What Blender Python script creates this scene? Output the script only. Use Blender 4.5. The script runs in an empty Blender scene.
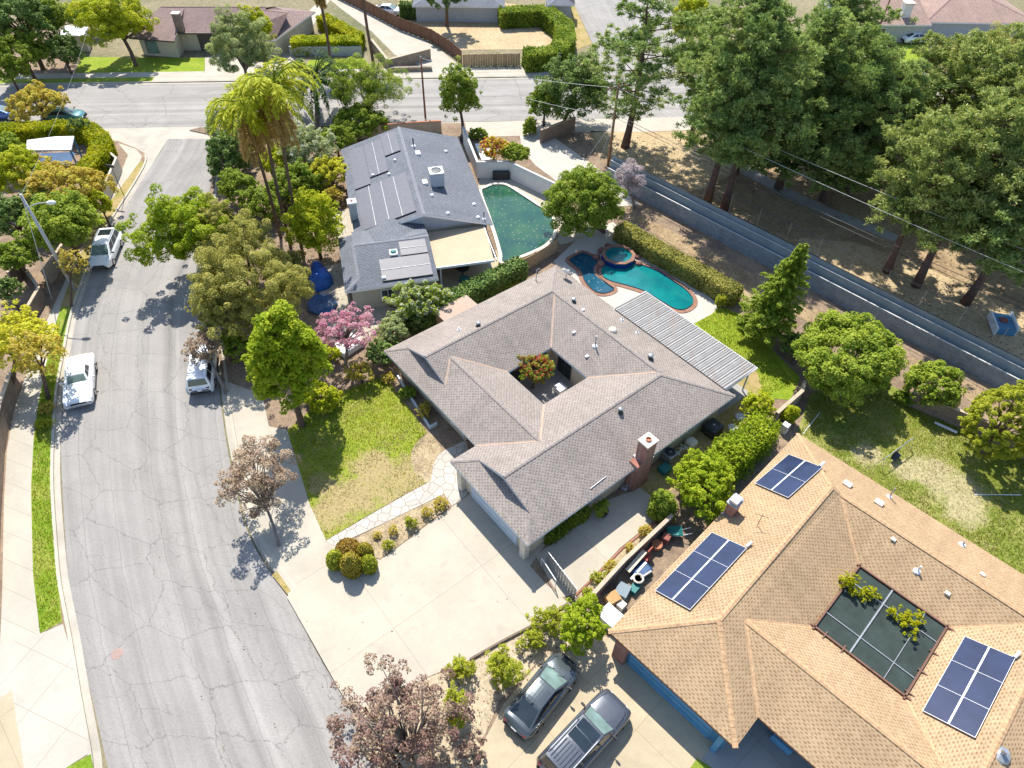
import bpy, bmesh, math, random
import numpy as np
from mathutils import Vector, Matrix
from mathutils.geometry import tessellate_polygon
D = bpy.data
scene = bpy.context.scene
COL = scene.collection
R = math.radians

# ------------------------------------------------------------------ camera
CX, CY, FOC, TH, ROLL, CAMH = 512.0, 384.0, 682.67, R(46.6), R(1.4), 40.0
_c, _s = math.cos(TH), math.sin(TH)
cam_right0, cam_up0, cam_fwd = Vector((1, 0, 0)), Vector((0, _s, _c)), Vector((0, _c, -_s))
cam_right = cam_right0 * math.cos(ROLL) + cam_up0 * math.sin(ROLL)
cam_up = -cam_right0 * math.sin(ROLL) + cam_up0 * math.cos(ROLL)
camd = D.cameras.new('camera')
camd.sensor_width = 36.0
camd.lens = 36.0 * FOC / 1024.0
camd.clip_start, camd.clip_end = 0.5, 4000.0
cam = D.objects.new('camera', camd)
COL.objects.link(cam)
M = Matrix((cam_right, cam_up, -cam_fwd)).transposed().to_4x4()
M.translation = (0, 0, CAMH)
cam.matrix_world = M
scene.camera = cam

def ray(x, y):
    return cam_right * ((x - CX) / FOC) + cam_up * ((CY - y) / FOC) + cam_fwd

def P(x, y, z=0.0):
    """point of the ground plan (height z) that lies on a measured sight line"""
    r = ray(x, y)
    return Vector((0, 0, CAMH)) + r * ((z - CAMH) / r.z)

LZ = 0.12                      # height of the lots above the roadway
def G(x, y):
    return P(x, y, LZ)

def depth_of(p):
    return (Vector(p) - Vector((0, 0, CAMH))).dot(cam_fwd)

def hit(x, y, zf):
    """first point of a sight line that lies on a height field"""
    r = ray(x, y)
    t = (9.0 - CAMH) / r.z
    while True:
        p = Vector((0, 0, CAMH)) + r * t
        if p.z <= zf(p.x, p.y) or p.z < 0:
            return p
        t += 0.03

# ------------------------------------------------------------------ objects
def woff(o):
    v = Vector((0, 0, 0))
    while o is not None:
        v += o.location
        o = o.parent
    return v

def tag(o, label=None, cat=None, group=None, kind=None):
    if label: o['label'] = label
    if cat: o['category'] = cat
    if group: o['group'] = group
    if kind: o['kind'] = kind
    return o

def thing(name, label, cat, loc, group=None):
    o = D.objects.new(name, None)
    o.empty_display_size = 0.3
    COL.objects.link(o)
    o.location = loc
    return tag(o, label, cat, group)

def link_mesh(name, me, parent=None, loc=None):
    o = D.objects.new(name, me)
    COL.objects.link(o)
    if parent is not None: o.parent = parent
    if loc is not None: o.location = loc
    return o

class MB:
    """collects polygons in world coordinates, then links them as one mesh object"""
    def __init__(s):
        s.v, s.f, s.uv, s.mi = [], [], [], []
    def face(s, pts, uv=None, mi=0):
        n = len(s.v)
        s.v += [Vector(p) for p in pts]
        s.f.append(list(range(n, n + len(pts))))
        s.uv.append(uv); s.mi.append(mi)
        return s
    def mesh(s, vs, fs, mi=0):
        n = len(s.v)
        s.v += [Vector(p) for p in vs]
        for f in fs:
            s.f.append([i + n for i in f]); s.uv.append(None); s.mi.append(mi)
        return s
    def box(s, c, size, az=0.0, mi=0, ax=None, bev=0.0):
        """az: compass bearing of the box's long (second) axis; or ax = three axes"""
        c = Vector(c)
        if ax is None:
            y = Vector((math.sin(az), math.cos(az), 0)); x = Vector((math.cos(az), -math.sin(az), 0)); z = Vector((0, 0, 1))
        else:
            x, y, z = ax
        hx, hy, hz = size[0] / 2, size[1] / 2, size[2] / 2
        if bev <= 0:
            vs = [c + x * (hx * i) + y * (hy * j) + z * (hz * k) for k in (-1, 1) for j in (-1, 1) for i in (-1, 1)]
            fs = [(0, 2, 3, 1), (4, 5, 7, 6), (0, 1, 5, 4), (2, 6, 7, 3), (0, 4, 6, 2), (1, 3, 7, 5)]
            return s.mesh(vs, fs, mi)
        bm = bmesh.new()
        bmesh.ops.create_cube(bm, size=2.0)
        for v in bm.verts: v.co = Vector((v.co.x * hx, v.co.y * hy, v.co.z * hz))
        bmesh.ops.bevel(bm, geom=bm.edges[:], offset=bev, segments=2, affect='EDGES', profile=0.5)
        vs = [c + x * v.co.x + y * v.co.y + z * v.co.z for v in bm.verts]
        fs = [[v.index for v in f.verts] for f in bm.faces]
        bm.free()
        return s.mesh(vs, fs, mi)
    def tube(s, path, rad, n=8, cap=True, mi=0):
        path = [Vector(p) for p in path]
        if not hasattr(rad, '__len__'): rad = [rad] * len(path)
        rings = []
        t0 = None
        for i, p in enumerate(path):
            a = path[max(i - 1, 0)]; b = path[min(i + 1, len(path) - 1)]
            d = (b - a)
            d = d.normalized() if d.length > 1e-9 else Vector((0, 0, 1))
            ref = t0 if t0 is not None else (Vector((1, 0, 0)) if abs(d.x) < 0.8 else Vector((0, 1, 0)))
            x = (ref - d * ref.dot(d)).normalized(); y = d.cross(x); t0 = x
            rings.append([p + (x * math.cos(2 * math.pi * k / n) + y * math.sin(2 * math.pi * k / n)) * rad[i] for k in range(n)])
        vs = [q for r_ in rings for q in r_]
        fs = [(i * n + k, i * n + (k + 1) % n, (i + 1) * n + (k + 1) % n, (i + 1) * n + k) for i in range(len(rings) - 1) for k in range(n)]
        if cap:
            fs.append(tuple(reversed(range(n)))); fs.append(tuple((len(rings) - 1) * n + k for k in range(n)))
        return s.mesh(vs, fs, mi)
    def lathe(s, prof, c, n=16, mi=0, axis=None):
        c = Vector(c)
        if axis is None: x, y, z = Vector((1, 0, 0)), Vector((0, 1, 0)), Vector((0, 0, 1))
        else:
            z = Vector(axis).normalized()
            x = (Vector((0, 0, 1)) if abs(z.z) < 0.8 else Vector((1, 0, 0)))
            x = (x - z * x.dot(z)).normalized(); y = z.cross(x)
        vs, fs = [], []
        for r_, h in prof:
            for k in range(n):
                a = 2 * math.pi * k / n
                vs.append(c + (x * math.cos(a) + y * math.sin(a)) * r_ + z * h)
        for i in range(len(prof) - 1):
            for k in range(n):
                fs.append((i * n + k, i * n + (k + 1) % n, (i + 1) * n + (k + 1) % n, (i + 1) * n + k))
        if prof[0][0] > 1e-6: fs.append(tuple(reversed(range(n))))
        if prof[-1][0] > 1e-6: fs.append(tuple((len(prof) - 1) * n + k for k in range(n)))
        return s.mesh(vs, fs, mi)
    def flat(s, pts, z, mi=0):
        """a level sheet with any outline"""
        p3 = [Vector((p[0], p[1], z)) for p in pts]
        tris = tessellate_polygon([p3])
        fs = []
        for t in tris:
            a, b, c_ = (p3[i] for i in t)
            if (b - a).cross(c_ - a).z < 0: t = (t[0], t[2], t[1])
            fs.append(tuple(t))
        return s.mesh(p3, fs, mi)
    def slab(s, pts, z0, z1, mi=0):
        """a level sheet at z1 with side faces down to z0"""
        s.flat(pts, z1, mi)
        n = len(pts)
        area = sum(pts[i][0] * pts[(i + 1) % n][1] - pts[(i + 1) % n][0] * pts[i][1] for i in range(n))
        q = list(pts) if area > 0 else list(reversed(pts))
        for i in range(n):
            a, b = q[i], q[(i + 1) % n]
            s.face([(a[0], a[1], z0), (b[0], b[1], z0), (b[0], b[1], z1), (a[0], a[1], z1)], None, mi)
        return s
    def wall(s, path, w, z0, z1, mi=0, closed=False):
        """upright wall of thickness w along a ground line"""
        pts = [Vector((p[0], p[1], 0)) for p in path]
        n = len(pts)
        L, Rr = [], []
        for i, p in enumerate(pts):
            if closed: a, b = pts[i - 1], pts[(i + 1) % n]
            else: a, b = pts[max(i - 1, 0)], pts[min(i + 1, n - 1)]
            d1 = (p - a); d2 = (b - p)
            d1 = d1.normalized() if d1.length > 1e-6 else d2.normalized()
            d2 = d2.normalized() if d2.length > 1e-6 else d1
            t = (d1 + d2).normalized()
            nn = Vector((-t.y, t.x, 0))
            k = 1.0 / max(0.5, nn.dot(Vector((-d1.y, d1.x, 0))))
            L.append(p + nn * (w / 2 * k)); Rr.append(p - nn * (w / 2 * k))
        rng_ = range(n if closed else n - 1)
        for i in rng_:
            j = (i + 1) % n
            a, b, c_, d = L[i], L[j], Rr[j], Rr[i]
            z = lambda p, h: (p.x, p.y, h)
            s.face([z(a, z1), z(d, z1), z(c_, z1), z(b, z1)], None, mi)
            s.face([z(a, z0), z(a, z1), z(b, z1), z(b, z0)], None, mi)
            s.face([z(c_, z0), z(c_, z1), z(d, z1), z(d, z0)], None, mi)
        if not closed:
            for (a, d) in ((L[0], Rr[0]), (Rr[-1], L[-1])):
                s.face([(d.x, d.y, z0), (d.x, d.y, z1), (a.x, a.y, z1), (a.x, a.y, z0)], None, mi)
        return s
    def build(s, name, mat, parent=None, smooth=False, loc=None, uvs=False):
        off = woff(parent) if parent is not None else Vector(loc or (0, 0, 0))
        me = D.meshes.new(name)
        me.from_pydata([(v - off)[:] for v in s.v], [], s.f)
        mats = mat if isinstance(mat, (list, tuple)) else [mat]
        for m in mats: me.materials.append(m)
        if len(mats) > 1: me.polygons.foreach_set('material_index', s.mi)
        if uvs or any(u is not None for u in s.uv):
            ul = me.uv_layers.new(name='UVMap')
            flat_ = []
            for f, u in zip(s.f, s.uv):
                for k in range(len(f)):
                    flat_ += list(u[k]) if u is not None else [0.0, 0.0]
            ul.data.foreach_set('uv', flat_)
        if smooth: me.polygons.foreach_set('use_smooth', [True] * len(s.f))
        me.update()
        return link_mesh(name, me, parent, None if parent is not None else off)

def smooth_line(pts, n=6, closed=False):
    """Catmull-Rom through the points"""
    pts = [Vector(p) for p in pts]
    out = []
    N = len(pts)
    for i in range(N if closed else N - 1):
        if closed: p0, p1, p2, p3 = pts[i - 1], pts[i], pts[(i + 1) % N], pts[(i + 2) % N]
        else: p0, p1, p2, p3 = pts[max(i - 1, 0)], pts[i], pts[i + 1], pts[min(i + 2, N - 1)]
        for k in range(n):
            t = k / n
            out.append(0.5 * ((2 * p1) + (p2 - p0) * t + (2 * p0 - 5 * p1 + 4 * p2 - p3) * t * t + (3 * p1 - p0 - 3 * p2 + p3) * t ** 3))
    if not closed: out.append(pts[-1])
    return out

def offset_line(pts, d):
    pts = [Vector((p[0], p[1], 0)) for p in pts]
    out = []
    for i, p in enumerate(pts):
        a, b = pts[max(i - 1, 0)], pts[min(i + 1, len(pts) - 1)]
        t = (b - a).normalized()
        out.append(p + Vector((t.y, -t.x, 0)) * d)      # positive = to the right of travel
    return out

class Frame:
    """plan frame of a house: u along bearing az, v to the right of it"""
    def __init__(s, O, az):
        s.O = Vector((O[0], O[1], 0)); s.az = az
        s.u = Vector((math.sin(az), math.cos(az), 0)); s.v = Vector((math.cos(az), -math.sin(az), 0))
    def __call__(s, u, v, z=0.0):
        return s.O + s.u * u + s.v * v + Vector((0, 0, z))
    def inv(s, p):
        d = Vector((p[0], p[1], 0)) - s.O
        return d.dot(s.u), d.dot(s.v)
# ------------------------------------------------------------------ materials
MATS = {}
class NT:
    def __init__(s, name):
        s.m = D.materials.new(name); s.m.use_nodes = True
        s.t = s.m.node_tree; s.t.nodes.clear()
        s.out = s.n('ShaderNodeOutputMaterial')
    def n(s, typ, **kw):
        nd = s.t.nodes.new(typ)
        for k, v in kw.items():
            if k == 'inp':
                for i, val in v.items():
                    if isinstance(val, bpy.types.NodeSocket): s.t.links.new(val, nd.inputs[i])
                    else: nd.inputs[i].default_value = val
            else: setattr(nd, k, v)
        return nd
    def link(s, a, b): s.t.links.new(a, b)
    def obj(s): return s.n('ShaderNodeTexCoord').outputs['Object']
    def uv(s): return s.n('ShaderNodeTexCoord').outputs['UV']
    def noise(s, vec, scale, detail=4, rough=0.55, dist=0.0):
        return s.n('ShaderNodeTexNoise', inp={'Vector': vec, 'Scale': scale, 'Detail': detail, 'Roughness': rough, 'Distortion': dist}).outputs['Fac']
    def ramp(s, fac, stops):
        r = s.n('ShaderNodeValToRGB', inp={'Fac': fac})
        e = r.color_ramp.elements
        while len(e) < len(stops): e.new(0.5)
        for i, (p, c) in enumerate(stops):
            e[i].position = p; e[i].color = (c[0], c[1], c[2], 1) if hasattr(c, '__len__') else (c, c, c, 1)
        return r.outputs['Color']
    def mix(s, fac, a, b, mode='MIX'):
        nd = s.n('ShaderNodeMix', data_type='RGBA', blend_type=mode)
        for sock, val in ((nd.inputs[0], fac), (nd.inputs[6], a), (nd.inputs[7], b)):
            if isinstance(val, bpy.types.NodeSocket): s.link(val, sock)
            else: sock.default_value = val if not hasattr(val, '__len__') else (val[0], val[1], val[2], 1)
        return nd.outputs[2]
    def math(s, op, a, b=0.0, clamp=False):
        nd = s.n('ShaderNodeMath', operation=op, use_clamp=clamp)
        for i, val in enumerate((a, b)):
            if isinstance(val, bpy.types.NodeSocket): s.link(val, nd.inputs[i])
            else: nd.inputs[i].default_value = val
        return nd.outputs[0]
    def bump(s, h, strength=0.3, dist=0.05):
        return s.n('ShaderNodeBump', inp={'Height': h, 'Strength': strength, 'Distance': dist}).outputs['Normal']
    def bsdf(s, col, rough=0.8, metal=0.0, normal=None, spec=0.4, coat=0.0):
        b = s.n('ShaderNodeBsdfPrincipled')
        if isinstance(col, bpy.types.NodeSocket): s.link(col, b.inputs['Base Color'])
        else: b.inputs['Base Color'].default_value = (col[0], col[1], col[2], 1)
        if isinstance(rough, bpy.types.NodeSocket): s.link(rough, b.inputs['Roughness'])
        else: b.inputs['Roughness'].default_value = rough
        b.inputs['Metallic'].default_value = metal
        b.inputs['Specular IOR Level'].default_value = spec
        b.inputs['Coat Weight'].default_value = coat
        if normal is not None: s.link(normal, b.inputs['Normal'])
        return b
    def done(s, b, key=None):
        s.link(b.outputs[0], s.out.inputs['Surface'])
        MATS[s.m.name] = s.m
        return s.m

def plain(name, col, rough=0.6, metal=0.0, var=0.12, scale=3.0, coat=0.0, spec=0.4):
    """one colour with soft wear"""
    t = NT(name); v = t.obj()
    n1 = t.noise(v, scale, 5, 0.65)
    a = [max(0, c * (1 - var)) for c in col]; b = [min(1, c * (1 + var)) for c in col]
    c = t.ramp(n1, [(0.3, a), (0.7, b)])
    return t.done(t.bsdf(c, rough, metal, None, spec, coat))

def ground_mat(name, cols, scale=0.35, fine=6.0, bump=0.4, rough=0.95, blobs=(), blobcol=(0.3, 0.24, 0.14), fa=0.35):
    """mottled ground: broad patches, fine grain, optional worn spots (x, y, radius)"""
    t = NT(name); v = t.obj()
    big = t.noise(v, scale, 5, 0.6, 0.6)
    c = t.ramp(big, [(0.28, cols[0]), (0.5, cols[1]), (0.72, cols[2])])
    fn = t.noise(v, fine, 5, 0.7)
    if blobs:
        sep = t.n('ShaderNodeSeparateXYZ', inp={0: v})
        wob = t.noise(v, 0.9, 5, 0.7)
        for bx, by, br in blobs:
            dx = t.math('SUBTRACT', sep.outputs[0], bx); dy = t.math('SUBTRACT', sep.outputs[1], by)
            d = t.math('SQRT', t.math('ADD', t.math('MULTIPLY', dx, dx), t.math('MULTIPLY', dy, dy)))
            d = t.math('ADD', t.math('DIVIDE', d, br), t.math('MULTIPLY', t.math('SUBTRACT', wob, 0.5), 1.5))
            f = t.ramp(d, [(0.55, 0.9), (1.15, 0.0)])
            c = t.mix(f, c, blobcol)
    md = t.noise(v, 1.9, 8, 0.75, 0.4)
    c = t.mix(t.ramp(md, [(0.5, 0.0), (0.66, 0.55)]), c, cols[2])
    c = t.mix(t.ramp(md, [(0.34, 0.5), (0.48, 0.0)]), c, [x * 0.75 for x in cols[0]])
    g = t.ramp(fn, [(0.25, 1 - fa), (0.75, 1 + fa)])
    c = t.mix(1.0, c, g, 'MULTIPLY')
    return t.done(t.bsdf(c, rough, 0, t.bump(fn, bump, 0.06), 0.2))

def concrete_mat(name, col, joint=None, stain=0.18, az=0.0, off=(0, 0)):
    t = NT(name); v = t.obj()
    n1 = t.noise(v, 0.35, 6, 0.65, 0.4); n2 = t.noise(v, 9, 4, 0.7)
    c = t.ramp(n1, [(0.3, [x * (1 - stain) for x in col]), (0.6, col), (0.8, [min(1, x * (1 + stain * 0.4)) for x in col])])
    c = t.mix(1.0, c, t.ramp(n2, [(0.2, 0.9), (0.8, 1.06)]), 'MULTIPLY')
    sp = t.noise(v, 0.9, 3, 0.5)
    c = t.mix(t.ramp(sp, [(0.62, 0.0), (0.74, 0.28)]), c, [x * 0.6 for x in col])
    if joint:
        mp = t.n('ShaderNodeMapping', inp={'Vector': v, 'Location': (off[0], off[1], 0), 'Rotation': (0, 0, az)})
        br = t.n('ShaderNodeTexBrick', offset=0.0, inp={'Vector': mp.outputs[0], 'Color1': (1, 1, 1, 1), 'Color2': (0.95, 0.95, 0.95, 1), 'Mortar': (0.72, 0.69, 0.64, 1),
                 'Scale': 1.0, 'Mortar Size': 0.018, 'Mortar Smooth': 0.3, 'Brick Width': joint[0], 'Row Height': joint[1]})
        c = t.mix(1.0, c, br.outputs['Color'], 'MULTIPLY')
    return t.done(t.bsdf(c, 0.9, 0, t.bump(n2, 0.12, 0.02), 0.25))

def asphalt_mat(name, col, cell=0.28, lanes=True):
    """old asphalt; UV.x = metres across, UV.y = metres along"""
    t = NT(name); uv = t.uv()
    n1 = t.noise(uv, 0.25, 5, 0.6, 0.3); n2 = t.noise(uv, 7, 5, 0.75)
    c = t.ramp(n1, [(0.3, [x * 0.9 for x in col]), (0.7, [x * 1.1 for x in col])])
    c = t.mix(1.0, c, t.ramp(n2, [(0.25, 0.82), (0.75, 1.16)]), 'MULTIPLY')
    sep = t.n('ShaderNodeSeparateXYZ', inp={0: uv})
    if lanes:
        wob = t.noise(uv, 0.12, 2, 0.5)
        x = t.math('ADD', sep.outputs[0], t.math('MULTIPLY', wob, 0.8))
        st = t.n('ShaderNodeCombineXYZ', inp={0: x, 1: t.math('MULTIPLY', sep.outputs[1], 0.02)})
        s1 = t.noise(st.outputs[0], 0.9, 3, 0.6)
        c = t.mix(1.0, c, t.ramp(s1, [(0.3, 0.82), (0.5, 1.0), (0.68, 1.15)]), 'MULTIPLY')
    if lanes:
        for u0, wd_, val in ((8.3, .45, 0.86), (9.05, .35, 1.03), (5.6, .4, 0.93), (3.2, .4, 0.94)):
            dd = t.math('DIVIDE', t.math('ABSOLUTE', t.math('SUBTRACT', x, u0 + .4)), wd_)
            c = t.mix(1.0, c, t.ramp(dd, [(0.2, val), (1.0, 1.0)]), 'MULTIPLY')
    # crack network: cells stretched along and across the lanes
    warp = t.n('ShaderNodeTexNoise', inp={'Vector': uv, 'Scale': 0.55, 'Detail': 7, 'Roughness': 0.65})
    wv = t.n('ShaderNodeVectorMath', operation='MULTIPLY_ADD', inp={0: warp.outputs['Color'], 1: (1.7, 1.7, 0), 2: uv})
    for sc, w0, w1, dark, pres in ((cell, 0.0035, 0.009, 0.5, None), (cell * 2.1, 0.004, 0.014, 0.42, 0.44), (cell * 3.7, 0.006, 0.02, 0.17, 0.48)):
        vo = t.n('ShaderNodeTexVoronoi', feature='DISTANCE_TO_EDGE', voronoi_dimensions='2D', inp={'Vector': wv.outputs[0], 'Scale': sc, 'Randomness': 0.8})
        f = t.ramp(vo.outputs['Distance'], [(w0, dark), (w1, 0.0)])
        if pres:
            f = t.mix(1.0, f, t.ramp(t.noise(uv, 0.16, 3, 0.6), [(pres, 0), (pres + 0.12, 1)]), 'MULTIPLY')
        c = t.mix(f, c, [x * 0.3 for x in col])
    # straight seams along the lanes
    xs = t.math('ADD', sep.outputs[0], t.math('MULTIPLY', t.noise(uv, 0.5, 3, 0.6), 0.35))
    m = t.math('ABSOLUTE', t.math('SUBTRACT', t.math('PINGPONG', xs, 2.6), 1.5))
    c = t.mix(t.ramp(m, [(0.012, 0.38), (0.04, 0.0)]), c, [x * 0.42 for x in col])
    # oil spots and patches
    sp = t.noise(uv, 1.6, 2, 0.4)
    c = t.mix(t.ramp(sp, [(0.74, 0), (0.8, 0.35)]), c, [x * 0.45 for x in col])
    return t.done(t.bsdf(c, 0.92, 0, t.bump(n2, 0.25, 0.02), 0.25))

def shingle_mat(name, c1, c2, dark, w=0.30, h=0.17, worn=0.12, amount=0.8):
    """laminated roof shingles; UV.x along the eave, UV.y up the slope, in metres"""
    t = NT(name); uv = t.uv()
    wb = t.n('ShaderNodeTexNoise', inp={'Vector': uv, 'Scale': 2.5, 'Detail': 2})
    wv = t.n('ShaderNodeVectorMath', operation='MULTIPLY_ADD', inp={0: wb.outputs['Color'], 1: (0.10, 0.025, 0), 2: uv})
    sep = t.n('ShaderNodeSeparateXYZ', inp={0: wv.outputs[0]})
    yr = t.math('DIVIDE', sep.outputs[1], h)
    row = t.math('FLOOR', yr); fr = t.math('FRACT', yr)
    # dark tabs: half of every pitch, staggered from row to row
    ph = t.math('ADD', t.math('DIVIDE', sep.outputs[0], w * 2), t.math('MULTIPLY', row, 0.5))
    jit = t.n('ShaderNodeTexWhiteNoise', noise_dimensions='2D', inp={'Vector': t.n('ShaderNodeCombineXYZ', inp={0: t.math('FLOOR', ph), 1: row}).outputs[0]})
    px_ = t.math('ADD', t.math('FRACT', ph), t.math('MULTIPLY', t.math('SUBTRACT', jit.outputs['Value'], 0.5), 0.22))
    tabx = t.ramp(px_, [(0.22, 0.0), (0.27, 1.0), (0.70, 1.0), (0.76, 0.0)])
    taby = t.ramp(fr, [(0.0, 1.0), (0.50, 0.95), (0.62, 0.12), (1.0, 0.1)])
    f = t.mix(1.0, tabx, taby, 'MULTIPLY')
    base = t.ramp(jit.outputs['Value'], [(0.0, c2), (1.0, c1)])
    j2 = t.n('ShaderNodeTexWhiteNoise', noise_dimensions='2D', inp={'Vector': t.n('ShaderNodeCombineXYZ', inp={0: row, 1: t.math('FLOOR', ph)}).outputs[0]})
    f = t.math('MULTIPLY', f, t.ramp(j2.outputs['Value'], [(0.0, amount * 0.45), (0.6, amount)]))
    c = t.mix(f, base, dark)
    line = t.ramp(fr, [(0.0, 0.72), (0.1, 0.98), (1.0, 1.02)])  # row-shadow line: shade under each course painted into the colour
    c = t.mix(1.0, c, line, 'MULTIPLY')
    big = t.noise(uv, 0.3, 5, 0.65)
    c = t.mix(1.0, c, t.ramp(big, [(0.3, 1 - worn), (0.7, 1 + worn)]), 'MULTIPLY')
    gr = t.noise(uv, 30, 3, 0.8)
    c = t.mix(1.0, c, t.ramp(gr, [(0.2, 0.85), (0.8, 1.15)]), 'MULTIPLY')
    st = t.n('ShaderNodeMapping', inp={'Vector': uv, 'Scale': (1.2, 0.1, 1)})
    sk = t.noise(st.outputs[0], 1.0, 4, 0.6)
    c = t.mix(1.0, c, t.ramp(sk, [(0.35, 0.92), (0.6, 1.03)]), 'MULTIPLY')
    return t.done(t.bsdf(c, 0.92, 0, t.bump(fr, 0.5, 0.02), 0.2))

def brick_mat(name, c1, c2, mortar, w=0.22, h=0.075, ms=0.009, uv=False):
    t = NT(name); v = t.uv() if uv else t.obj()
    if not uv:
        sep = t.n('ShaderNodeSeparateXYZ', inp={0: v})
        v = t.n('ShaderNodeCombineXYZ', inp={0: t.math('ADD', sep.outputs[0], sep.outputs[1]), 1: sep.outputs[2]}).outputs[0]
    br = t.n('ShaderNodeTexBrick', inp={'Vector': v, 'Color1': (*c1, 1), 'Color2': (*c2, 1), 'Mortar': (*mortar, 1), 'Scale': 1.0, 'Mortar Size': ms, 'Brick Width': w, 'Row Height': h})
    n = t.noise(t.obj(), 2.0, 5, 0.7)
    c = t.mix(1.0, br.outputs['Color'], t.ramp(n, [(0.3, 0.75), (0.7, 1.2)]), 'MULTIPLY')
    return t.done(t.bsdf(c, 0.9, 0, t.bump(br.outputs['Fac'], -0.4, 0.01), 0.25))

def leaf_mat(name, c1, c2, c3, trans=0.42, rough=0.55):
    """leaves: per-leaf 'tint' runs from c1 to c3"""
    t = NT(name)
    a = t.n('ShaderNodeAttribute', attribute_name='tint').outputs['Fac']
    c = t.ramp(a, [(0.05, c1), (0.5, c2), (0.95, c3)])
    b = t.bsdf(c, rough, 0, None, 0.12)
    tr = t.n('ShaderNodeBsdfTranslucent')
    t.link(t.mix(0.4, c, t.mix(1.0, c, (1.3, 1.2, 0.3), 'MULTIPLY')), tr.inputs['Color'])
    mx = t.n('ShaderNodeMixShader', inp={0: trans, 1: b.outputs[0], 2: tr.outputs[0]})
    t.link(mx.outputs[0], t.out.inputs['Surface'])
    MATS[name] = t.m
    return t.m

def water_mat(name, col, deep, rough=0.06, leaves=True, leafcol=(0.5, 0.45, 0.2)):
    """pool water read as a tinted glossy sheet with ripples and floating leaves"""
    t = NT(name); v = t.obj()
    n = t.noise(v, 0.35, 4, 0.6, 0.5)
    c = t.ramp(n, [(0.3, deep), (0.7, col)])
    rp = t.noise(v, 5.0, 3, 0.6, 1.2)
    if leaves:
        vo = t.n('ShaderNodeTexVoronoi', voronoi_dimensions='2D', inp={'Vector': v, 'Scale': 1.5, 'Randomness': 1.0})
        den = t.noise(v, 0.25, 3, 0.6)
        f = t.mix(1.0, t.ramp(vo.outputs['Distance'], [(0.05, 0.8), (0.085, 0.0)]), t.ramp(den, [(0.42, 0), (0.5, 1)]), 'MULTIPLY')
        c = t.mix(f, c, leafcol)
    return t.done(t.bsdf(c, rough, 0, t.bump(rp, 0.08, 0.05), 0.5))

def glass_mat(name, col, rough=0.05):
    t = NT(name)
    n = t.noise(t.obj(), 1.3, 3, 0.5)
    c = t.ramp(n, [(0.3, [x * 0.7 for x in col]), (0.7, [x * 1.3 for x in col])])
    return t.done(t.bsdf(c, rough, 0, None, 0.7))

def stripe_mat(name, c1, c2, pitch, az, rough=0.4, metal=0.0, stain=None, depth=0.03):
    """corrugated sheet: ribs every pitch metres, running along bearing az"""
    t = NT(name); v = t.obj()
    sep = t.n('ShaderNodeSeparateXYZ', inp={0: v})
    d = t.math('ADD', t.math('MULTIPLY', sep.outputs[0], math.cos(az)), t.math('MULTIPLY', sep.outputs[1], -math.sin(az)))
    f = t.math('FRACT', t.math('DIVIDE', d, pitch))
    h = t.ramp(f, [(0.0, 0.0), (0.12, 1.0), (0.5, 1.0), (0.62, 0.0)])
    c = t.mix(h, c1, c2)
    if stain:
        mp = t.n('ShaderNodeMapping', inp={'Vector': v, 'Rotation': (0, 0, az), 'Scale': (1.2, 0.3, 1)})
        n = t.noise(mp.outputs[0], 0.8, 5, 0.7)
        c = t.mix(t.ramp(n, [(0.52, 0), (0.68, 0.75)]), c, stain)
    n2 = t.noise(v, 2, 5, 0.7)
    c = t.mix(1.0, c, t.ramp(n2, [(0.3, 0.85), (0.7, 1.1)]), 'MULTIPLY')
    return t.done(t.bsdf(c, rough, metal, t.bump(h, 0.8, depth), 0.4))

asphalt_mat('asphalt', (0.268, 0.251, 0.233))
asphalt_mat('asphalt_cross', (0.28, 0.262, 0.243), 0.17)
concrete_mat('concrete', (0.44, 0.40, 0.33), (30, 1.5), 0.14, R(20))
concrete_mat('walk', (0.43, 0.385, 0.31), None, 0.16)
concrete_mat('driveway', (0.445, 0.395, 0.315), (6.6, 6.2), 0.13, R(50 - 90), (0.6, 1.0))
concrete_mat('apron', (0.44, 0.40, 0.34), (2.6, 2.6), 0.12, R(20))
concrete_mat('tan_concrete', (0.46, 0.38, 0.26), (3.5, 3.5), 0.22, R(44.7 - 90), (0.4, 0.2))
concrete_mat('gutter', (0.43, 0.39, 0.325), None, 0.25)
concrete_mat('kerb', (0.46, 0.42, 0.34), None, 0.2)
concrete_mat('pool_deck', (0.47, 0.43, 0.375), None, 0.1)
concrete_mat('shaded_slab', (0.34, 0.33, 0.31), (3, 3), 0.15, R(-40))  # concrete copy with shade put into its colour, for covered floors and the grove
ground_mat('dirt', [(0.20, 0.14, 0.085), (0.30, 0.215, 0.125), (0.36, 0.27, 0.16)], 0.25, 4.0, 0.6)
ground_mat('bank_soil', [(0.30, 0.24, 0.165), (0.40, 0.325, 0.225), (0.47, 0.39, 0.27)], 0.4, 6.0, 0.6)
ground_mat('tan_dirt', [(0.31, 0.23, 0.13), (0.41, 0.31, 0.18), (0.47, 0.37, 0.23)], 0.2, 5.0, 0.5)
ground_mat('bare_soil', [(0.16, 0.115, 0.085), (0.23, 0.165, 0.115), (0.30, 0.22, 0.14)], 0.5, 6.0, 0.6)
ground_mat('bark_mulch', [(0.24, 0.18, 0.11), (0.36, 0.28, 0.17), (0.42, 0.34, 0.22)], 0.8, 10.0, 0.8, fa=0.45)
ground_mat('far_ground', [(0.10, 0.12, 0.05), (0.20, 0.17, 0.10), (0.26, 0.22, 0.14)], 0.06, 2.0, 0.5)
ground_mat('lawn_bright', [(0.14, 0.22, 0.012), (0.20, 0.27, 0.018), (0.28, 0.31, 0.04)], 0.5, 8.0, 0.9)
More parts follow.
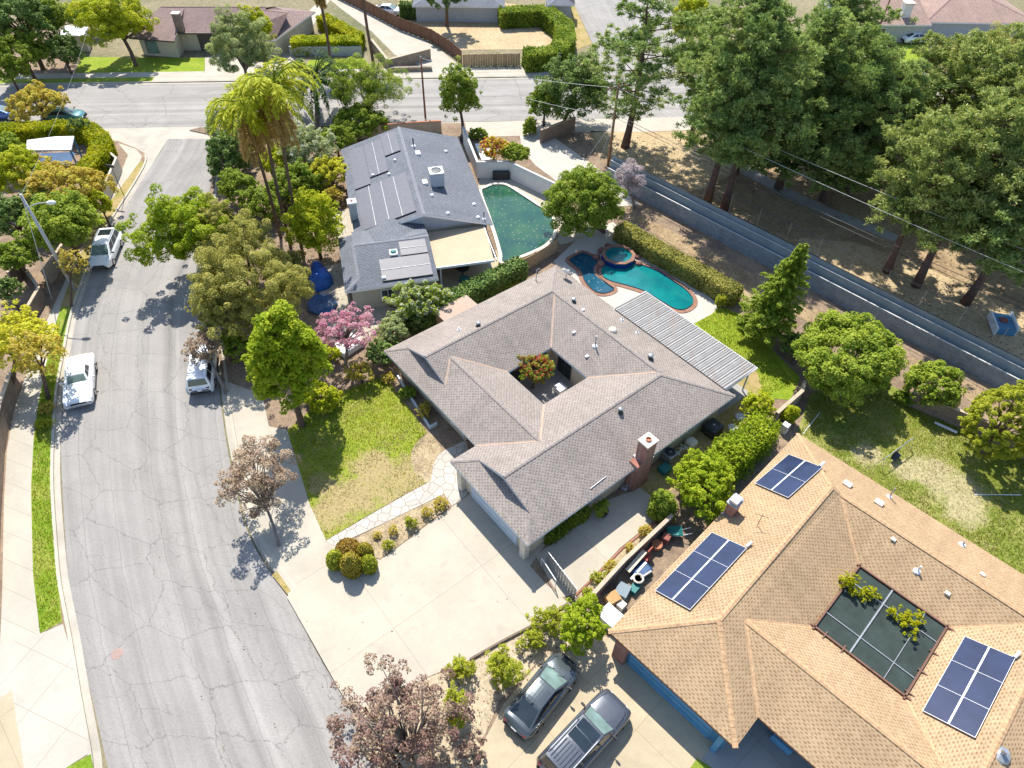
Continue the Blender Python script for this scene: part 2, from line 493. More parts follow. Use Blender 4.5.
ground_mat('verge_grass', [(0.11, 0.20, 0.012), (0.16, 0.245, 0.015), (0.30, 0.29, 0.07)], 0.55, 9.0, 0.9)
ground_mat('verge_dry', [(0.17, 0.19, 0.03), (0.33, 0.25, 0.10), (0.38, 0.29, 0.15)], 0.5, 8.0, 0.9)
def _b(x, y, r): p = G(x, y); return (p.x, p.y, r)
ground_mat('lawn_front', [(0.16, 0.225, 0.015), (0.225, 0.27, 0.025), (0.29, 0.27, 0.075)], 0.6, 8.0, 0.9, blobs=[_b(392, 484, 3.2), _b(330, 512, 1.7), _b(352, 497, 2.2), _b(320, 485, 1.2), _b(372, 466, 1.7)], blobcol=(0.34, 0.26, 0.13))
ground_mat('lawn_back', [(0.12, 0.17, 0.02), (0.19, 0.215, 0.04), (0.30, 0.28, 0.10)], 0.5, 6.0, 0.9,
           blobs=[_b(955, 490, 2.4), _b(930, 472, 1.9), _b(965, 512, 1.6), _b(868, 455, 1.4), _b(905, 470, 1.2)], blobcol=(0.37, 0.31, 0.175), fa=0.45)
shingle_mat('shingle_grey', (0.32, 0.276, 0.245), (0.27, 0.23, 0.203), (0.12, 0.10, 0.092), 0.155, 0.138, 0.12, 0.8)
shingle_mat('shingle_tan', (0.42, 0.30, 0.18), (0.375, 0.262, 0.155), (0.21, 0.115, 0.055), 0.155, 0.138, 0.12, 0.8)
shingle_mat('shingle_slate', (0.165, 0.175, 0.20), (0.14, 0.15, 0.17), (0.075, 0.08, 0.095), 0.25, 0.18, 0.1, 0.6)
shingle_mat('shingle_brown', (0.27, 0.19, 0.17), (0.23, 0.165, 0.15), (0.14, 0.10, 0.09), 0.35, 0.2)
shingle_mat('shingle_pink', (0.36, 0.25, 0.21), (0.31, 0.22, 0.18), (0.18, 0.12, 0.1), 0.35, 0.2)
plain('ridge_grey', (0.25, 0.215, 0.195), 0.9, var=0.3, scale=5)
plain('ridge_tan', (0.42, 0.27, 0.15), 0.9, var=0.3, scale=5)
plain('ridge_slate', (0.19, 0.195, 0.215), 0.9, var=0.15)
plain('ridge_brown', (0.2, 0.13, 0.115), 0.9, var=0.2)
plain('valley_tan', (0.38, 0.28, 0.215), 0.85, var=0.12, scale=2)
plain('stucco_white', (0.72, 0.70, 0.66), 0.9, var=0.06, scale=1.5)
plain('stucco_beige', (0.52, 0.46, 0.35), 0.9, var=0.08, scale=1.5)
plain('stucco_grey', (0.40, 0.42, 0.45), 0.9, var=0.08, scale=1.5)
plain('stucco_pale', (0.46, 0.42, 0.34), 0.9, var=0.08, scale=1.5)
plain('blue_paint', (0.075, 0.235, 0.40), 0.6, var=0.12, scale=2)
plain('trim_white', (0.72, 0.73, 0.74), 0.5, var=0.05)
plain('trim_blue_white', (0.52, 0.58, 0.64), 0.5, var=0.06)
plain('trim_dark', (0.07, 0.06, 0.055), 0.6, var=0.15)
plain('trim_brown', (0.15, 0.075, 0.05), 0.7, var=0.25, scale=4)
plain('gable_shade_blue', (0.09, 0.12, 0.17), 0.7, var=0.15)  # shade of the recessed gable faces put into a dark blue-grey
plain('metal_grey', (0.36, 0.37, 0.38), 0.4, 0.6, var=0.15)
plain('metal_white', (0.70, 0.70, 0.70), 0.4, 0.1, var=0.06)
plain('metal_dark', (0.05, 0.055, 0.06), 0.45, 0.3, var=0.2)
plain('galvanised', (0.55, 0.56, 0.57), 0.35, 0.8, var=0.1)
plain('rust_red', (0.23, 0.075, 0.06), 0.75, var=0.25, scale=6)
plain('teal_plastic', (0.02, 0.16, 0.15), 0.5, var=0.15)
plain('red_plastic', (0.36, 0.06, 0.04), 0.5, var=0.15)
plain('blue_tarp', (0.015, 0.10, 0.38), 0.45, var=0.3, scale=2.5)
plain('navy_tarp', (0.02, 0.07, 0.17), 0.45, var=0.3, scale=2.5)
plain('black_plastic', (0.03, 0.03, 0.035), 0.5, var=0.2)
plain('cardboard', (0.42, 0.25, 0.11), 0.9, var=0.15)
plain('terracotta', (0.36, 0.15, 0.08), 0.85, var=0.2)
plain('lumber', (0.58, 0.50, 0.38), 0.8, var=0.15, scale=6)
plain('wood_fence', (0.17, 0.085, 0.05), 0.9, var=0.35, scale=5)
plain('wood_fence_tan', (0.40, 0.28, 0.16), 0.9, var=0.3, scale=5)
plain('pole_wood', (0.27, 0.16, 0.09), 0.9, var=0.3, scale=4)
plain('pole_rust', (0.20, 0.085, 0.055), 0.85, var=0.3, scale=4)
plain('pole_grey', (0.42, 0.43, 0.44), 0.6, 0.1, var=0.1)
plain('bark_brown', (0.12, 0.075, 0.05), 0.95, var=0.4, scale=6)
plain('bark_red', (0.12, 0.07, 0.055), 0.95, var=0.4, scale=4)
plain('bark_grey', (0.20, 0.17, 0.145), 0.95, var=0.35, scale=5)
plain('palm_bark', (0.21, 0.165, 0.13), 0.95, var=0.35, scale=9)
plain('wire_pale', (0.5, 0.5, 0.5), 0.5, var=0.05)
plain('wire_dark', (0.05, 0.05, 0.05), 0.5, var=0.05)
plain('patio_tan', (0.46, 0.35, 0.235), 0.85, var=0.08, scale=0.6)
plain('flat_roof_white', (0.66, 0.66, 0.70), 0.6, var=0.12, scale=1.2)
plain('solar_dark', (0.018, 0.027, 0.066), 0.18, var=0.25, scale=0.8, coat=0.6)
plain('solar_black', (0.105, 0.105, 0.125), 0.5, var=0.15)
plain('screen_green', (0.024, 0.038, 0.033), 0.85, var=0.35, scale=0.9)
plain('spa_tile', (0.01, 0.04, 0.22), 0.25, var=0.3, scale=10)
plain('wall_grey', (0.20, 0.23, 0.26), 0.9, var=0.12, scale=1.0)
plain('wall_bluegrey', (0.20, 0.25, 0.28), 0.9, var=0.12, scale=1.0)
plain('wall_cap', (0.46, 0.46, 0.45), 0.85, var=0.1)
plain('wall_tan', (0.42, 0.34, 0.25), 0.9, var=0.12, scale=1.5)
plain('manhole_iron', (0.30, 0.21, 0.175), 0.8, var=0.2, scale=8)
leaf_mat('grass_blade', (0.15, 0.20, 0.010), (0.30, 0.335, 0.02), (0.48, 0.44, 0.07), 0.35)
leaf_mat('straw', (0.240, 0.170, 0.080), (0.380, 0.290, 0.150), (0.520, 0.430, 0.260), 0.2)
leaf_mat('litter', (0.100, 0.060, 0.030), (0.220, 0.140, 0.070), (0.400, 0.290, 0.140), 0.1)
plain('rock_red', (0.23, 0.115, 0.085), 0.9, var=0.35, scale=5)
plain('tyre', (0.025, 0.025, 0.027), 0.85, var=0.2)
plain('rim_silver', (0.5, 0.5, 0.52), 0.3, 0.8, var=0.08)
plain('paint_grey', (0.07, 0.085, 0.095), 0.25, 0.35, var=0.05, coat=0.9)
plain('paint_silver', (0.088, 0.096, 0.115), 0.28, 0.4, var=0.05, coat=0.8)
plain('paint_white', (0.80, 0.81, 0.82), 0.3, 0.0, var=0.03, coat=0.8)
plain('paint_blue', (0.02, 0.09, 0.3), 0.3, 0.2, var=0.05, coat=0.8)
plain('paint_teal', (0.06, 0.20, 0.20), 0.3, 0.2, var=0.05, coat=0.8)
plain('trim_black', (0.02, 0.02, 0.022), 0.4, var=0.1)
plain('lamp_clear', (0.62, 0.64, 0.66), 0.15, var=0.1)
plain('lamp_red', (0.16, 0.01, 0.012), 0.25, var=0.1)
plain('stone_white', (0.62, 0.56, 0.47), 0.9, var=0.2)
plain('chairs_white', (0.7, 0.68, 0.62), 0.6, var=0.08)
glass_mat('glass_dark', (0.022, 0.03, 0.036))
glass_mat('glass_green', (0.16, 0.23, 0.21), 0.08)
glass_mat('glass_house', (0.05, 0.075, 0.085), 0.08)
glass_mat('sunroof', (0.012, 0.022, 0.03), 0.06)
brick_mat('brick_red', (0.34, 0.14, 0.095), (0.25, 0.095, 0.07), (0.36, 0.30, 0.26))
brick_mat('block_tan', (0.36, 0.29, 0.22), (0.30, 0.24, 0.185), (0.24, 0.20, 0.16), 0.4, 0.2, 0.012)
brick_mat('block_brown', (0.27, 0.20, 0.155), (0.22, 0.165, 0.13), (0.17, 0.13, 0.1), 0.4, 0.2, 0.012)
brick_mat('block_grey', (0.23, 0.265, 0.29), (0.215, 0.25, 0.275), (0.19, 0.22, 0.24), 0.4, 0.2, 0.012)
brick_mat('coping_brick', (0.29, 0.155, 0.105), (0.22, 0.12, 0.085), (0.25, 0.19, 0.15), 0.25, 0.12, 0.01)
water_mat('water_teal', (0.008, 0.20, 0.19), (0.003, 0.11, 0.125), 0.05, False, (0.30, 0.32, 0.10))
water_mat('water_green', (0.035, 0.11, 0.05), (0.006, 0.055, 0.05), 0.06, True, (0.40, 0.42, 0.25))
water_mat('water_blue', (0.02, 0.10, 0.15), (0.01, 0.05, 0.085), 0.06, True, (0.5, 0.46, 0.4))  # blue water with the tree's shade put into the colour
stripe_mat('corrugated', (0.25, 0.24, 0.23), (0.36, 0.35, 0.335), 0.30, R(50), 0.45, 0.1, (0.30, 0.24, 0.2))
# flagstones and cross joints
t = NT('flagstone'); v = t.obj()
vo = t.n('ShaderNodeTexVoronoi', feature='DISTANCE_TO_EDGE', voronoi_dimensions='2D', inp={'Vector': v, 'Scale': 1.5, 'Randomness': 0.9})
vc = t.n('ShaderNodeTexVoronoi', voronoi_dimensions='2D', inp={'Vector': v, 'Scale': 1.5, 'Randomness': 0.9})
sv = t.n('ShaderNodeSeparateColor', inp={0: vc.outputs['Color']}).outputs[0]
c = t.ramp(sv, [(0, (0.40, 0.365, 0.32)), (1, (0.49, 0.45, 0.40))])
c = t.mix(t.ramp(vo.outputs['Distance'], [(0.02, 0.75), (0.052, 0)]), c, (0.19, 0.165, 0.125))
c = t.mix(1.0, c, t.ramp(t.noise(v, 6, 4, 0.7), [(0.3, 0.9), (0.7, 1.05)]), 'MULTIPLY')
t.done(t.bsdf(c, 0.85, 0, None, 0.3))

# leaves
leaf_mat('leaf_bright', (0.128, 0.210, 0.009), (0.280, 0.376, 0.016), (0.495, 0.547, 0.045))
leaf_mat('leaf_mid', (0.105, 0.173, 0.018), (0.216, 0.304, 0.032), (0.390, 0.450, 0.068))
leaf_mat('leaf_dark', (0.060, 0.120, 0.030), (0.136, 0.216, 0.048), (0.255, 0.330, 0.083), 0.2)
leaf_mat('leaf_pine', (0.06, 0.125, 0.04), (0.20, 0.30, 0.085), (0.48, 0.55, 0.18), 0.32)
leaf_mat('leaf_pine_light', (0.09, 0.14, 0.035), (0.26, 0.33, 0.09), (0.54, 0.58, 0.20), 0.3)
leaf_mat('leaf_olive', (0.18, 0.185, 0.045), (0.36, 0.35, 0.085), (0.56, 0.52, 0.16))
leaf_mat('leaf_lime', (0.180, 0.240, 0.009), (0.384, 0.440, 0.016), (0.600, 0.600, 0.045))
leaf_mat('leaf_hedge_yellow', (0.204, 0.262, 0.007), (0.365, 0.386, 0.008), (0.525, 0.481, 0.020))
leaf_mat('leaf_citrus', (0.112, 0.188, 0.018), (0.256, 0.344, 0.035), (0.480, 0.540, 0.083))
leaf_mat('leaf_cypress', (0.17, 0.215, 0.015), (0.35, 0.39, 0.03), (0.56, 0.56, 0.07))
leaf_mat('leaf_palm', (0.24, 0.30, 0.012), (0.46, 0.50, 0.02), (0.62, 0.60, 0.06))
leaf_mat('leaf_palm_dark', (0.035, 0.08, 0.02), (0.075, 0.14, 0.03), (0.16, 0.23, 0.06))
leaf_mat('leaf_dead', (0.34, 0.21, 0.07), (0.52, 0.35, 0.12), (0.62, 0.46, 0.20))
leaf_mat('leaf_autumn', (0.443, 0.344, 0.029), (0.620, 0.607, 0.050), (0.620, 0.620, 0.076))
leaf_mat('leaf_bronze', (0.312, 0.245, 0.043), (0.552, 0.421, 0.076), (0.620, 0.616, 0.114))
leaf_mat('leaf_plum', (0.12, 0.055, 0.05), (0.23, 0.135, 0.115), (0.42, 0.33, 0.21), 0.25)
leaf_mat('leaf_rust', (0.20, 0.12, 0.085), (0.36, 0.25, 0.18), (0.50, 0.40, 0.26), 0.25)
leaf_mat('leaf_greygreen', (0.150, 0.195, 0.075), (0.320, 0.384, 0.152), (0.540, 0.585, 0.285))
leaf_mat('leaf_twig', (0.307, 0.250, 0.270), (0.424, 0.346, 0.366), (0.559, 0.481, 0.481), 0.1)
leaf_mat('leaf_topiary', (0.217, 0.198, 0.018), (0.302, 0.250, 0.030), (0.404, 0.307, 0.048), 0.15)
leaf_mat('leaf_topiary_brown', (0.210, 0.130, 0.018), (0.291, 0.184, 0.027), (0.389, 0.237, 0.040), 0.15)
leaf_mat('petal_pink', (0.46, 0.13, 0.27), (0.60, 0.28, 0.40), (0.70, 0.52, 0.55))
leaf_mat('petal_red', (0.5, 0.02, 0.09), (0.55, 0.06, 0.06), (0.58, 0.2, 0.03))
leaf_mat('petal_white', (0.620, 0.620, 0.462), (0.620, 0.620, 0.572), (0.620, 0.620, 0.620))
m_ = MATS
# ------------------------------------------------------------------ plants
def unit(a):
    return a / np.maximum(np.linalg.norm(a, axis=1, keepdims=True), 1e-9)

def leaf_mesh(name, pts, nrm, tint, size, aspect, mat, rng, long_dir=None):
    """one rhombic leaf face per point"""
    n = len(pts)
    if long_dir is None: long_dir = rng.normal(size=(n, 3))
    t = unit(long_dir - nrm * np.sum(long_dir * nrm, axis=1, keepdims=True))
    b = np.cross(nrm, t)
    L = (size * rng.uniform(0.65, 1.35, n))[:, None] * 0.5
    W = L / aspect
    fold = nrm * (L * 0.18)
    v = np.empty((n, 4, 3), dtype=np.float32)
    v[:, 0] = pts + t * L; v[:, 1] = pts + b * W + fold; v[:, 2] = pts - t * L; v[:, 3] = pts - b * W + fold
    me = D.meshes.new(name)
    me.vertices.add(n * 4); me.loops.add(n * 4); me.polygons.add(n)
    me.vertices.foreach_set('co', v.ravel())
    me.loops.foreach_set('vertex_index', np.arange(n * 4, dtype=np.int32))
    me.polygons.foreach_set('loop_start', np.arange(0, n * 4, 4, dtype=np.int32))
    at = me.attributes.new('tint', 'FLOAT', 'FACE')
    at.data.foreach_set('value', np.clip(tint, 0, 1).astype(np.float32))
    me.materials.append(MATS[mat])
    me.update(calc_edges=True)
    return me

def crown_points(rng, rx, ry, rz, K, cr, n, low=-0.45, lump=0.25, shell=(0.5, 1.0), upbias=0.35, taper=0.0, flat=0.85):
    """leaves gathered in K clumps spread through an uneven ellipsoid"""
    d = unit(rng.normal(size=(K * 4, 3)))
    d = d[d[:, 2] > low][:K]
    K = len(d)
    ph = rng.uniform(0, 6.28, 6)
    az = np.arctan2(d[:, 1], d[:, 0])
    lumpy = 1 + lump * (np.sin(2 * az + ph[0]) * 0.5 + np.sin(3 * az + ph[1] + d[:, 2] * 2) * 0.5 + rng.normal(size=K) * 0.35)
    rr = rng.uniform(shell[0], shell[1], K) ** 0.8 * lumpy
    cen = d * rr[:, None] * np.array([rx, ry, rz])
    if taper:
        h = (cen[:, 2] / rz + 1) / 2
        cen[:, :2] *= (1 - taper * np.clip(h, 0, 1))[:, None]
    rm = (rx + ry + rz) / 3
    crad = cr * rm * rng.uniform(0.6, 1.35, K)
    w = crad ** 2; w /= w.sum()
    idx = rng.choice(K, n, p=w)
    ld = unit(rng.normal(size=(n, 3)) + np.array([0, 0, upbias]) + d[idx] * 0.35)
    lr = rng.uniform(0.45, 1.0, n) ** 0.6
    off = ld * (lr * crad[idx])[:, None]
    off[:, 2] *= flat
    pts = cen[idx] + off
    nrm = unit(ld * 0.7 + rng.normal(size=(n, 3)) * 0.55 + np.array([0, 0.15, 0.75]))
    ct = rng.uniform(0.15, 0.85, K)
    tint = ct[idx] * 0.55 + rng.uniform(0, 1, n) * 0.35 + 0.05 + 0.1 * np.clip(lr, 0, 1)
    return pts, nrm, tint, cen, crad

STYLE = {   # leaf material, leaf length, aspect, layers of leaves, clumps, clump size, low limit, lump, bark
    'broad':   dict(mat='leaf_bright', leaf=0.34, asp=1.5, lay=5.0, K=70, cr=0.27),
    'mid':     dict(mat='leaf_mid', leaf=0.32, asp=1.5, lay=5.0, K=60, cr=0.28),
    'dark':    dict(mat='leaf_dark', leaf=0.34, asp=1.6, lay=5.0, K=60, cr=0.27),
    'olive':   dict(mat='leaf_olive', leaf=0.26, asp=2.4, lay=4.5, K=90, cr=0.23, lump=0.4),
    'lime':    dict(mat='leaf_lime', leaf=0.30, asp=1.5, lay=5.0, K=60, cr=0.28),
    'citrus':  dict(mat='leaf_citrus', leaf=0.30, asp=1.5, lay=7.5, K=80, cr=0.33, lump=0.14),
    'grey':    dict(mat='leaf_greygreen', leaf=0.28, asp=2.0, lay=4.5, K=60, cr=0.27, bark='bark_grey'),
    'autumn':  dict(mat='leaf_autumn', leaf=0.28, asp=1.4, lay=3.0, K=60, cr=0.22),
    'bronze':  dict(mat='leaf_bronze', leaf=0.28, asp=1.5, lay=3.6, K=60, cr=0.24),
    'plum':    dict(open=1, mat='leaf_plum', leaf=0.27, asp=1.5, lay=0.78, K=120, cr=0.12, low=-0.75, shell=(0.3, 1.0), bark='bark_grey'),
    'rust':    dict(open=1, mat='leaf_rust', leaf=0.20, asp=1.6, lay=1.15, K=130, cr=0.13, low=-0.5, shell=(0.35, 1.0), bark='bark_grey'),
    'pink':    dict(open=1, mat='petal_pink', leaf=0.20, asp=1.5, lay=1.0, K=130, cr=0.12, low=-0.3, shell=(0.4, 1.0), bark='bark_grey'),
    'twig':    dict(open=1, mat='leaf_twig', leaf=0.34, asp=6.0, lay=1.2, K=60, cr=0.22, low=-0.5, shell=(0.3, 1.0), bark='bark_grey'),
    'loose':   dict(mat='leaf_bright', leaf=0.30, asp=1.7, lay=2.6, K=70, cr=0.19, lump=0.45),
    'shrub':   dict(mat='leaf_mid', leaf=0.17, asp=1.5, lay=4.0, K=40, cr=0.3),
    'limeshrub': dict(mat='leaf_cypress', leaf=0.17, asp=2.2, lay=3.0, K=45, cr=0.27, lump=.45),
    'dryshrub': dict(mat='leaf_bronze', leaf=0.15, asp=1.8, lay=2.2, K=35, cr=0.26),
    'orange':  dict(mat='leaf_autumn', leaf=0.24, asp=1.4, lay=4.0, K=50, cr=0.26),
    'red':     dict(mat='petal_red', leaf=0.18, asp=1.3, lay=4.0, K=50, cr=0.26),
    'white':   dict(mat='leaf_citrus', leaf=0.24, asp=1.6, lay=4.5, K=60, cr=0.26),
}

def view_scale(x, y, z):
    p = P(x, y, z)
    dep = depth_of(p)
    r = ray(x, y)
    return p, dep / FOC, math.asin(-r.z / r.length)

def plant(name, label, cat, cx, cy, w, h, zc, style, seed, base=None, group=None, limbs=9, trunk_r=None, mat2=None, share2=0.0, ground=LZ, taper=0.0, **over):
    """tree or shrub; (cx,cy,w,h) = where its crown was measured, zc = height of the crown's middle (None: it sits on the ground)"""
    S = dict(low=-0.45, lump=0.25, bark='bark_brown', shell=(0.5, 1.0)); S.update(STYLE[style]); S.update(over)
    rng = np.random.default_rng(seed)
    z = zc if zc is not None else 0.8
    for _ in range(6 if zc is None else 1):
        p, sc, el = view_scale(cx, cy, z)
        rx = w / 2 * sc
        hh = h / 2 * sc
        q = hh * hh - (rx * math.sin(el)) ** 2
        rz = math.sqrt(max(q, (0.45 * rx) ** 2)) / math.cos(el)
        rz = min(rz, 2.6 * rx)
        if zc is None: z = ground + rz * 0.72
    rx *= 0.86; rz *= 0.86
    S['leaf'] *= 0.66
    if not S.get('open'): S['K'] = int(S['K'] * 4.2); S['cr'] *= 0.5; S['lay'] *= 0.8
    c = Vector((p.x, p.y, z))
    b = Vector((c.x, c.y, ground)) if base is None else P(base[0], base[1], ground)
    root = thing(name, label, cat, b, group)
    area = 2.2 * math.pi * rx * max(rx, rz)
    n = int(min(60000, S['lay'] * area / (S['leaf'] ** 2 / S['asp'] * 0.5)))
    pts, nrm, tint, cen, crad = crown_points(rng, rx, rx * rng.uniform(0.9, 1.1), rz, S['K'], S['cr'], n, S['low'], S['lump'], S['shell'], taper=taper)
    o = np.array(c - b)
    # trunk and limbs
    mb = MB()
    tr = trunk_r or max(0.05, 0.045 * rx + 0.02 * z)
    if zc is not None or limbs:
        fork = b + (c - b) * (0.62 if zc is not None else 0.4)
        fork.z = b.z + max(0.25, (c.z - rz * 0.55 - b.z) if zc is not None else 0.2)
        mid = (b + fork) / 2 + Vector((rng.uniform(-.1, .1), rng.uniform(-.1, .1), 0)) * tr * 4
        mb.tube([b - Vector((0, 0, 0.05)), b + Vector((0, 0, 0.15)), mid, fork], [tr * 1.35, tr * 1.05, tr * 0.9, tr * 0.75], 8)
        for k in rng.choice(len(cen), min(limbs, len(cen)), replace=False):
            e = c + Vector(cen[k])
            if e.z < fork.z - 0.3: continue
            m1 = fork.lerp(e, 0.45) + Vector((rng.uniform(-.15, .15) * rx, rng.uniform(-.15, .15) * rx, 0.12 * rz))
            mb.tube([fork - Vector((0, 0, tr)), m1, e], [tr * 0.6, tr * 0.34, tr * 0.1], 5)
        mb.build('trunk', MATS[S['bark']], root, smooth=True)
    if mat2:
        sel = rng.uniform(size=n) < share2 * (0.3 + 1.4 * (tint > 0.5))
    else:
        sel = np.zeros(n, bool)
    k = ~sel
    me = leaf_mesh(name + '_crown', pts[k] + o, nrm[k], tint[k], S['leaf'], S['asp'], S['mat'], rng)
    cr = link_mesh('crown', me, root)
    if mat2 and sel.any():
        me2 = leaf_mesh(name + '_bloom', pts[sel] * 1.03 + o, nrm[sel], tint[sel], S['leaf'] * 0.9, 1.3, mat2, rng)
        link_mesh('blossom', me2, root)
    return root

def hedge(name, label, path, w, h, mat, core, seed, leaf=0.16, lay=3.2, z0=LZ, group=None, rough=0.12, closed=False):
    """clipped hedge: leaves over the top and faces of a dark twig body"""
    rng = np.random.default_rng(seed)
    pts = [Vector((p[0], p[1], 0)) for p in path]
    root = thing(name, label, 'hedge', Vector((pts[0].x, pts[0].y, z0)), group)
    MB().wall(pts, w * 0.8, z0, z0 + h * 0.93).build('twigs', MATS[core], root)
    P_, N_ = [], []
    segs = list(zip(pts[:-1], pts[1:]))
    for a, b in segs:
        d = b - a; L = d.length; t = d / L; nn = Vector((-t.y, t.x, 0))
        for kind, area in (('top', L * w), ('l', L * h), ('r', L * h), ('e', w * h * 2)):
            n = int(area * lay / (leaf * leaf / 1.4 * 0.5))
            s = rng.uniform(0, L, n); q = rng.uniform(-0.5, 0.5, n)
            base = np.array(a)[None] + np.array(t)[None] * s[:, None]
            if kind == 'top':
                pos = base + np.array(nn)[None] * (q * w)[:, None]; pos[:, 2] = z0 + h; nm = np.array([0, 0, 1.0])
            elif kind == 'e':
                s2 = np.where(rng.uniform(size=n) < 0.5, 0.0, L)
                pos = np.array(a)[None] + np.array(t)[None] * s2[:, None] + np.array(nn)[None] * (q * w)[:, None]
                pos[:, 2] = z0 + (rng.uniform(0, 1, n)) * h; nm = np.array(t)
            else:
                sg = 1 if kind == 'l' else -1
                pos = base + np.array(nn)[None] * (sg * w / 2); pos[:, 2] = z0 + (q + 0.5) * h; nm = np.array(nn) * sg
            pos = pos + rng.normal(size=(n, 3)) * rough * np.array([0.8, 0.8, 0.8])
            lumps = np.sin(pos[:, 0] * 2.1 + pos[:, 2]) * np.sin(pos[:, 1] * 1.7 - pos[:, 2] * 1.3)
            pos = pos + nm[None] * (lumps * rough * 0.8)[:, None]
            P_.append(pos); N_.append(unit(nm[None] * 0.9 + rng.normal(size=(n, 3)) * 0.6))
    P_ = np.concatenate(P_); N_ = np.concatenate(N_)
    if len(P_) > 30000:
        k = rng.choice(len(P_), 30000, replace=False); P_, N_ = P_[k], N_[k]
    tint = 0.5 + 0.25 * np.sin(P_[:, 0] * 1.3) * np.sin(P_[:, 1] * 1.1 + 1) + rng.uniform(-0.35, 0.35, len(P_))
    me = leaf_mesh(name + '_foliage', P_ - np.array(root.location), N_, tint, leaf, 1.4, mat, rng)
    link_mesh('foliage', me, root)
    return root

def frond_points(rng, length, droop, rise, n_leaf, leaflet, lift=0.0, out=1.0):
    """centre line and leaflets of one palm frond pointing along +X"""
    s = np.linspace(0.0, 1.0, 12)
    x = length * (s - 0.22 * droop * s ** 3) * out
    z = length * (rise * s - (rise + droop) * 0.75 * s ** 2)
    line = np.stack([x, np.zeros(12), z], 1)
    u = np.linspace(0.12, 1.0, n_leaf)
    px = np.interp(u, s, x); pz = np.interp(u, s, z)
    P_, D_ = [], []
    for sg in (-1, 1):
        ll = leaflet * np.sin(np.pi * np.clip(u * 0.85 + 0.12, 0, 1)) ** 0.6
        dr = np.stack([0.6 + 0 * u, sg * (0.7 + 0 * u), -0.2 - droop * 0.55 * u + lift], 1) + rng.normal(size=(n_leaf, 3)) * 0.2
        dr = unit(dr)
        P_.append(np.stack([px, 0 * u, pz], 1) + dr * (ll * 0.5)[:, None]); D_.append(np.concatenate([dr, ll[:, None]], 1))
    return line, np.concatenate(P_), np.concatenate(D_)

def palm(name, label, base, top, zt, crown_r, mat, seed, nf=26, droop=0.75, leaf_w=0.12, skirt=True, trunk_r=0.19, group=None, leaflet=0.75, n_leaf=34, top_xyz=None, bark='palm_bark', skirt_n=12):
    rng = np.random.default_rng(seed)
    b = P(base[0], base[1], LZ)
    t = P(top[0], top[1], zt) if top_xyz is None else Vector(top_xyz)
    root = thing(name, label, 'palm', b, group)
    mid = b.lerp(t, 0.5) + Vector((rng.uniform(-.25, .25), rng.uniform(-.25, .25), 0))
    path = smooth_line([b - Vector((0, 0, .05)), b + Vector((0, 0, 0.5)), mid, t], 5)
    nn = len(path)
    MB().tube(path, [trunk_r * (1.35 - 0.45 * min(1, i / 5)) * (1 - 0.22 * i / nn) for i in range(nn)], 10).build('trunk', MATS[bark], root, smooth=True)
    def fronds(k, rise_rng, droop_, L, mat_, nm, out=1.0):
        V, T, N, S_ = [], [], [], []
        rach = MB()
        for i in range(k):
            a = 2.39996 * i + rng.uniform(-.2, .2)
            rise = rng.uniform(*rise_rng)
            line, pp, dd = frond_points(rng, L * rng.uniform(0.82, 1.12), droop_ * rng.uniform(.8, 1.25), rise, n_leaf, leaflet, 0.0, out)
            ca, sa = math.cos(a), math.sin(a)
            rot = np.array([[ca, -sa, 0], [sa, ca, 0], [0, 0, 1]])
            l2 = line @ rot.T + np.array(t)
            rach.tube([Vector(q) for q in l2], [0.05 * (1 - 0.8 * j / 11) + 0.008 for j in range(12)], 4)
            V.append(pp @ rot.T + np.array(t - b)); d2 = dd[:, :3] @ rot.T
            T.append(d2); S_.append(dd[:, 3])
            nrm = np.cross(d2, np.array([0, 0, 1.0])[None]); nrm = np.cross(nrm, d2)
            N.append(unit(nrm + rng.normal(size=nrm.shape) * 0.25))
        V = np.concatenate(V); T = np.concatenate(T); N = np.concatenate(N); S_ = np.concatenate(S_)
        n = len(V)
        tint = rng.uniform(0.1, 0.9, n)
        me = D.meshes.new(nm)
        L2 = (S_ / 2)[:, None]; W = leaf_w / 2
        bb = np.cross(N, T)
        v = np.empty((n, 4, 3), np.float32)
        v[:, 0] = V + T * L2; v[:, 1] = V + bb * W; v[:, 2] = V - T * L2; v[:, 3] = V - bb * W
        me.vertices.add(n * 4); me.loops.add(n * 4); me.polygons.add(n)
        me.vertices.foreach_set('co', v.ravel())
        me.loops.foreach_set('vertex_index', np.arange(n * 4, dtype=np.int32))
        me.polygons.foreach_set('loop_start', np.arange(0, n * 4, 4, dtype=np.int32))
        me.attributes.new('tint', 'FLOAT', 'FACE').data.foreach_set('value', tint.astype(np.float32))
        me.materials.append(MATS[mat_]); me.update(calc_edges=True)
        o = link_mesh(nm, me, root)
        rach.build('stalks', MATS[mat_], o)
        return o
    fronds(nf, (0.15, 1.7), droop, crown_r, mat, 'crown')
    if skirt: fronds(skirt_n, (-1.9, -1.0), 0.9, crown_r * 1.1, 'leaf_dead', 'dead_fronds', 0.30)
    return root

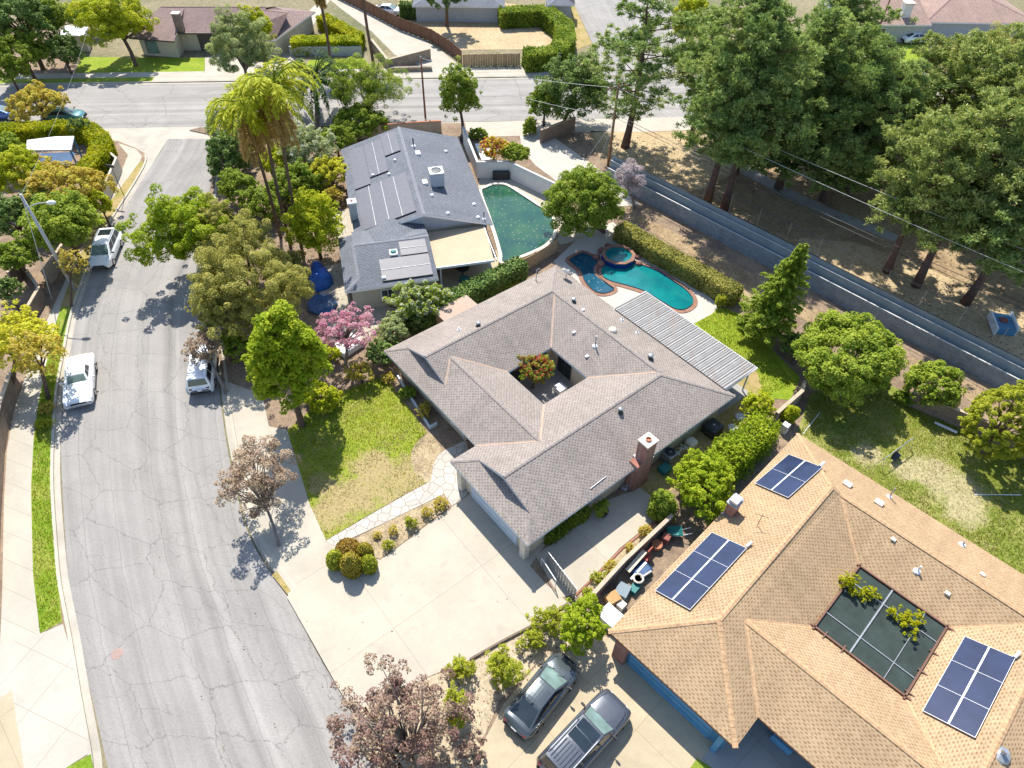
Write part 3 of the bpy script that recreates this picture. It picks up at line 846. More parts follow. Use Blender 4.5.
def conifer(name, label, cx_top, base, height, r0, mat, seed, leaf=0.30, n=9000, group=None):
    """pointed conifer: whorls of drooping boughs"""
    rng = np.random.default_rng(seed)
    b = P(base[0], base[1], LZ)
    root = thing(name, label, 'conifer', b, group)
    lean = Vector(cx_top or (0, 0, 0))
    MB().tube([b - Vector((0, 0, .05)), b + lean * 0.5 + Vector((0, 0, height * 0.5)), b + lean + Vector((0, 0, height * 0.97))], [0.2, 0.12, 0.02], 8).build('trunk', MATS['bark_brown'], root, smooth=True)
    P_, N_, T_, Lg = [], [], [], []
    nb = 150
    for i in range(nb):
        f = (i + rng.uniform()) / nb
        f = f ** 0.85
        z = height * (0.06 + 0.94 * f)
        L = r0 * (1 - f) ** 0.75 * rng.uniform(0.6, 1.15) + 0.12
        a = 2.39996 * i + rng.uniform(-.3, .3)
        k = int(n / nb * (0.35 + 1.3 * (1 - f)))
        s = rng.uniform(0.15, 1, k)
        side = rng.normal(size=k) * 0.24 * (1.1 - s) * L
        x = s * L; zz = 0.30 * s * L - 0.18 * s * s * L + rng.normal(size=k) * 0.07
        ca, sa = math.cos(a), math.sin(a)
        pos = np.stack([ca * x - sa * side, sa * x + ca * side, z + zz], 1) + np.array(lean)[None] * (z / height)
        P_.append(pos)
        d = np.stack([ca + 0 * s, sa + 0 * s, 0.35 + 0 * s], 1) + rng.normal(size=(k, 3)) * 0.35
        Lg.append(d); N_.append(unit(np.array([0, 0, 1.0])[None] + rng.normal(size=(k, 3)) * 0.5)); T_.append(np.clip(rng.uniform(0.1, 0.5, k) + 0.4 * s, 0, 1))
    me = leaf_mesh(name + '_crown', np.concatenate(P_), np.concatenate(N_), np.concatenate(T_), leaf, 2.2, mat, rng, np.concatenate(Lg))
    link_mesh('crown', me, root)
    return root

def pine_mesh(seed, height, r, zlow, n_bough=85, tuft_n=66, mat='leaf_pine', leaf=0.28):
    """tall pine: boughs carrying tufts of needles; returns (trunk builder mesh, crown mesh) round the origin"""
    rng = np.random.default_rng(seed)
    tr = MB()
    bend = rng.uniform(-0.5, 0.5, 2)
    def ax(z):
        f = z / height
        return Vector((bend[0] * math.sin(f * 3.0), bend[1] * math.sin(f * 2.3), z))
    tr.tube([ax(height * k / 8.0) - Vector((0, 0, 0.05 if k == 0 else 0)) for k in range(9)], [0.36 * (1.25 if k == 0 else 1) * (1 - 0.88 * k / 8) for k in range(9)], 9)
    P_, N_, D_, T_ = [], [], [], []
    for i in range(n_bough):
        f = (i + 0.5) / n_bough
        z = zlow + (height - zlow) * f
        prof = math.sin(math.pi * min(1, 0.22 + 0.78 * f)) ** 0.6 * (1.0 if f < 0.75 else 1.0)
        L = r * prof * rng.choice([0.5, 0.75, 1.0, 1.15]) * rng.uniform(0.8, 1.1)
        a = 2.39996 * i + rng.uniform(-.5, .5)
        st = ax(z)
        d = Vector((math.cos(a), math.sin(a), 0))
        e = st + d * L + Vector((0, 0, L * rng.uniform(0.0, 0.45)))
        mid = st.lerp(e, 0.5) + Vector((0, 0, -0.06 * L))
        tr.tube([st, mid, e], [0.09 * (1 - 0.6 * f), 0.05, 0.015], 4)
        nt = max(3, int(L * 3.6))
        ct = rng.uniform(0.2, 0.8)
        for k in range(nt):
            s = rng.uniform(0.35, 1.05)
            c = np.array(st.lerp(e, s)) + rng.normal(size=3) * np.array([0.55, 0.55, 0.3]) * (0.3 + 0.14 * L)
            m = int(tuft_n * rng.uniform(0.6, 1.3))
            dr = unit(rng.normal(size=(m, 3)) + np.array([0, 0, 0.55]))
            rad = rng.uniform(0.28, 0.58)
            rr = rng.uniform(0.25, 1, m) * rad
            P_.append(c[None] + dr * rr[:, None] * np.array([1, 1, 0.75]))
            D_.append(dr); T_.append(np.clip(ct * 0.5 + rng.uniform(0, 0.35, m) + 0.25 * rr / rad, 0, 1))
            N_.append(unit(np.cross(dr, rng.normal(size=(m, 3)))))
    P_ = np.concatenate(P_); N_ = np.concatenate(N_); D_ = np.concatenate(D_); T_ = np.concatenate(T_)
    me = leaf_mesh('pine_crown', P_, unit(N_ + np.array([0, 0.1, 0.7])), T_, leaf, 3.2, mat, rng, D_)
    to = D.meshes.new('pine_trunk')
    to.from_pydata([v[:] for v in tr.v], [], tr.f); to.materials.append(MATS['bark_red'])
    to.polygons.foreach_set('use_smooth', [True] * len(tr.f)); to.update()
    return to, me

def place_pine(meshes, label, p, rz, sc, group=None, name='pine_tree'):
    root = thing(name, label, 'pine tree', p, group)
    root.rotation_euler = (0, 0, rz); root.scale = (sc[0], sc[0], sc[1])
    link_mesh('trunk', meshes[0], root); link_mesh('crown', meshes[1], root)
    return root
# ------------------------------------------------------------------ ground, roads, lots
def structure(mb, name, mat, uvs=False):
    return tag(mb.build(name, mat if not isinstance(mat, str) else MATS[mat], uvs=uvs), kind='structure')

structure(MB().flat([(-1500, -300), (1500, -300), (1500, 2500), (-1500, 2500)], -0.02), 'ground', 'far_ground')

W_EDGE = [P(*q) for q in [(126, 830), (108, 768), (95, 710), (84, 664), (74, 610), (68, 573), (65, 532), (62, 481), (61, 433), (64, 395), (69, 355), (77, 312), (95, 265), (116, 222), (136, 187), (160, 153), (168, 138)]]
E_EDGE = [P(*q) for q in [(430, 830), (385, 768), (352, 712), (333, 680), (310, 640), (288, 597), (262, 560), (246, 528), (236, 490), (226, 440), (220, 395), (214, 345), (209, 300), (207, 260), (208, 220), (211, 180), (216, 150), (222, 137)]]
W_EDGE = smooth_line(W_EDGE, 5); E_EDGE = smooth_line(E_EDGE, 5)
def resample(pts, n):
    d = [0.0]
    for a, b in zip(pts[:-1], pts[1:]): d.append(d[-1] + (b - a).length)
    out = []
    for i in range(n):
        t = d[-1] * i / (n - 1)
        k = max(j for j in range(len(d)) if d[j] <= t + 1e-9); k = min(k, len(pts) - 2)
        f = (t - d[k]) / max(1e-9, d[k + 1] - d[k])
        out.append(pts[k].lerp(pts[k + 1], f))
    return out, d[-1]
def road_strip(name, A, B, mat, z, n=60, across=8):
    A, la = resample(A, n); B, lb = resample(B, n)
    mb = MB(); L = 0.0
    cum = [0.0]
    for i in range(1, n): cum.append(cum[-1] + ((A[i] - A[i - 1]).length + (B[i] - B[i - 1]).length) / 2)
    for i in range(n - 1):
        for j in range(across):
            f0, f1 = j / across, (j + 1) / across
            q = [A[i].lerp(B[i], f0), A[i].lerp(B[i], f1), A[i + 1].lerp(B[i + 1], f1), A[i + 1].lerp(B[i + 1], f0)]
            w0 = (B[i] - A[i]).length; w1 = (B[i + 1] - A[i + 1]).length
            mb.face([(p.x, p.y, z) for p in q], [(f0 * w0, cum[i]), (f1 * w0, cum[i]), (f1 * w1, cum[i + 1]), (f0 * w1, cum[i + 1])])
    return structure(mb, name, mat)
# cross street: straight band
near0, near1 = P(377, 123.5), P(640, 118.5)
sd = (near1 - near0).normalized(); sn = Vector((-sd.y, sd.x, 0))
CF = Frame((near0.x, near0.y), math.atan2(sd.x, sd.y))           # u along the street, v to its near side
far_w = -CF.inv(P(450, 79.5))[1]
A = [CF(-150 + 10 * k, 0) for k in range(36)]; B = [CF(-150 + 10 * k, -far_w) for k in range(36)]
road_strip('cross_street', B, A, 'asphalt_cross', 0.0, 60, 8)
road_strip('street', W_EDGE, E_EDGE, 'asphalt', 0.004, 70, 8)
# concrete cross gutter at the mouth of the street
structure(MB().flat([CF(-49.5, -.05), CF(-21, -.05), P(228, 139), P(168, 139), P(150, 168), P(128, 203), P(118, 220), P(112, 220), P(133, 187), P(147, 162), P(146, 154), P(125, 146)], 0.008), 'cross_gutter', 'gutter')

# side street beyond the cross street
A = [P(604, 76), P(592, 42), P(572, 0), P(556, -40)]; B = [P(705, 71), P(688, 42), P(664, 0), P(646, -40)]
road_strip('side_street', A, B, 'asphalt_cross', 0.008, 12, 6)

def lot(name, pts, mat, z=LZ):
    return structure(MB().slab(pts, -0.05, z), name, mat)
def sheet(name, pts, mat, lvl=1):
    return structure(MB().flat(pts, LZ + 0.004 * lvl), name, mat)
# kerb line of the street's left side, then the lot behind it
KW = smooth_line([P(*q, LZ) for q in [(128, 860), (97, 790), (91, 751), (80, 690), (71, 636), (63, 595), (59.5, 573), (56, 532), (53, 481), (54, 433), (57, 391), (64, 352), (73, 309), (89, 265), (110, 222), (132, 187), (145.5, 163), (146, 154)]], 4)
lot('left_lot', KW + [G(136, 148), G(118, 141), CF(-46, 0.3), CF(-150, 0.3), CF(-150, 150), Vector((-20, -10, 0))], 'bare_soil')
E2 = offset_line(E_EDGE, 0.0)
KE = offset_line(E_EDGE, 0.55)
east = KE[:-1] + [CF(-22.6, 1.0), CF(-21.5, 0.35)] + [CF(-20 + 10 * k, 0.35) for k in range(22)] + [CF(200, 120), Vector((150, -10, 0)), Vector((-2, -5, 0))]
lot('middle_lot', east, 'bare_soil')
# far side of the cross street, split by the side street
s0 = CF.inv(P(604, 76))[0]; s1 = CF.inv(P(705, 71))[0]
lot('far_lot', [CF(-150, -far_w - .35), CF(s0 - 1.5, -far_w - .35), P(602, 70), P(591, 42), P(571, 0), P(545, -60), CF(-60, -140), CF(-160, -140)], 'far_ground')
lot('far_right_lot', [CF(s1 + 1.5, -far_w - .35), CF(220, -far_w - .35), CF(220, -140), P(640, -60), P(665, 0), P(689, 42), P(704, 66)], 'far_ground')
# kerbs and gutters as raised strips
def strip(name, line, d0, d1, z, mat, sides=False):
    a = offset_line(line, d0); b = offset_line(line, d1)
    mb = MB()
    for i in range(len(a) - 1):
        mb.face([(a[i].x, a[i].y, z), (b[i].x, b[i].y, z), (b[i + 1].x, b[i + 1].y, z), (a[i + 1].x, a[i + 1].y, z)])
        if sides:
            for q in (a, b): mb.face([(q[i].x, q[i].y, -0.02), (q[i + 1].x, q[i + 1].y, -0.02), (q[i + 1].x, q[i + 1].y, z), (q[i].x, q[i].y, z)])
    return structure(mb, name, mat)
strip('kerb', KW, -0.18, 0.02, LZ + 0.012, 'kerb', True)
strip('gutter_pan', KW, 0.025, 0.42, 0.014, 'gutter')
strip('kerb', KE, -0.02, 0.18, LZ + 0.012, 'kerb', True)
strip('gutter_pan', KE, -0.42, -0.025, 0.0145, 'gutter')
far_line = [CF(-150 + 5 * k, -far_w - .35) for k in range(int((s0 - 2 + 150) / 5) + 1)]
strip('kerb', far_line, -0.2, 0.02, LZ + 0.012, 'kerb', True)
strip('gutter_pan', far_line, 0.03, 0.5, 0.010, 'gutter')
near_line = [CF(-20 + 5 * k, 0.35) for k in range(44)]
strip('kerb', near_line, 0.0, 0.2, LZ + 0.012, 'kerb', True)

def px(*q): return [G(*p) for p in q]
# left side of the street: path, verge, apron
sheet('left_path', px((-30, 800), (-6, 740), (0, 645), (2, 600), (4, 500), (7, 450), (14, 410), (28, 370), (40, 335), (52, 310), (70, 270), (86, 240), (100, 212), (118, 180), (128, 155), (118, 143), (136, 149), (142, 156), (140, 162), (101, 214), (84, 245), (61, 306), (54, 330), (46, 365), (38, 405), (34, 433), (31, 487), (33, 575), (40, 634), (42, 660), (60, 730), (76, 800)), 'concrete', 1)
sheet('verge', px((40, 633), (33, 575), (31, 487), (34, 433), (38, 405), (46, 365), (54, 330), (61, 306), (72, 307), (63, 352), (56, 391), (52.5, 433), (51, 481), (54, 532), (57.5, 575), (62, 622)), 'verge_grass', 2)
sheet('verge', px((61, 305), (84, 245), (101, 214), (141, 160), (144.5, 163), (131, 187), (109, 222), (88, 265), (73, 305)), 'verge_dry', 2)
sheet('driveway_apron', px((-20, 652), (40, 634), (63, 624), (72, 655), (81, 700), (91, 752), (66, 768), (50, 800), (-40, 800)), 'apron', 4)
sheet('tan_drive', px((-30, 720), (12, 690), (24, 768), (30, 800), (-40, 800)), 'tan_concrete', 5)
sheet('verge', px((66, 768), (91, 754), (95, 775), (104, 800), (72, 800)), 'verge_grass', 5)
# right side: path by the kerb
kp = [p for p in KE[:62]]
pathR = offset_line(kp, 0.2); pathL = offset_line(kp, 2.6)
mbp = MB()
for i in range(len(kp) - 1):
    mbp.face([(q.x, q.y, LZ + .004) for q in (pathR[i], pathL[i], pathL[i + 1], pathR[i + 1])])
structure(mbp, 'path', 'walk')
sheet('verge', px((272, 575), (287, 594), (291, 591), (277, 571)), 'verge_dry', 3)
# main house plot
sheet('wide_walk', px((236, 412), (262, 425), (288, 430), (328, 541), (290, 598), (262, 552), (243, 500)), 'walk', 2)
sheet('front_lawn', px((287, 430), (300, 420), (318, 402), (352, 388), (377, 378), (390, 383), (427, 432), (418, 440), (411, 452), (412, 467), (418, 478), (426, 483), (400, 497), (365, 517), (326, 540), (310, 505)), 'lawn_front', 3)
mul = [G(*q) for q in [(429, 433), (420, 439), (412, 450), (412, 466), (419, 478), (428, 483), (434, 478), (438, 462), (441, 450), (436, 441)]]
sheet('mulch_ring', smooth_line(mul, 4, True), 'bark_mulch', 5)
sheet('flagstone_walk', px((326, 541), (365, 518), (400, 498), (431, 481), (433, 466), (438, 455), (445, 450), (466, 440), (474, 470), (467, 495), (452, 506), (444, 494), (372, 529), (345, 541), (334, 546)), 'flagstone', 6)
sheet('planting_bed', px((345, 545), (372, 529.5), (444, 494.5), (451, 506), (425, 525), (400, 545), (380, 559), (370, 556)), 'bark_mulch', 5)
sheet('driveway', px((287, 597), (326, 542), (345, 546), (372, 558), (380, 560), (400, 546), (426, 526), (452, 507), (467, 496), (490, 470), (545, 545), (530, 566), (547, 585), (570, 604), (540, 622), (500, 643), (462, 664), (430, 676), (400, 690), (352, 712)), 'driveway', 4)
sheet('side_slab', px((536, 556), (560, 536), (600, 503), (640, 488), (656, 500), (652, 522), (620, 548), (590, 580), (575, 594), (560, 598), (545, 572)), 'driveway', 5)
sheet('side_grass', px((634, 484), (690, 435), (745, 395), (765, 400), (735, 440), (690, 480), (655, 500)), 'verge_dry', 4)
sheet('planting_strip', px((577, 596), (592, 580), (622, 549), (654, 524), (662, 530), (600, 588), (588, 602)), 'bark_mulch', 6)
sheet('planting_bank', px((352, 713), (400, 691), (430, 677), (462, 665), (500, 644), (540, 623), (572, 605), (610, 640), (600, 655), (565, 655), (540, 660), (500, 700), (470, 768), (440, 830), (400, 830)), 'bank_soil', 3)
sheet('right_driveway', px((600, 655), (612, 632), (640, 650), (740, 745), (790, 800), (660, 900), (440, 860), (470, 768), (503, 705), (545, 655)), 'tan_concrete', 4)
sheet('front_patch', px((690, 768), (697, 758), (712, 768), (722, 790), (690, 800)), 'verge_grass', 6)
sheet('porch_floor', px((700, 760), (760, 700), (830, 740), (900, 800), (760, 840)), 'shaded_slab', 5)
# back gardens
sheet('pool_terrace', px((553, 262), (585, 232), (613, 222), (640, 246), (706, 294), (716, 302), (717, 309), (712, 314), (694, 323.5), (660, 318), (640, 330), (620, 320), (600, 300), (570, 275)), 'pool_deck', 3)
sheet('back_lawn', px((694, 323.5), (712, 314), (717, 308), (725, 308), (748, 318), (765, 342), (800, 378), (790, 400), (762, 398), (757, 372), (720, 345)), 'lawn_bright', 4)
sheet('dry_yard', px((757, 372), (765, 400), (745, 396), (735, 385), (748, 370)), 'verge_dry', 6)
sheet('right_yard', px((797, 433), (810, 395), (860, 372), (905, 392), (975, 420), (1060, 470), (1080, 620), (1024, 585), (900, 500)), 'lawn_back', 4)
sheet('dirt_strip', px((618, 205), (680, 235), (745, 270), (800, 300), (900, 352), (1024, 404), (1100, 440), (1090, 470), (1000, 420), (930, 375), (860, 350), (800, 318), (742, 300), (700, 262), (640, 225)), 'dirt', 5)
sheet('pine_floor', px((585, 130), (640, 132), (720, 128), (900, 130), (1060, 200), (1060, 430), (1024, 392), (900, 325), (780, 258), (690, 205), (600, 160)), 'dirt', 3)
sheet('sun_dirt', px((590, 131), (640, 133), (760, 129), (780, 150), (700, 190), (650, 178), (612, 160)), 'tan_dirt', 4)  # sandy dirt sheets kept paler, sunlight on the ground put into their colour
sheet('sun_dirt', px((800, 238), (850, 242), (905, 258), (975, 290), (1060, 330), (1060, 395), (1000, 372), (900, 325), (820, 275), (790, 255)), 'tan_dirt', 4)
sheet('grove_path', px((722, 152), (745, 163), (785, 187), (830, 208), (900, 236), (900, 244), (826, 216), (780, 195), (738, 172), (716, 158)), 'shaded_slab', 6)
sheet('street_path', px((465, 122.5), (573, 119.5), (680, 117), (1000, 104), (1000, 117), (720, 129), (640, 132), (572, 132.5), (520, 136), (478, 137), (466, 130)), 'concrete', 4)
sheet('ramp', px((520, 136), (548, 134), (572, 150), (600, 170), (640, 205), (600, 208), (560, 184), (535, 165), (522, 150)), 'pool_deck', 5)
sheet('neighbour_court', px((478, 188), (480, 176), (510, 172), (560, 196), (600, 235), (560, 245), (547, 215), (507, 188)), 'driveway', 5)
sheet('neighbour_yard', px((436, 300), (440, 258), (500, 250), (520, 262), (470, 292), (450, 312)), 'tan_concrete', 6)
sheet('side_path', px((330, 212), (352, 208), (356, 236), (338, 240)), 'walk', 6)
sheet('garden_soil', px((215, 140), (345, 130), (352, 240), (345, 300), (390, 340), (400, 360), (355, 385), (300, 400), (250, 390), (222, 380), (212, 300), (208, 220)), 'bare_soil', 2)
sheet('neighbour_walk', px((318, 268), (345, 262), (350, 300), (405, 310), (400, 322), (340, 350), (322, 330)), 'walk', 5)
# across the cross street
def fpx(*q): return [P(*p, LZ) for p in q]
sheet('far_path', [CF(-110, -far_w - 1.9), CF(s0 - 3, -far_w - 1.9), CF(s0 - 3, -far_w - 3.6), CF(-110, -far_w - 3.6)], 'concrete', 6)
sheet('far_verge', [CF(-110, -far_w - .6), CF(-31, -far_w - .6), CF(-31, -far_w - 1.9), CF(-110, -far_w - 1.9)], 'lawn_bright', 6)
sheet('far_apron', [CF(-31, -far_w - .6), CF(s0 - 2, -far_w - .6), CF(s0 - 2, -far_w - 1.9), CF(-31, -far_w - 1.9)], 'concrete', 3)
sheet('far_lawn', fpx((72, 78), (82, 57), (205, 58), (204, 76)), 'lawn_bright', 4)
sheet('far_lawn', fpx((300, 72), (310, 60), (364, 58), (372, 68)), 'lawn_bright', 4)
sheet('far_drive', fpx((205, 76), (205, 58), (280, 40), (320, 0), (345, -20), (330, 0), (300, 45), (290, 72)), 'concrete', 4)
sheet('far_alley', fpx((463, 68), (440, 50), (395, 22), (350, -10), (318, -10), (340, 8), (372, 32), (395, 55), (425, 68)), 'concrete', 5)
sheet('far_yard', fpx((395, 22), (460, 50), (560, 49), (558, 22), (520, 5), (400, -10)), 'tan_dirt', 4)
sheet('far_verge', fpx((572, 0), (548, -20), (560, 40), (575, 50), (592, 44)), 'verge_dry', 5)
sheet('far_lawn', fpx((840, 62), (860, 44), (930, 44), (925, 62)), 'lawn_bright', 5)
sheet('far_yard', fpx((0, 75), (75, 75), (90, 40), (0, 20), (-60, 30)), 'bare_soil', 3)
# ------------------------------------------------------------------ houses
def slope_uv(pts):
    a, b, c = pts[0], pts[1], pts[2]
    n = Vector((0, 0, 0))
    for i in range(len(pts)):
        p, q = pts[i], pts[(i + 1) % len(pts)]
        n += Vector(((p.y - q.y) * (p.z + q.z), (p.z - q.z) * (p.x + q.x), (p.x - q.x) * (p.y + q.y)))
    n.normalize()
    if n.z < 0: n = -n
    t = Vector((0, 0, 1)).cross(n)
    t = t.normalized() if t.length > 1e-4 else Vector((1, 0, 0))
    up = n.cross(t)
    return [(p.dot(t), p.dot(up)) for p in pts]

def roof_mb(F, polys):
    mb = MB()
    for pl in polys:
        w = [F(*p) for p in pl]
        uv = slope_uv(w)
        tris = tessellate_polygon([w]) if len(w) > 4 else [tuple(range(len(w)))]
        for t_ in tris:
            q = [w[i] for i in t_]; u = [uv[i] for i in t_]
            n = (q[1] - q[0]).cross(q[2] - q[0])
            if n.z < 0: q.reverse(); u.reverse()
            mb.face(q, u)
    return mb

def eaves(F, line, parent, mat, h=0.19, closed=True, soffit=0.62, name='fascia', soffit_mat=None, inward=1):
    """fascia board and soffit under a roof edge"""
    mb = MB(); sb = MB()
    n = len(line)
    c = Vector((sum(p[0] for p in line) / n, sum(p[1] for p in line) / n, 0))
    area = sum(line[i][0] * line[(i + 1) % n][1] - line[(i + 1) % n][0] * line[i][1] for i in range(n))
    sg = (1 if area > 0 else -1) * inward
    for i in range(n if closed else n - 1):
        a, b = line[i], line[(i + 1) % n]
        d = Vector((b[0] - a[0], b[1] - a[1], 0)); d.normalize()
        nn = Vector((-d.y, d.x, 0)) * sg
        za, zb = a[2], b[2]
        p0, p1 = F(a[0], a[1], za - .005), F(b[0], b[1], zb - .005)
        q0, q1 = F(a[0], a[1], za - h), F(b[0], b[1], zb - h)
        i0, i1 = F(a[0] + nn.x * .04, a[1] + nn.y * .04, za - .005), F(b[0] + nn.x * .04, b[1] + nn.y * .04, zb - .005)
        j0, j1 = F(a[0] + nn.x * .04, a[1] + nn.y * .04, za - h), F(b[0] + nn.x * .04, b[1] + nn.y * .04, zb - h)
        mb.face([p0, q0, q1, p1]); mb.face([i0, i1, j1, j0]); mb.face([q0, j0, j1, q1])
        if soffit:
            s0 = F(a[0] + nn.x * soffit, a[1] + nn.y * soffit, za - h + .02 + .001 * i); s1 = F(b[0] + nn.x * soffit, b[1] + nn.y * soffit, zb - h + .02 + .001 * i)
            sb.face([F(a[0] + nn.x * .04, a[1] + nn.y * .04, za - h + .02 + .001 * i), s0, s1, F(b[0] + nn.x * .04, b[1] + nn.y * .04, zb - h + .02 + .001 * i)])
    o = mb.build(name, MATS[mat], parent)
    if soffit: sb.build('soffit', MATS[soffit_mat or mat], parent)
    return o

def walls(F, line, z1, parent, mat, closed=True, name='wall', z0=LZ):
    mb = MB(); n = len(line)
    for i in range(n if closed else n - 1):
        a, b = line[i], line[(i + 1) % n]
        mb.face([F(a[0], a[1], z0), F(b[0], b[1], z0), F(b[0], b[1], z1), F(a[0], a[1], z1)])
    return mb.build(name, MATS[mat], parent)

def cap_line(F, mb, a, b, w=0.26, lift=0.03):
    """ridge cap: a shallow folded strip of tiles along a roof line"""
    p, q = F(*a), F(*b)
    d = (q - p).normalized()
    s = Vector((d.y, -d.x, 0)); s = s.normalized() * (w / 2)
    up = Vector((0, 0, lift)); dn = Vector((0, 0, -w * 0.10 + 0.012))
    L = (q - p).length; n = max(1, int(L / 0.3))
    for i in range(n):
        f0, f1 = i / n, (i + 1) / n
        e0, e1 = p.lerp(q, f0), p.lerp(q, f1)
        k0, k1 = Vector((0, 0, 0.012)), Vector((0, 0, 0.0))
        mb.face([e0 + up + k0, e1 + up + k1, e1 + s + dn + k1, e0 + s + dn + k0])
        mb.face([e0 + up + k0, e0 - s + dn + k0, e1 - s + dn + k1, e1 + up + k1])

def window(F, parent, u, v, z, w, h, side, frame='trim_white', name='window', pane='glass_house', depth=0.06):
    """window on a wall; side = ('u',+1) etc: outward direction in the house frame"""
    o = F.u * side[1] if side[0] == 'u' else F.v * side[1]
    al = F.v if side[0] == 'u' else F.u
    c = F(u, v, z)
    up = Vector((0, 0, 1))
    f = MB()
    t_ = 0.07
    for s in (-1, 1):
        f.box(c + al * (s * (w / 2 - t_ / 2)) + o * 0.02, (t_, depth, h), ax=(al, o, up))
        f.box(c + up * (s * (h / 2 - t_ / 2)) + o * 0.022, (w - 2 * t_, depth, t_), ax=(al, o, up))
    f.box(c + o * 0.018, (0.05, depth, h - 2 * t_), ax=(al, o, up))
    fr = f.build(name, MATS[frame], parent)
    MB().box(c + o * 0.012, (w - 2 * t_, 0.02, h - 2 * t_), ax=(al, o, up)).build('pane', MATS[pane], fr)
    return fr

# ---- the main house
p0 = P(384, 350.8, 2.7)
H1 = Frame((p0.x, p0.y), R(50.0))
E1 = 2.7
h1 = thing('ranch_house', 'ranch house in the middle with grey brown shingle roof around a square courtyard', 'house', H1(8, 10, LZ))
zb = E1 + .405 * 1.35
polys1 = [
    [(0, 0, 2.7), (18, 0, 2.7), (13.89, 3.9, 4.28), (1.35, 3.9, 4.28), (1.35, 1.35, zb)],
    [(0, 0, 2.7), (1.35, 1.35, zb), (1.35, 6.45, zb), (3.05, 4.75, 3.935), (3.05, 15.17, 3.935), (0, 12.0, 2.7)],
    [(1.35, 3.9, 4.28), (13.89, 3.9, 4.28), (14.1, 4.1, 4.2), (10.58, 7.8, 2.7), (6.2, 7.8, 2.7), (3.05, 4.75, 3.935), (1.35, 6.45, zb)],
    [(6.2, 7.8, 2.7), (6.2, 12, 2.7), (3.05, 15.17, 3.935), (3.05, 4.75, 3.935)],
    [(10.58, 12, 2.7), (10.58, 7.8, 2.7), (14.1, 4.1, 4.2), (14.1, 15.84, 4.2)],
    [(18, 0, 2.7), (18, 20.2, 2.7), (13.84, 16.1, 4.3), (14.1, 15.84, 4.2), (14.1, 4.1, 4.2), (13.89, 3.9, 4.28)],
    [(-2.2, 12, 2.7), (0, 12, 2.7), (3.05, 15.17, 3.935), (6.2, 12, 2.7), (10.58, 12, 2.7), (14.1, 15.84, 4.2), (13.84, 16.1, 4.3), (-.85, 16.1, 4.3), (-.85, 13.4, zb)],
    [(18, 20.2, 2.7), (-2.2, 20.2, 2.7), (-.85, 18.8, zb), (-.85, 16.1, 4.3), (13.84, 16.1, 4.3)],
    [(-2.2, 12, 2.7), (-.85, 13.4, zb), (-.85, 18.8, zb), (-2.2, 20.2, 2.7)],
    # little skirts running in under the gables
    [(1.35, 1.35, zb - .004), (1.35, 6.45, zb - .004), (1.75, 6.1, zb + .155), (1.75, 1.75, zb + .155)],
    [(-.85, 13.4, zb - .004), (-.85, 18.8, zb - .004), (-.45, 18.4, zb + .155), (-.45, 13.8, zb + .155)],
]
roof1 = roof_mb(H1, polys1).build('roof', MATS['shingle_grey'], h1)
mb = MB()
for a, b in (((1.35, 3.9, 4.28), (13.89, 3.9, 4.28)), ((13.89, 3.9, 4.28), (14.1, 4.1, 4.2)), ((14.1, 4.1, 4.2), (14.1, 15.84, 4.2)), ((-.85, 16.1, 4.3), (13.84, 16.1, 4.3)),
             ((3.05, 4.75, 3.935), (3.05, 15.17, 3.935)), ((18, 0, 2.7), (13.89, 3.9, 4.28)), ((18, 20.2, 2.7), (13.84, 16.1, 4.3)), ((0, 0, 2.7), (1.35, 1.35, zb)), ((-2.2, 12, 2.7), (-.85, 13.4, zb)), ((-2.2, 20.2, 2.7), (-.85, 18.8, zb))):
    mb = MB(); cap_line(H1, mb, a, b); mb.build('ridge_cap', MATS['ridge_grey'], roof1)
mb = MB()
for a, b in (((10.58, 7.8, 2.7), (14.1, 4.1, 4.2)), ((6.2, 7.8, 2.7), (3.05, 4.75, 3.935)), ((6.2, 12, 2.7), (3.05, 15.17, 3.935)), ((10.58, 12, 2.7), (14.1, 15.84, 4.2)), ((3.05, 4.75, 3.935), (1.35, 6.45, zb)), ((3.05, 15.17, 3.935), (0, 12, 2.7))):
    p, q = H1(*a), H1(*b)
    d = (q - p).normalized(); s = Vector((d.y, -d.x, 0)).normalized() * 0.085; up = Vector((0, 0, .035))
    mb.face([p + s + up, q + s + up, q + up * .3, p + up * .3]); mb.face([p + up * .3, q + up * .3, q - s + up, p - s + up])
    mb.build('valley_flashing', MATS['valley_tan'], roof1); mb = MB()
for (u, v0, vr, v1) in ((1.62, 1.7, 3.9, 6.2), (-.58, 13.7, 16.1, 18.5)):
    MB().face([H1(u, v0, zb + .05), H1(u, v1, zb + .05), H1(u, vr, 4.24)]).build('gable', MATS['gable_shade_blue'], h1)
    m2 = MB()                       # barge boards
    for va, za in ((v0 - .33, zb), (v1 + .27, zb)):
        uu = u - .29
        a, b = H1(uu, va, za - .02), H1(uu, vr, 4.275)
        m2.face([a, b, b - Vector((0, 0, .2)), a - Vector((0, 0, .06))])
        m2.face([a + H1.u * .03, a + H1.u * .03 - Vector((0, 0, .06)), b + H1.u * .03 - Vector((0, 0, .2)), b + H1.u * .03])
    m2.build('barge_board', MATS['trim_blue_white'], h1)
eaves(H1, [(0, 0, 2.7), (18, 0, 2.7), (18, 20.2, 2.7), (-2.2, 20.2, 2.7), (-2.2, 12, 2.7), (0, 12, 2.7)], h1, 'trim_blue_white')
eaves(H1, [(6.2, 7.8, 2.7), (10.58, 7.8, 2.7), (10.58, 12, 2.7), (6.2, 12, 2.7)], h1, 'trim_blue_white', inward=-1)
W1 = [(.85, .6), (17.4, .6), (17.4, 19.6), (-1.7, 19.6), (-1.7, 12.55), (1.3, 12.55), (1.3, 9.5), (.85, 9.5)]
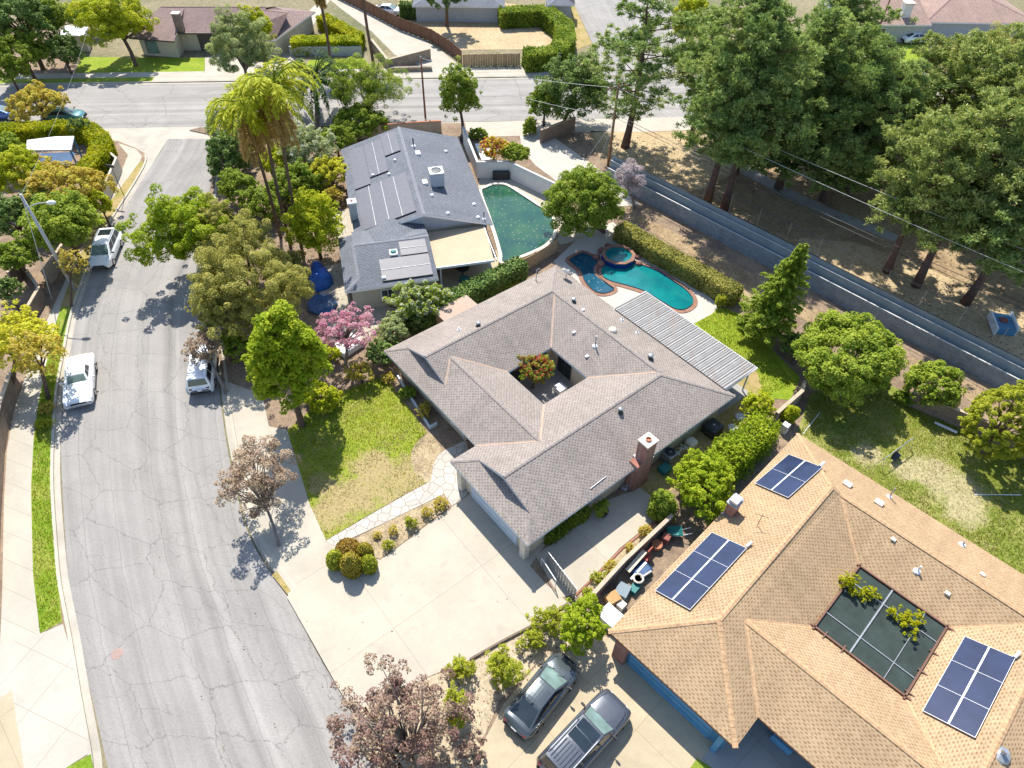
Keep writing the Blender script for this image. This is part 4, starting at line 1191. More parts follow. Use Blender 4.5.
walls(H1, W1, 2.56, h1, 'stucco_beige')
walls(H1, [(5.7, 7.3), (11.1, 7.3), (11.1, 12.5), (5.7, 12.5)], 2.56, h1, 'stucco_beige', name='courtyard_wall')
# garage door and pillars
g = MB(); g.box(H1(-1.72, 16.2, 1.22), (0.06, 5.0, 2.2), ax=(H1.u, H1.v, Vector((0, 0, 1))))
for k in range(4): g.box(H1(-1.765, 16.2, .4 + .55 * k), (0.03, 4.9, 0.45), ax=(H1.u, H1.v, Vector((0, 0, 1))))
g.build('garage_door', MATS['trim_blue_white'], h1)
for v in (12.75, 19.55): MB().box(H1(-1.85, v, 1.3), (.4, .5, 2.4), ax=(H1.u, H1.v, Vector((0, 0, 1)))).build('pillar', MATS['stone_white'], h1)
window(H1, h1, .85, 2.6, 1.5, 1.8, 1.2, ('u', -1)); window(H1, h1, .85, 6.2, 1.5, 2.4, 1.4, ('u', -1))
dr = MB().box(H1(1.28, 10.6, 1.15), (.06, 1.0, 2.05), ax=(H1.u, H1.v, Vector((0, 0, 1)))).build('front_door', MATS['trim_brown'], h1)
MB().lathe([(.0, 0), (.035, .01), (.035, .05), (0, .06)], H1(1.23, 10.95, 1.1), 8).build('handle', MATS['galvanised'], dr)
for u in (1.0, 4.0, 11.0, 14.5): window(H1, h1, u, 19.6, 1.5, 1.6, 1.1, ('v', 1))
for u in (4, 9, 13): window(H1, h1, u, .6, 1.5, 1.6, 1.1, ('v', -1))
for v in (5, 11, 16): window(H1, h1, 17.4, v, 1.2, 2.4, 2.0, ('u', 1))
window(H1, h1, 11.1, 9.0, 1.25, 1.6, 2.0, ('u', -1), frame='trim_dark', pane='glass_dark'); window(H1, h1, 9.7, 7.3, 1.25, 1.8, 2.0, ('v', 1), frame='trim_dark', pane='glass_dark')
window(H1, h1, 7.3, 7.3, 1.25, 1.8, 2.0, ('v', 1), frame='trim_dark', pane='glass_dark')
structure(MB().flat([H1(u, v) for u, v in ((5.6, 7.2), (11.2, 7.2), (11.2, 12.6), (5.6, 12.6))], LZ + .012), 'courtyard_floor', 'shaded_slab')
# chimney: brick stack outside the side wall
ch = MB()
ch.box(H1(8.0, 20.05, 1.55), (1.5, .8, 2.86), ax=(H1.u, H1.v, Vector((0, 0, 1))))
ch.box(H1(8.25, 20.05, 3.85), (.95, .8, 1.8), ax=(H1.u, H1.v, Vector((0, 0, 1))))
ch.face([H1(7.25, 20.44, 2.98), H1(8.75, 20.44, 2.98), H1(8.7, 20.44, 3.3), H1(7.8, 20.44, 3.3)])
ck = ch.build('chimney', MATS['brick_red'], h1)
MB().box(H1(8.25, 20.05, 4.79), (1.1, .95, .12), ax=(H1.u, H1.v, Vector((0, 0, 1))), bev=.02).build('cap', MATS['stone_white'], ck)
MB().lathe([(.0, 0), (.2, 0), (.2, .12), (.15, .12), (.15, .02), (0, .02)], H1(8.25, 20.05, 4.85), 12).build('flue', MATS['terracotta'], ck)
MB().box(H1(8.25, 20.0, 3.0), (1.05, .95, .1), ax=(H1.u, H1.v, Vector((0, 0, 1)))).build('flashing', MATS['metal_grey'], ck)

def planes_z(F, polys):
    """height of the roof at a plan point (highest plane covering it)"""
    data = []
    for pl in polys:
        w = [F(*p) for p in pl]
        for t_ in tessellate_polygon([w]): data.append([w[i] for i in t_])
    def zf(x, y):
        best = -1
        for a, b, c in data:
            d = (b.y - c.y) * (a.x - c.x) + (c.x - b.x) * (a.y - c.y)
            if abs(d) < 1e-9: continue
            l1 = ((b.y - c.y) * (x - c.x) + (c.x - b.x) * (y - c.y)) / d
            l2 = ((c.y - a.y) * (x - c.x) + (a.x - c.x) * (y - c.y)) / d
            l3 = 1 - l1 - l2
            if l1 >= -1e-6 and l2 >= -1e-6 and l3 >= -1e-6: best = max(best, l1 * a.z + l2 * b.z + l3 * c.z)
        return best
    return zf
z1f = planes_z(H1, polys1)
def round_vent(p, parent, r=.17, h=.42, mat='metal_dark', cap='galvanised'):
    o = MB().lathe([(r * 1.5, -.06), (r * 1.4, .02), (r * .75, .05), (r * .75, h * .55), (r, h * .6), (r * 1.02, h * .75)], p, 14).build('roof_vent', MATS[mat], parent, smooth=True)
    MB().lathe([(r * 1.08, h * .75), (r * 1.0, h * .9), (r * .6, h), (0, h * 1.03)], p, 14).build('cap', MATS[cap], o, smooth=True)
def pipe_vent(p, parent, h=.4, r=.05, mat='metal_grey', base='trim_white'):
    o = MB().tube([p - Vector((0, 0, .1)), p + Vector((0, 0, h))], r, 8).build('vent_pipe', MATS[mat], parent)
    MB().lathe([(r * 4, -.04), (r * 3.4, .05), (r * 1.2, .12), (r * 1.1, .14)], p, 10).build('flashing', MATS[base], o)
def box_vent(p, parent, az, size=(.42, .5, .2), mat='metal_white'):
    o = MB().box(p + Vector((0, 0, .08)), size, az, bev=.04).build('roof_vent', MATS[mat], parent)
for q in ((478.5, 326), (573.5, 302), (620, 412)): round_vent(hit(*q, z1f), h1)
round_vent(hit(650, 359, z1f), h1, .2, .5)
for q in ((459, 330), (622, 320), (637, 333)): pipe_vent(hit(*q, z1f), h1, .32, .045)
pipe_vent(hit(595, 346, z1f), h1, 1.05, .06)
for q in ((574, 333), (587, 357), (583, 310.5)): box_vent(hit(*q, z1f), h1, R(50), (.22, .3, .12))
MB().lathe([(.34, -.05), (.36, .05), (.3, .2), (.16, .28), (0, .3)], hit(612.5, 331, z1f), 16).build('roof_dome', MATS['stone_white'], h1, smooth=True)
pm = hit(536, 281, z1f)
m2 = MB(); m2.tube([pm, pm + Vector((0, 0, 1.1)), pm + Vector((.12, .1, 1.25)), pm + Vector((.3, .2, 1.15))], .04, 8); m2.build('service_mast', MATS['metal_grey'], h1)
pd = hit(566, 279, z1f)
dish = MB().tube([pd, pd + Vector((0, 0, .55))], .03, 6); dm = dish.build('dish_mount', MATS['metal_grey'], h1)
ax = Vector((.35, .75, .55)).normalized()
MB().lathe([(0, .0), (.2, .015), (.34, .05), (.42, .09), (.42, .075), (.3, .02), (0, -.02)], pd + Vector((0, .05, .65)), 18, axis=ax).build('dish', MATS['trim_white'], dm, smooth=True)
mb = MB(); mb.tube([H1(3.6, 19.65, 2.96), H1(5.1, 19.6, 2.98)], .03, 6); mb.build('roof_pipe', MATS['metal_grey'], h1)
mb = MB()          # gutter and downpipe at the front door
mb.tube([H1(0, 9.0, 2.5), H1(0.05, 9.2, 2.3), H1(.8, 9.3, 2.1), H1(.8, 9.3, .2)], .05, 6); mb.build('downpipe', MATS['trim_blue_white'], h1)

# patio cover of corrugated sheet
pc = thing('patio_cover', 'white corrugated patio cover with brown streaks beside the teal pool', 'patio cover', H1(19.6, 13.5, LZ))
z = 2.86
m2 = MB()
nrib = 56
for k in range(nrib):
    v0 = 7.6 + (19.42 - 7.6) * k / nrib; v1 = 7.6 + (19.42 - 7.6) * (k + 1) / nrib; w = v1 - v0
    for (a, b, za, zb_) in ((v0, v0 + w * .55, .05, .05), (v0 + w * .55, v0 + w * .65, .05, 0), (v0 + w * .65, v0 + w * .9, 0, 0), (v0 + w * .9, v1, 0, .05)):
        m2.face([H1(17.75, a, z + za), H1(21.65, a, z - .12 + za), H1(21.65, b, z - .12 + zb_), H1(17.75, b, z + zb_)])
m2.build('corrugated_sheet', MATS['corrugated'], pc)
m2 = MB()
for v in (7.6, 19.42): m2.box(H1(19.7, v, 2.72), (.05, 3.95, .16), R(50))
m2.box(H1(21.66, 13.5, 2.68), (.06, 11.8, .18), R(140)); m2.build('fascia', MATS['trim_white'], pc)
for v in (8, 11.7, 15.4, 19.1): MB().box(H1(21.3, v, 1.38), (.1, .1, 2.5), R(50)).build('post', MATS['trim_white'], pc)
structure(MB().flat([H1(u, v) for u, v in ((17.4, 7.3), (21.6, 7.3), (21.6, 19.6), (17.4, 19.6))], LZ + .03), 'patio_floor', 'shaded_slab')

# ---- the tan-roofed house, lower right
p0 = P(608.2, 631.3, 2.7)
H3 = Frame((p0.x, p0.y), R(44.7))
h3 = thing('tan_roof_house', 'house with tan shingle roof, blue walls and solar panels in the lower right corner', 'house', H3(10, 10, LZ))
k3 = .43
zr = 2.7 + k3 * 4.12
zs = 2.7 + k3 * 3.25
zn = 2.7 + k3 * 3.3
polys3 = [
    [(0, 0, 2.7), (20.8, 0, 2.7), (16.68, 4.12, zr), (4.12, 4.12, zr)],
    [(0, 0, 2.7), (4.12, 4.12, zr), (0, 8.35, 2.7)],
    [(4.12, 4.12, zr), (16.68, 4.12, zr), (16.9, 4.7, zn), (14.05, 7.95, 2.7), (8.6, 7.95, 2.7), (5.35, 5.1, zs), (2.1, 8.35, 2.7), (0, 8.35, 2.7)],
    [(2.1, 8.35, 2.7), (5.35, 5.1, zs), (5.35, 17.3, zs), (2.1, 20.6, 2.7)],
    [(8.6, 7.95, 2.7), (8.6, 13.2, 2.7), (5.35, 16.5, zs), (5.35, 5.1, zs)],
    [(14.05, 13.2, 2.7), (14.05, 7.95, 2.7), (16.9, 4.7, zn), (16.9, 16.5, zn)],
    [(20.8, 0, 2.7), (20.8, 21, 2.7), (16.7, 17.1, zr - .25), (16.9, 16.5, zn), (16.9, 4.7, zn), (16.68, 4.12, zr)],
    [(8.6, 13.2, 2.7), (14.05, 13.2, 2.7), (16.9, 16.5, zn), (16.7, 17.1, zr - .25), (5.5, 17.1, zr - .25), (5.35, 16.5, zs)],
    [(20.8, 21, 2.7), (2.1, 21, 2.7), (5.5, 17.1, zr - .25), (16.7, 17.1, zr - .25)],
    [(2.1, 20.6, 2.7), (5.35, 17.3, zs), (5.5, 17.1, zr - .25), (2.1, 21, 2.7)],
]
roof3 = roof_mb(H3, polys3).build('roof', MATS['shingle_tan'], h3)
mb = MB()
for a, b in (((4.12, 4.12, zr), (16.68, 4.12, zr)), ((0, 0, 2.7), (4.12, 4.12, zr)), ((0, 8.35, 2.7), (4.12, 4.12, zr)), ((20.8, 0, 2.7), (16.68, 4.12, zr)), ((5.35, 5.1, zs), (5.35, 17.0, zs)), ((16.9, 4.7, zn), (16.9, 16.5, zn)), ((5.5, 17.1, zr - .25), (16.7, 17.1, zr - .25)), ((16.68, 4.12, zr), (16.9, 4.7, zn))):
    mb = MB(); cap_line(H3, mb, a, b, .3); mb.build('ridge_cap', MATS['ridge_tan'], roof3)
mb = MB()
for a, b in (((2.1, 8.35, 2.7), (5.35, 5.1, zs)), ((8.6, 7.95, 2.7), (5.35, 5.1, zs)), ((14.05, 7.95, 2.7), (16.9, 4.7, zn)), ((8.6, 13.2, 2.7), (5.35, 16.5, zs)), ((14.05, 13.2, 2.7), (16.9, 16.5, zn))):
    p, q = H3(*a), H3(*b); d = (q - p).normalized(); s = Vector((d.y, -d.x, 0)).normalized() * 0.1; up = Vector((0, 0, .035))
    mb.face([p + s + up, q + s + up, q + up * .3, p + up * .3]); mb.face([p + up * .3, q + up * .3, q - s + up, p - s + up])
    mb.build('valley_flashing', MATS['ridge_tan'], roof3); mb = MB()
eaves(H3, [(0, 0, 2.7), (20.8, 0, 2.7), (20.8, 21, 2.7), (2.1, 21, 2.7), (2.1, 8.35, 2.7), (0, 8.35, 2.7)], h3, 'trim_brown', soffit_mat='stucco_beige')
eaves(H3, [(8.6, 7.95, 2.7), (14.05, 7.95, 2.7), (14.05, 13.2, 2.7), (8.6, 13.2, 2.7)], h3, 'trim_brown', inward=-1, soffit=.4)
walls(H3, [(.45, .6), (20.2, .6), (20.2, 20.4), (3.4, 20.4), (3.4, 8.0), (.45, 7.9)], 2.56, h3, 'blue_paint')
walls(H3, [(8.2, 7.55), (14.45, 7.55), (14.45, 13.6), (8.2, 13.6)], 2.56, h3, 'stucco_beige', name='courtyard_wall')
g = MB(); X3 = (H3.u, H3.v, Vector((0, 0, 1)))
g.box(H3(.42, 4.3, 1.2), (.08, 5.6, 2.15), ax=X3)
for k in range(4): g.box(H3(.365, 4.3, .42 + .54 * k), (.03, 5.5, .44), ax=X3)
g.build('garage_door', MATS['blue_paint'], h3)
MB().box(H3(.25, 4.2, 2.45), (.35, 7.3, .16), ax=X3).build('header_beam', MATS['blue_paint'], h3)
MB().box(H3(.3, .95, 1.3), (.4, .8, 2.4), ax=X3).build('pillar', MATS['brick_red'], h3)
MB().box(H3(.15, 7.6, 1.3), (.3, .3, 2.4), ax=X3).build('pillar', MATS['blue_paint'], h3)
MB().box(H3(3.0, 10.0, .5), (.5, 1.2, .6), ax=X3, bev=.06).build('bench', MATS['blue_paint'], h3)
for v in (10.0, 12.4): window(H3, h3, 3.4, v, 1.5, 1.6, 1.3, ('u', -1))
for u in (4, 8, 13): window(H3, h3, u, .6, 1.5, 1.5, 1.1, ('v', -1))
z3f = planes_z(H3, polys3)
# screened courtyard: frame and mesh panels
sc_ = MB()
zf_ = 2.78
sc_.box(H3(11.3, 10.6, zf_ - .06), (5.4, 5.2, .02), ax=X3)
cs = sc_.build('courtyard_screen', MATS['screen_green'], h3)
m2 = MB()
m2.box(H3(11.3, 10.05, zf_), (5.5, .09, .06), ax=X3)
for u in (9.9, 12.75): m2.box(H3(u, 10.6, zf_ - .01), (.05, 5.2, .05), ax=X3)
m2.box(H3(11.3, 12.0, zf_ - .012), (5.4, .04, .045), ax=X3)
m2.build('screen_bars', MATS['metal_grey'], cs)
m2 = MB()
for u0, v0, u1, v1 in ((8.6, 7.7, 8.6, 13.5), (14.05, 7.8, 14.05, 13.6), (8.4, 13.2, 14.2, 13.2), (8.4, 7.95, 14.2, 7.95)):
    a, b = H3(u0, v0, zf_ + .03), H3(u1, v1, zf_ + .03); d = b - a
    m2.box((a + b) / 2, (.1, d.length, .12), math.atan2(d.x, d.y))
for u, v in ((8.5, 8.6), (8.5, 9.7), (8.9, 13.4), (10.5, 13.4), (12, 13.4)): m2.box(H3(u, v, zf_ + .05), (.7, .07, .07) if u < 8.6 else (.07, .7, .07), ax=X3)
m2.build('screen_frame', MATS['trim_brown'], cs)
# chimney
pch = hit(729, 514, z3f)
c0 = Vector((pch.x, pch.y, 0)); uu, vv = H3.inv(c0)
zc = z3f(c0.x, c0.y)
ch = MB().box(H3(uu + .15, vv, zc + .45), (.75, .6, 1.5), ax=X3).build('chimney', MATS['brick_red'], h3)
MB().box(H3(uu + .15, vv, zc + 1.24), (.9, .75, .1), ax=X3, bev=.02).build('cap', MATS['metal_grey'], ch)
MB().box(H3(uu + .15, vv, zc + 1.42), (.7, .55, .28), ax=X3).build('spark_guard', MATS['galvanised'], ch)
m2 = MB(); m2.box(H3(uu + .15, vv, zc + .02), (1.0, .85, .12), ax=X3); m2.build('flashing', MATS['metal_grey'], ch)
pa = hit(757, 526, z3f); m2 = MB(); m2.tube([pa, pa + Vector((0, 0, 1.2))], .02, 5); m2.tube([pa + Vector((-.4, .2, 1.1)), pa + Vector((.4, -.2, 1.2))], .015, 5); m2.build('aerial', MATS['metal_dark'], h3)
# solar panels: rectangles in the roof plane
def panel_array(corner_px, zf, parent, nu, nv, lift=.14, mat='solar_dark', bar='metal_white', rails=True, frame_w=.016, spine=None, extra=None):
    c = [hit(q[0], q[1], lambda x, y: zf(x, y) + lift) for q in corner_px]
    a, b, cc, d = c
    # true rectangle in the plane
    e1 = ((b - a) + (cc - d)) / 2; e2 = ((d - a) + (cc - b)) / 2
    n = e1.cross(e2).normalized()
    if n.z < 0: n = -n
    ctr = (a + b + cc + d) / 4
    x = e1.normalized(); y = n.cross(x); 
    if y.dot(e2) < 0: y = -y
    Lx, Ly = e1.length, abs(e2.dot(y))
    o = MB().box(ctr, (Lx, Ly, .05), ax=(x, y, n)).build('solar_panel', MATS[mat], parent)
    m2 = MB()
    for i in range(nu + 1):
        w = spine if (spine and i == nu // 2 and nu % 2 == 0) else frame_w
        m2.box(ctr + x * (Lx * (i / nu - .5)) + n * .012, (w, Ly + frame_w, .055), ax=(x, y, n))
    for j in range(nv + 1):
        m2.box(ctr + y * (Ly * (j / nv - .5)) + n * .010, (Lx + frame_w, frame_w, .053), ax=(x, y, n))
    m2.build('frame', MATS[bar], o)
    if extra: 
        m2 = MB(); m2.tube([c[1] + n * .05, c[1] + n * .05 + Vector((.35, .25, .1))], .09, 8); m2.build('pipe_end', MATS['trim_white'], o)
    return o
panel_array([(788, 454.5), (820, 466.5), (790.5, 499), (756, 483.5)], z3f, h3, 2, 2, spine=.085, extra=True)
panel_array([(712, 534), (746.5, 547), (690, 611.5), (655.5, 589)], z3f, h3, 2, 3, spine=.085, extra=True)
panel_array([(966, 637), (1014.5, 658), (976, 738), (921.5, 710.5)], z3f, h3, 2, 3, spine=.085, extra=True)
for q in ((847, 485), (878.5, 503.5)): box_vent(hit(*q, z3f), h3, R(134.7), (.45, .55, .22), 'stone_white')
pipe_vent(hit(889, 497, z3f), h3, 1.0, .05, 'metal_grey'); pipe_vent(hit(917, 571, z3f), h3, .55, .06, 'trim_white')
for q in ((947, 594), (982, 575), (893, 460 + 80)): box_vent(hit(*q, z3f), h3, R(134.7), (.25, .3, .12), 'stone_white')
pipe_vent(hit(962, 545, z3f), h3, .35, .06); pipe_vent(hit(1001, 754, z3f), h3, .5, .12, 'galvanised', 'metal_grey')

# ---- the slate-roofed house by the green pool
p0 = P(345, 292, 2.7)
H2 = Frame((p0.x, p0.y), R(75.0))
h2 = thing('slate_roof_house', 'slate grey roofed house with long black solar panels beside the green pool', 'house', H2(8, -12, LZ))
kx = 1.9 / 6.6
polys2 = [
    [(1.5, -25.1, 2.7), (8.1, -25.2, 4.6), (8.1, -7.4, 4.6), (1.5, -7.9, 2.7)],
    [(14.65, -25.2, 2.7), (8.1, -25.2, 4.6), (8.1, -7.4, 4.6), (14.65, -7.3, 2.7)],
    [(0, 0, 2.7), (8.1, 0, 2.7), (8.1, -4.95, 3.9), (1.3, -4.95, 3.9), (1.3, -1.2, 2.99)],
    [(0, 0, 2.7), (1.3, -1.2, 2.99), (1.3, -5.6, 2.99), (1.3, -8.0, 2.99), (0, -8.0, 2.7)],
    [(1.3, -4.95, 3.9), (8.1, -4.95, 3.9), (8.1, -8.2, 3.15), (1.3, -8.2, 3.15)],
    # low cross gable tying the two roofs together
    [(3.2, -5.3, 3.83), (5.4, -5.0, 3.92), (5.4, -8.6, 3.95), (2.6, -8.6, 3.05)],
    [(5.4, -5.0, 3.92), (8.0, -5.6, 3.78), (8.0, -8.0, 3.2), (5.4, -8.6, 3.95)],
]
roof2 = roof_mb(H2, polys2).build('roof', MATS['shingle_slate'], h2)
mb = MB()
for a, b in (((8.1, -25.2, 4.6), (8.1, -7.4, 4.6)), ((1.3, -4.95, 3.9), (8.1, -4.95, 3.9)), ((0, 0, 2.7), (1.3, -1.2, 2.99)), ((1.3, -1.2, 2.99), (1.3, -4.95, 3.9))): 
    mb = MB(); cap_line(H2, mb, a, b, .3); mb.build('ridge_cap', MATS['ridge_slate'], roof2)
eaves(H2, [(1.5, -25.1, 2.7), (1.5, -8, 2.7), (0, -8, 2.7), (0, 0, 2.7), (8.1, 0, 2.7)], h2, 'trim_white', closed=False, soffit=0)
eaves(H2, [(14.65, -7.3, 2.7), (14.65, -25.2, 2.7)], h2, 'trim_white', closed=False, soffit=0)
m2 = MB()
for (a, b) in (((1.5, -7.9, 2.7), (8.1, -7.4, 4.6)), ((14.65, -7.3, 2.7), (8.1, -7.4, 4.6)), ((1.5, -25.1, 2.7), (8.1, -25.2, 4.6)), ((14.65, -25.2, 2.7), (8.1, -25.2, 4.6))):
    p, q = H2(*a) + Vector((0, 0, -.01)), H2(*b) + Vector((0, 0, -.01)); dn = Vector((0, 0, .2))
    m2.face([p, q, q - dn, p - dn]); m2.build('barge_board', MATS['trim_white'], h2); m2 = MB()
for v in (-7.95, -24.7):
    gw = MB(); gw.face([H2(2.0, v, LZ), H2(14.2, v, LZ), H2(14.2, v, 2.7), H2(8.1, v, 4.5), H2(2.0, v, 2.7)])
    gw.build('gable', MATS['stucco_grey'], h2)
walls(H2, [(2.0, -24.7), (2.0, -8), (.5, -8), (.5, -.5), (7.8, -.5), (7.8, -7.95), (14.2, -7.95), (14.2, -24.7)], 2.65, h2, 'stucco_pale', closed=False)
m2 = MB(); m2.face([H2(1.32, -1.2, 2.9), H2(1.32, -8.2, 2.9), H2(1.32, -8.2, 3.12), H2(1.32, -4.95, 3.87)]); m2.build('gable', MATS['stucco_grey'], h2)
window(H2, h2, 3.6, -.5, 1.4, 1.2, 1.2, ('v', 1)); window(H2, h2, 5.9, -.5, 1.4, 1.3, 1.2, ('v', 1))
for v in (-12, -18): window(H2, h2, 14.2, v, 1.4, 2.0, 1.4, ('u', 1))
z2f = planes_z(H2, polys2)
X2 = (H2.u, H2.v, Vector((0, 0, 1)))
# flat tan patio roof
m2 = MB(); m2.slab([H2(8.2, -7.5), H2(13.9, -7.5), H2(13.5, -1.9), H2(8.2, -1.85)], 2.42, 2.55); pr = m2.build('patio_roof', MATS['patio_tan'], h2)
m2 = MB(); m2.box(H2(10.85, -1.82, 2.47), (5.4, .08, .22), ax=X2); m2.box(H2(13.75, -4.6, 2.47), (.08, 5.6, .2), ax=X2); m2.build('fascia', MATS['trim_white'], pr)
for u in (8.6, 13.2): MB().box(H2(u, -2.1, 1.28), (.12, .12, 2.3), ax=X2).build('post', MATS['trim_white'], h2)
# pool-heating panels: dark sheets with pale header pipes
def sheet_panel(u0, u1, v0, v1, zf, n, along='v', lift=.07):
    P4 = [H2(u0, v0), H2(u1, v0), H2(u1, v1), H2(u0, v1)]
    c = [p + Vector((0, 0, zf(p.x, p.y) + lift)) for p in P4]
    m2 = MB(); dn = Vector((0, 0, .045))
    m2.face(c); m2.face([c[0], c[1], c[1] - dn, c[0] - dn]); m2.face([c[2], c[3], c[3] - dn, c[2] - dn]); m2.face([c[1], c[2], c[2] - dn, c[1] - dn]); m2.face([c[3], c[0], c[0] - dn, c[3] - dn])
    o = m2.build('solar_panel', MATS['solar_black'], h2)
    m2 = MB()
    for i in range(1, n):
        f = i / n
        a, b = (c[0].lerp(c[1], f), c[3].lerp(c[2], f)) if along == 'v' else (c[0].lerp(c[3], f), c[1].lerp(c[2], f))
        m2.tube([a + Vector((0, 0, .02)), b + Vector((0, 0, .01))], .022, 6)
    m2.build('header_pipe', MATS['metal_grey'], o)
    e = MB().tube([c[3] + Vector((0, 0, .0)), c[2] + Vector((0, 0, .0))], .07, 6).build('end_pipe', MATS['black_plastic'], o)
    return o
sheet_panel(2.3, 3.9, -24.0, -15.8, z2f, 1); sheet_panel(2.35, 7.5, -15.6, -8.3, z2f, 4); sheet_panel(4.0, 5.9, -24.0, -17.0, z2f, 2); sheet_panel(5.95, 7.6, -24.6, -20.0, z2f, 2)
sheet_panel(3.3, 7.7, -2.9, -.5, z2f, 2, 'u'); sheet_panel(5.3, 7.7, -4.6, -3.0, z2f, 2, 'u')
pac = hit(437, 184, z2f)
pac.z = z2f(pac.x, pac.y)
ac = MB().box(pac + Vector((0, 0, .75)), (1.35, 1.35, 1.4), R(75), bev=.04).build('air_conditioner', MATS['stucco_grey'], h2)
MB().box(pac + Vector((0, 0, 1.48)), (1.4, 1.4, .06), R(75)).build('top', MATS['trim_white'], ac)
MB().lathe([(0, 0), (.5, 0), (.5, .05), (.42, .06), (.4, .02), (0, .03)], pac + Vector((0, 0, 1.52)), 16).build('fan', MATS['metal_dark'], ac)
for q in ((418, 154), (425, 183)): box_vent(hit(*q, z2f), h2, R(75), (.8, .5, .25), 'trim_white')
for q in ((432, 196), (446, 152), (474, 205), (448, 214), (478, 218)): box_vent(hit(*q, z2f), h2, R(75), (.3, .3, .2), 'trim_white')
pipe_vent(hit(413.5, 146, z2f), h2, .9, .07, 'metal_dark'); pipe_vent(hit(484, 219, z2f), h2, .8, .05, 'metal_dark')
for q in ((395, 161), (389, 175), (373, 176)): box_vent(hit(*q, z2f), h2, R(75), (.25, .25, .25), 'trim_white')
pv = hit(393.5, 253, z2f)
sk = MB().box(pv + Vector((0, 0, .05)), (.8, .7, .16), R(75)).build('skylight', MATS['trim_white'], h2)
MB().lathe([(.28, 0), (.26, .08), (.12, .14), (0, .15)], pv + Vector((0, 0, .12)), 14).build('dome', MATS['teal_plastic'], sk, smooth=True)
box_vent(hit(384, 279, z2f), h2, R(75), (.3, .35, .35), 'trim_white')
pk = hit(354.5, 218, z2f)
ck = MB().box(Vector((pk.x, pk.y, 3.5)), (.75, .75, 2.1), R(75)).build('chimney', MATS['stucco_grey'], h2)
MB().box(Vector((pk.x, pk.y, 4.6)), (.85, .85, .14), R(75)).build('cap', MATS['trim_white'], ck)
MB().box(Vector((pk.x, pk.y, 4.7)), (.25, .25, .12), R(75)).build('flue', MATS['rust_red'], ck)

# ---- houses across the cross street
p0 = P(150, 33, 2.8); p1 = P(262, 33, 2.8)
dvec = p1 - p0
HB = Frame((p0.x, p0.y), math.atan2(dvec.x, dvec.y)); LB = dvec.length      # u along the front, v towards the camera
hb = thing('brown_roof_house', 'long brown roofed house with brick chimney behind the bright lawn at top left', 'house', HB(LB / 2, -5, LZ))
e = P(178, 38.5, 2.8); e2 = P(213, 40, 2.8)
polysb = [
    [(3.5, 0, 2.8), (LB, 0, 2.8), (LB, -5.2, 4.6), (0.5, -5.2, 4.6), (.5, -.4, 2.8)],
    [(0.5, -5.2, 4.6), (LB, -5.2, 4.6), (LB, -11, 2.8), (.5, -11, 2.8)],
    [(-2.5, 1.6, 2.75), (4.2, 3.0, 2.75), (4.0, -4.8, 4.5), (.4, -5.0, 4.55)],
]
rb = roof_mb(HB, polysb).build('roof', MATS['shingle_brown'], hb)
mb = MB(); cap_line(HB, mb, (.5, -5.2, 4.6), (LB, -5.2, 4.6), .3); mb.build('ridge_cap', MATS['ridge_brown'], rb)
eaves(HB, [(-2.5, 1.6, 2.75), (4.2, 3.0, 2.75)], hb, 'trim_dark', closed=False, soffit=0); eaves(HB, [(4.0, 0, 2.8), (LB, 0, 2.8)], hb, 'trim_dark', closed=False, soffit=0)
walls(HB, [(-1.5, -10.5), (-1.5, .9), (3.8, 1.9), (3.8, -.8), (LB - .4, -.8), (LB - .4, -10.5)], 2.72, hb, 'stucco_beige')
MB().box(HB(8.0, -.72, 1.2), (3.6, .12, 2.2), ax=(HB.u, HB.v, Vector((0, 0, 1)))).build('garage_door', MATS['trim_dark'], hb)
window(HB, hb, 1.0, 1.35, 1.4, 3.2, 1.7, ('v', 1), frame='trim_dark', pane='glass_green')
ch = MB().box(HB(4.2, -.6, 3.9), (1.0, .9, 2.6), ax=(HB.u, HB.v, Vector((0, 0, 1)))).build('chimney', MATS['block_brown'], hb)
MB().box(HB(4.2, -.6, 5.25), (1.15, 1.05, .14), ax=(HB.u, HB.v, Vector((0, 0, 1)))).build('cap', MATS['stone_white'], ch)
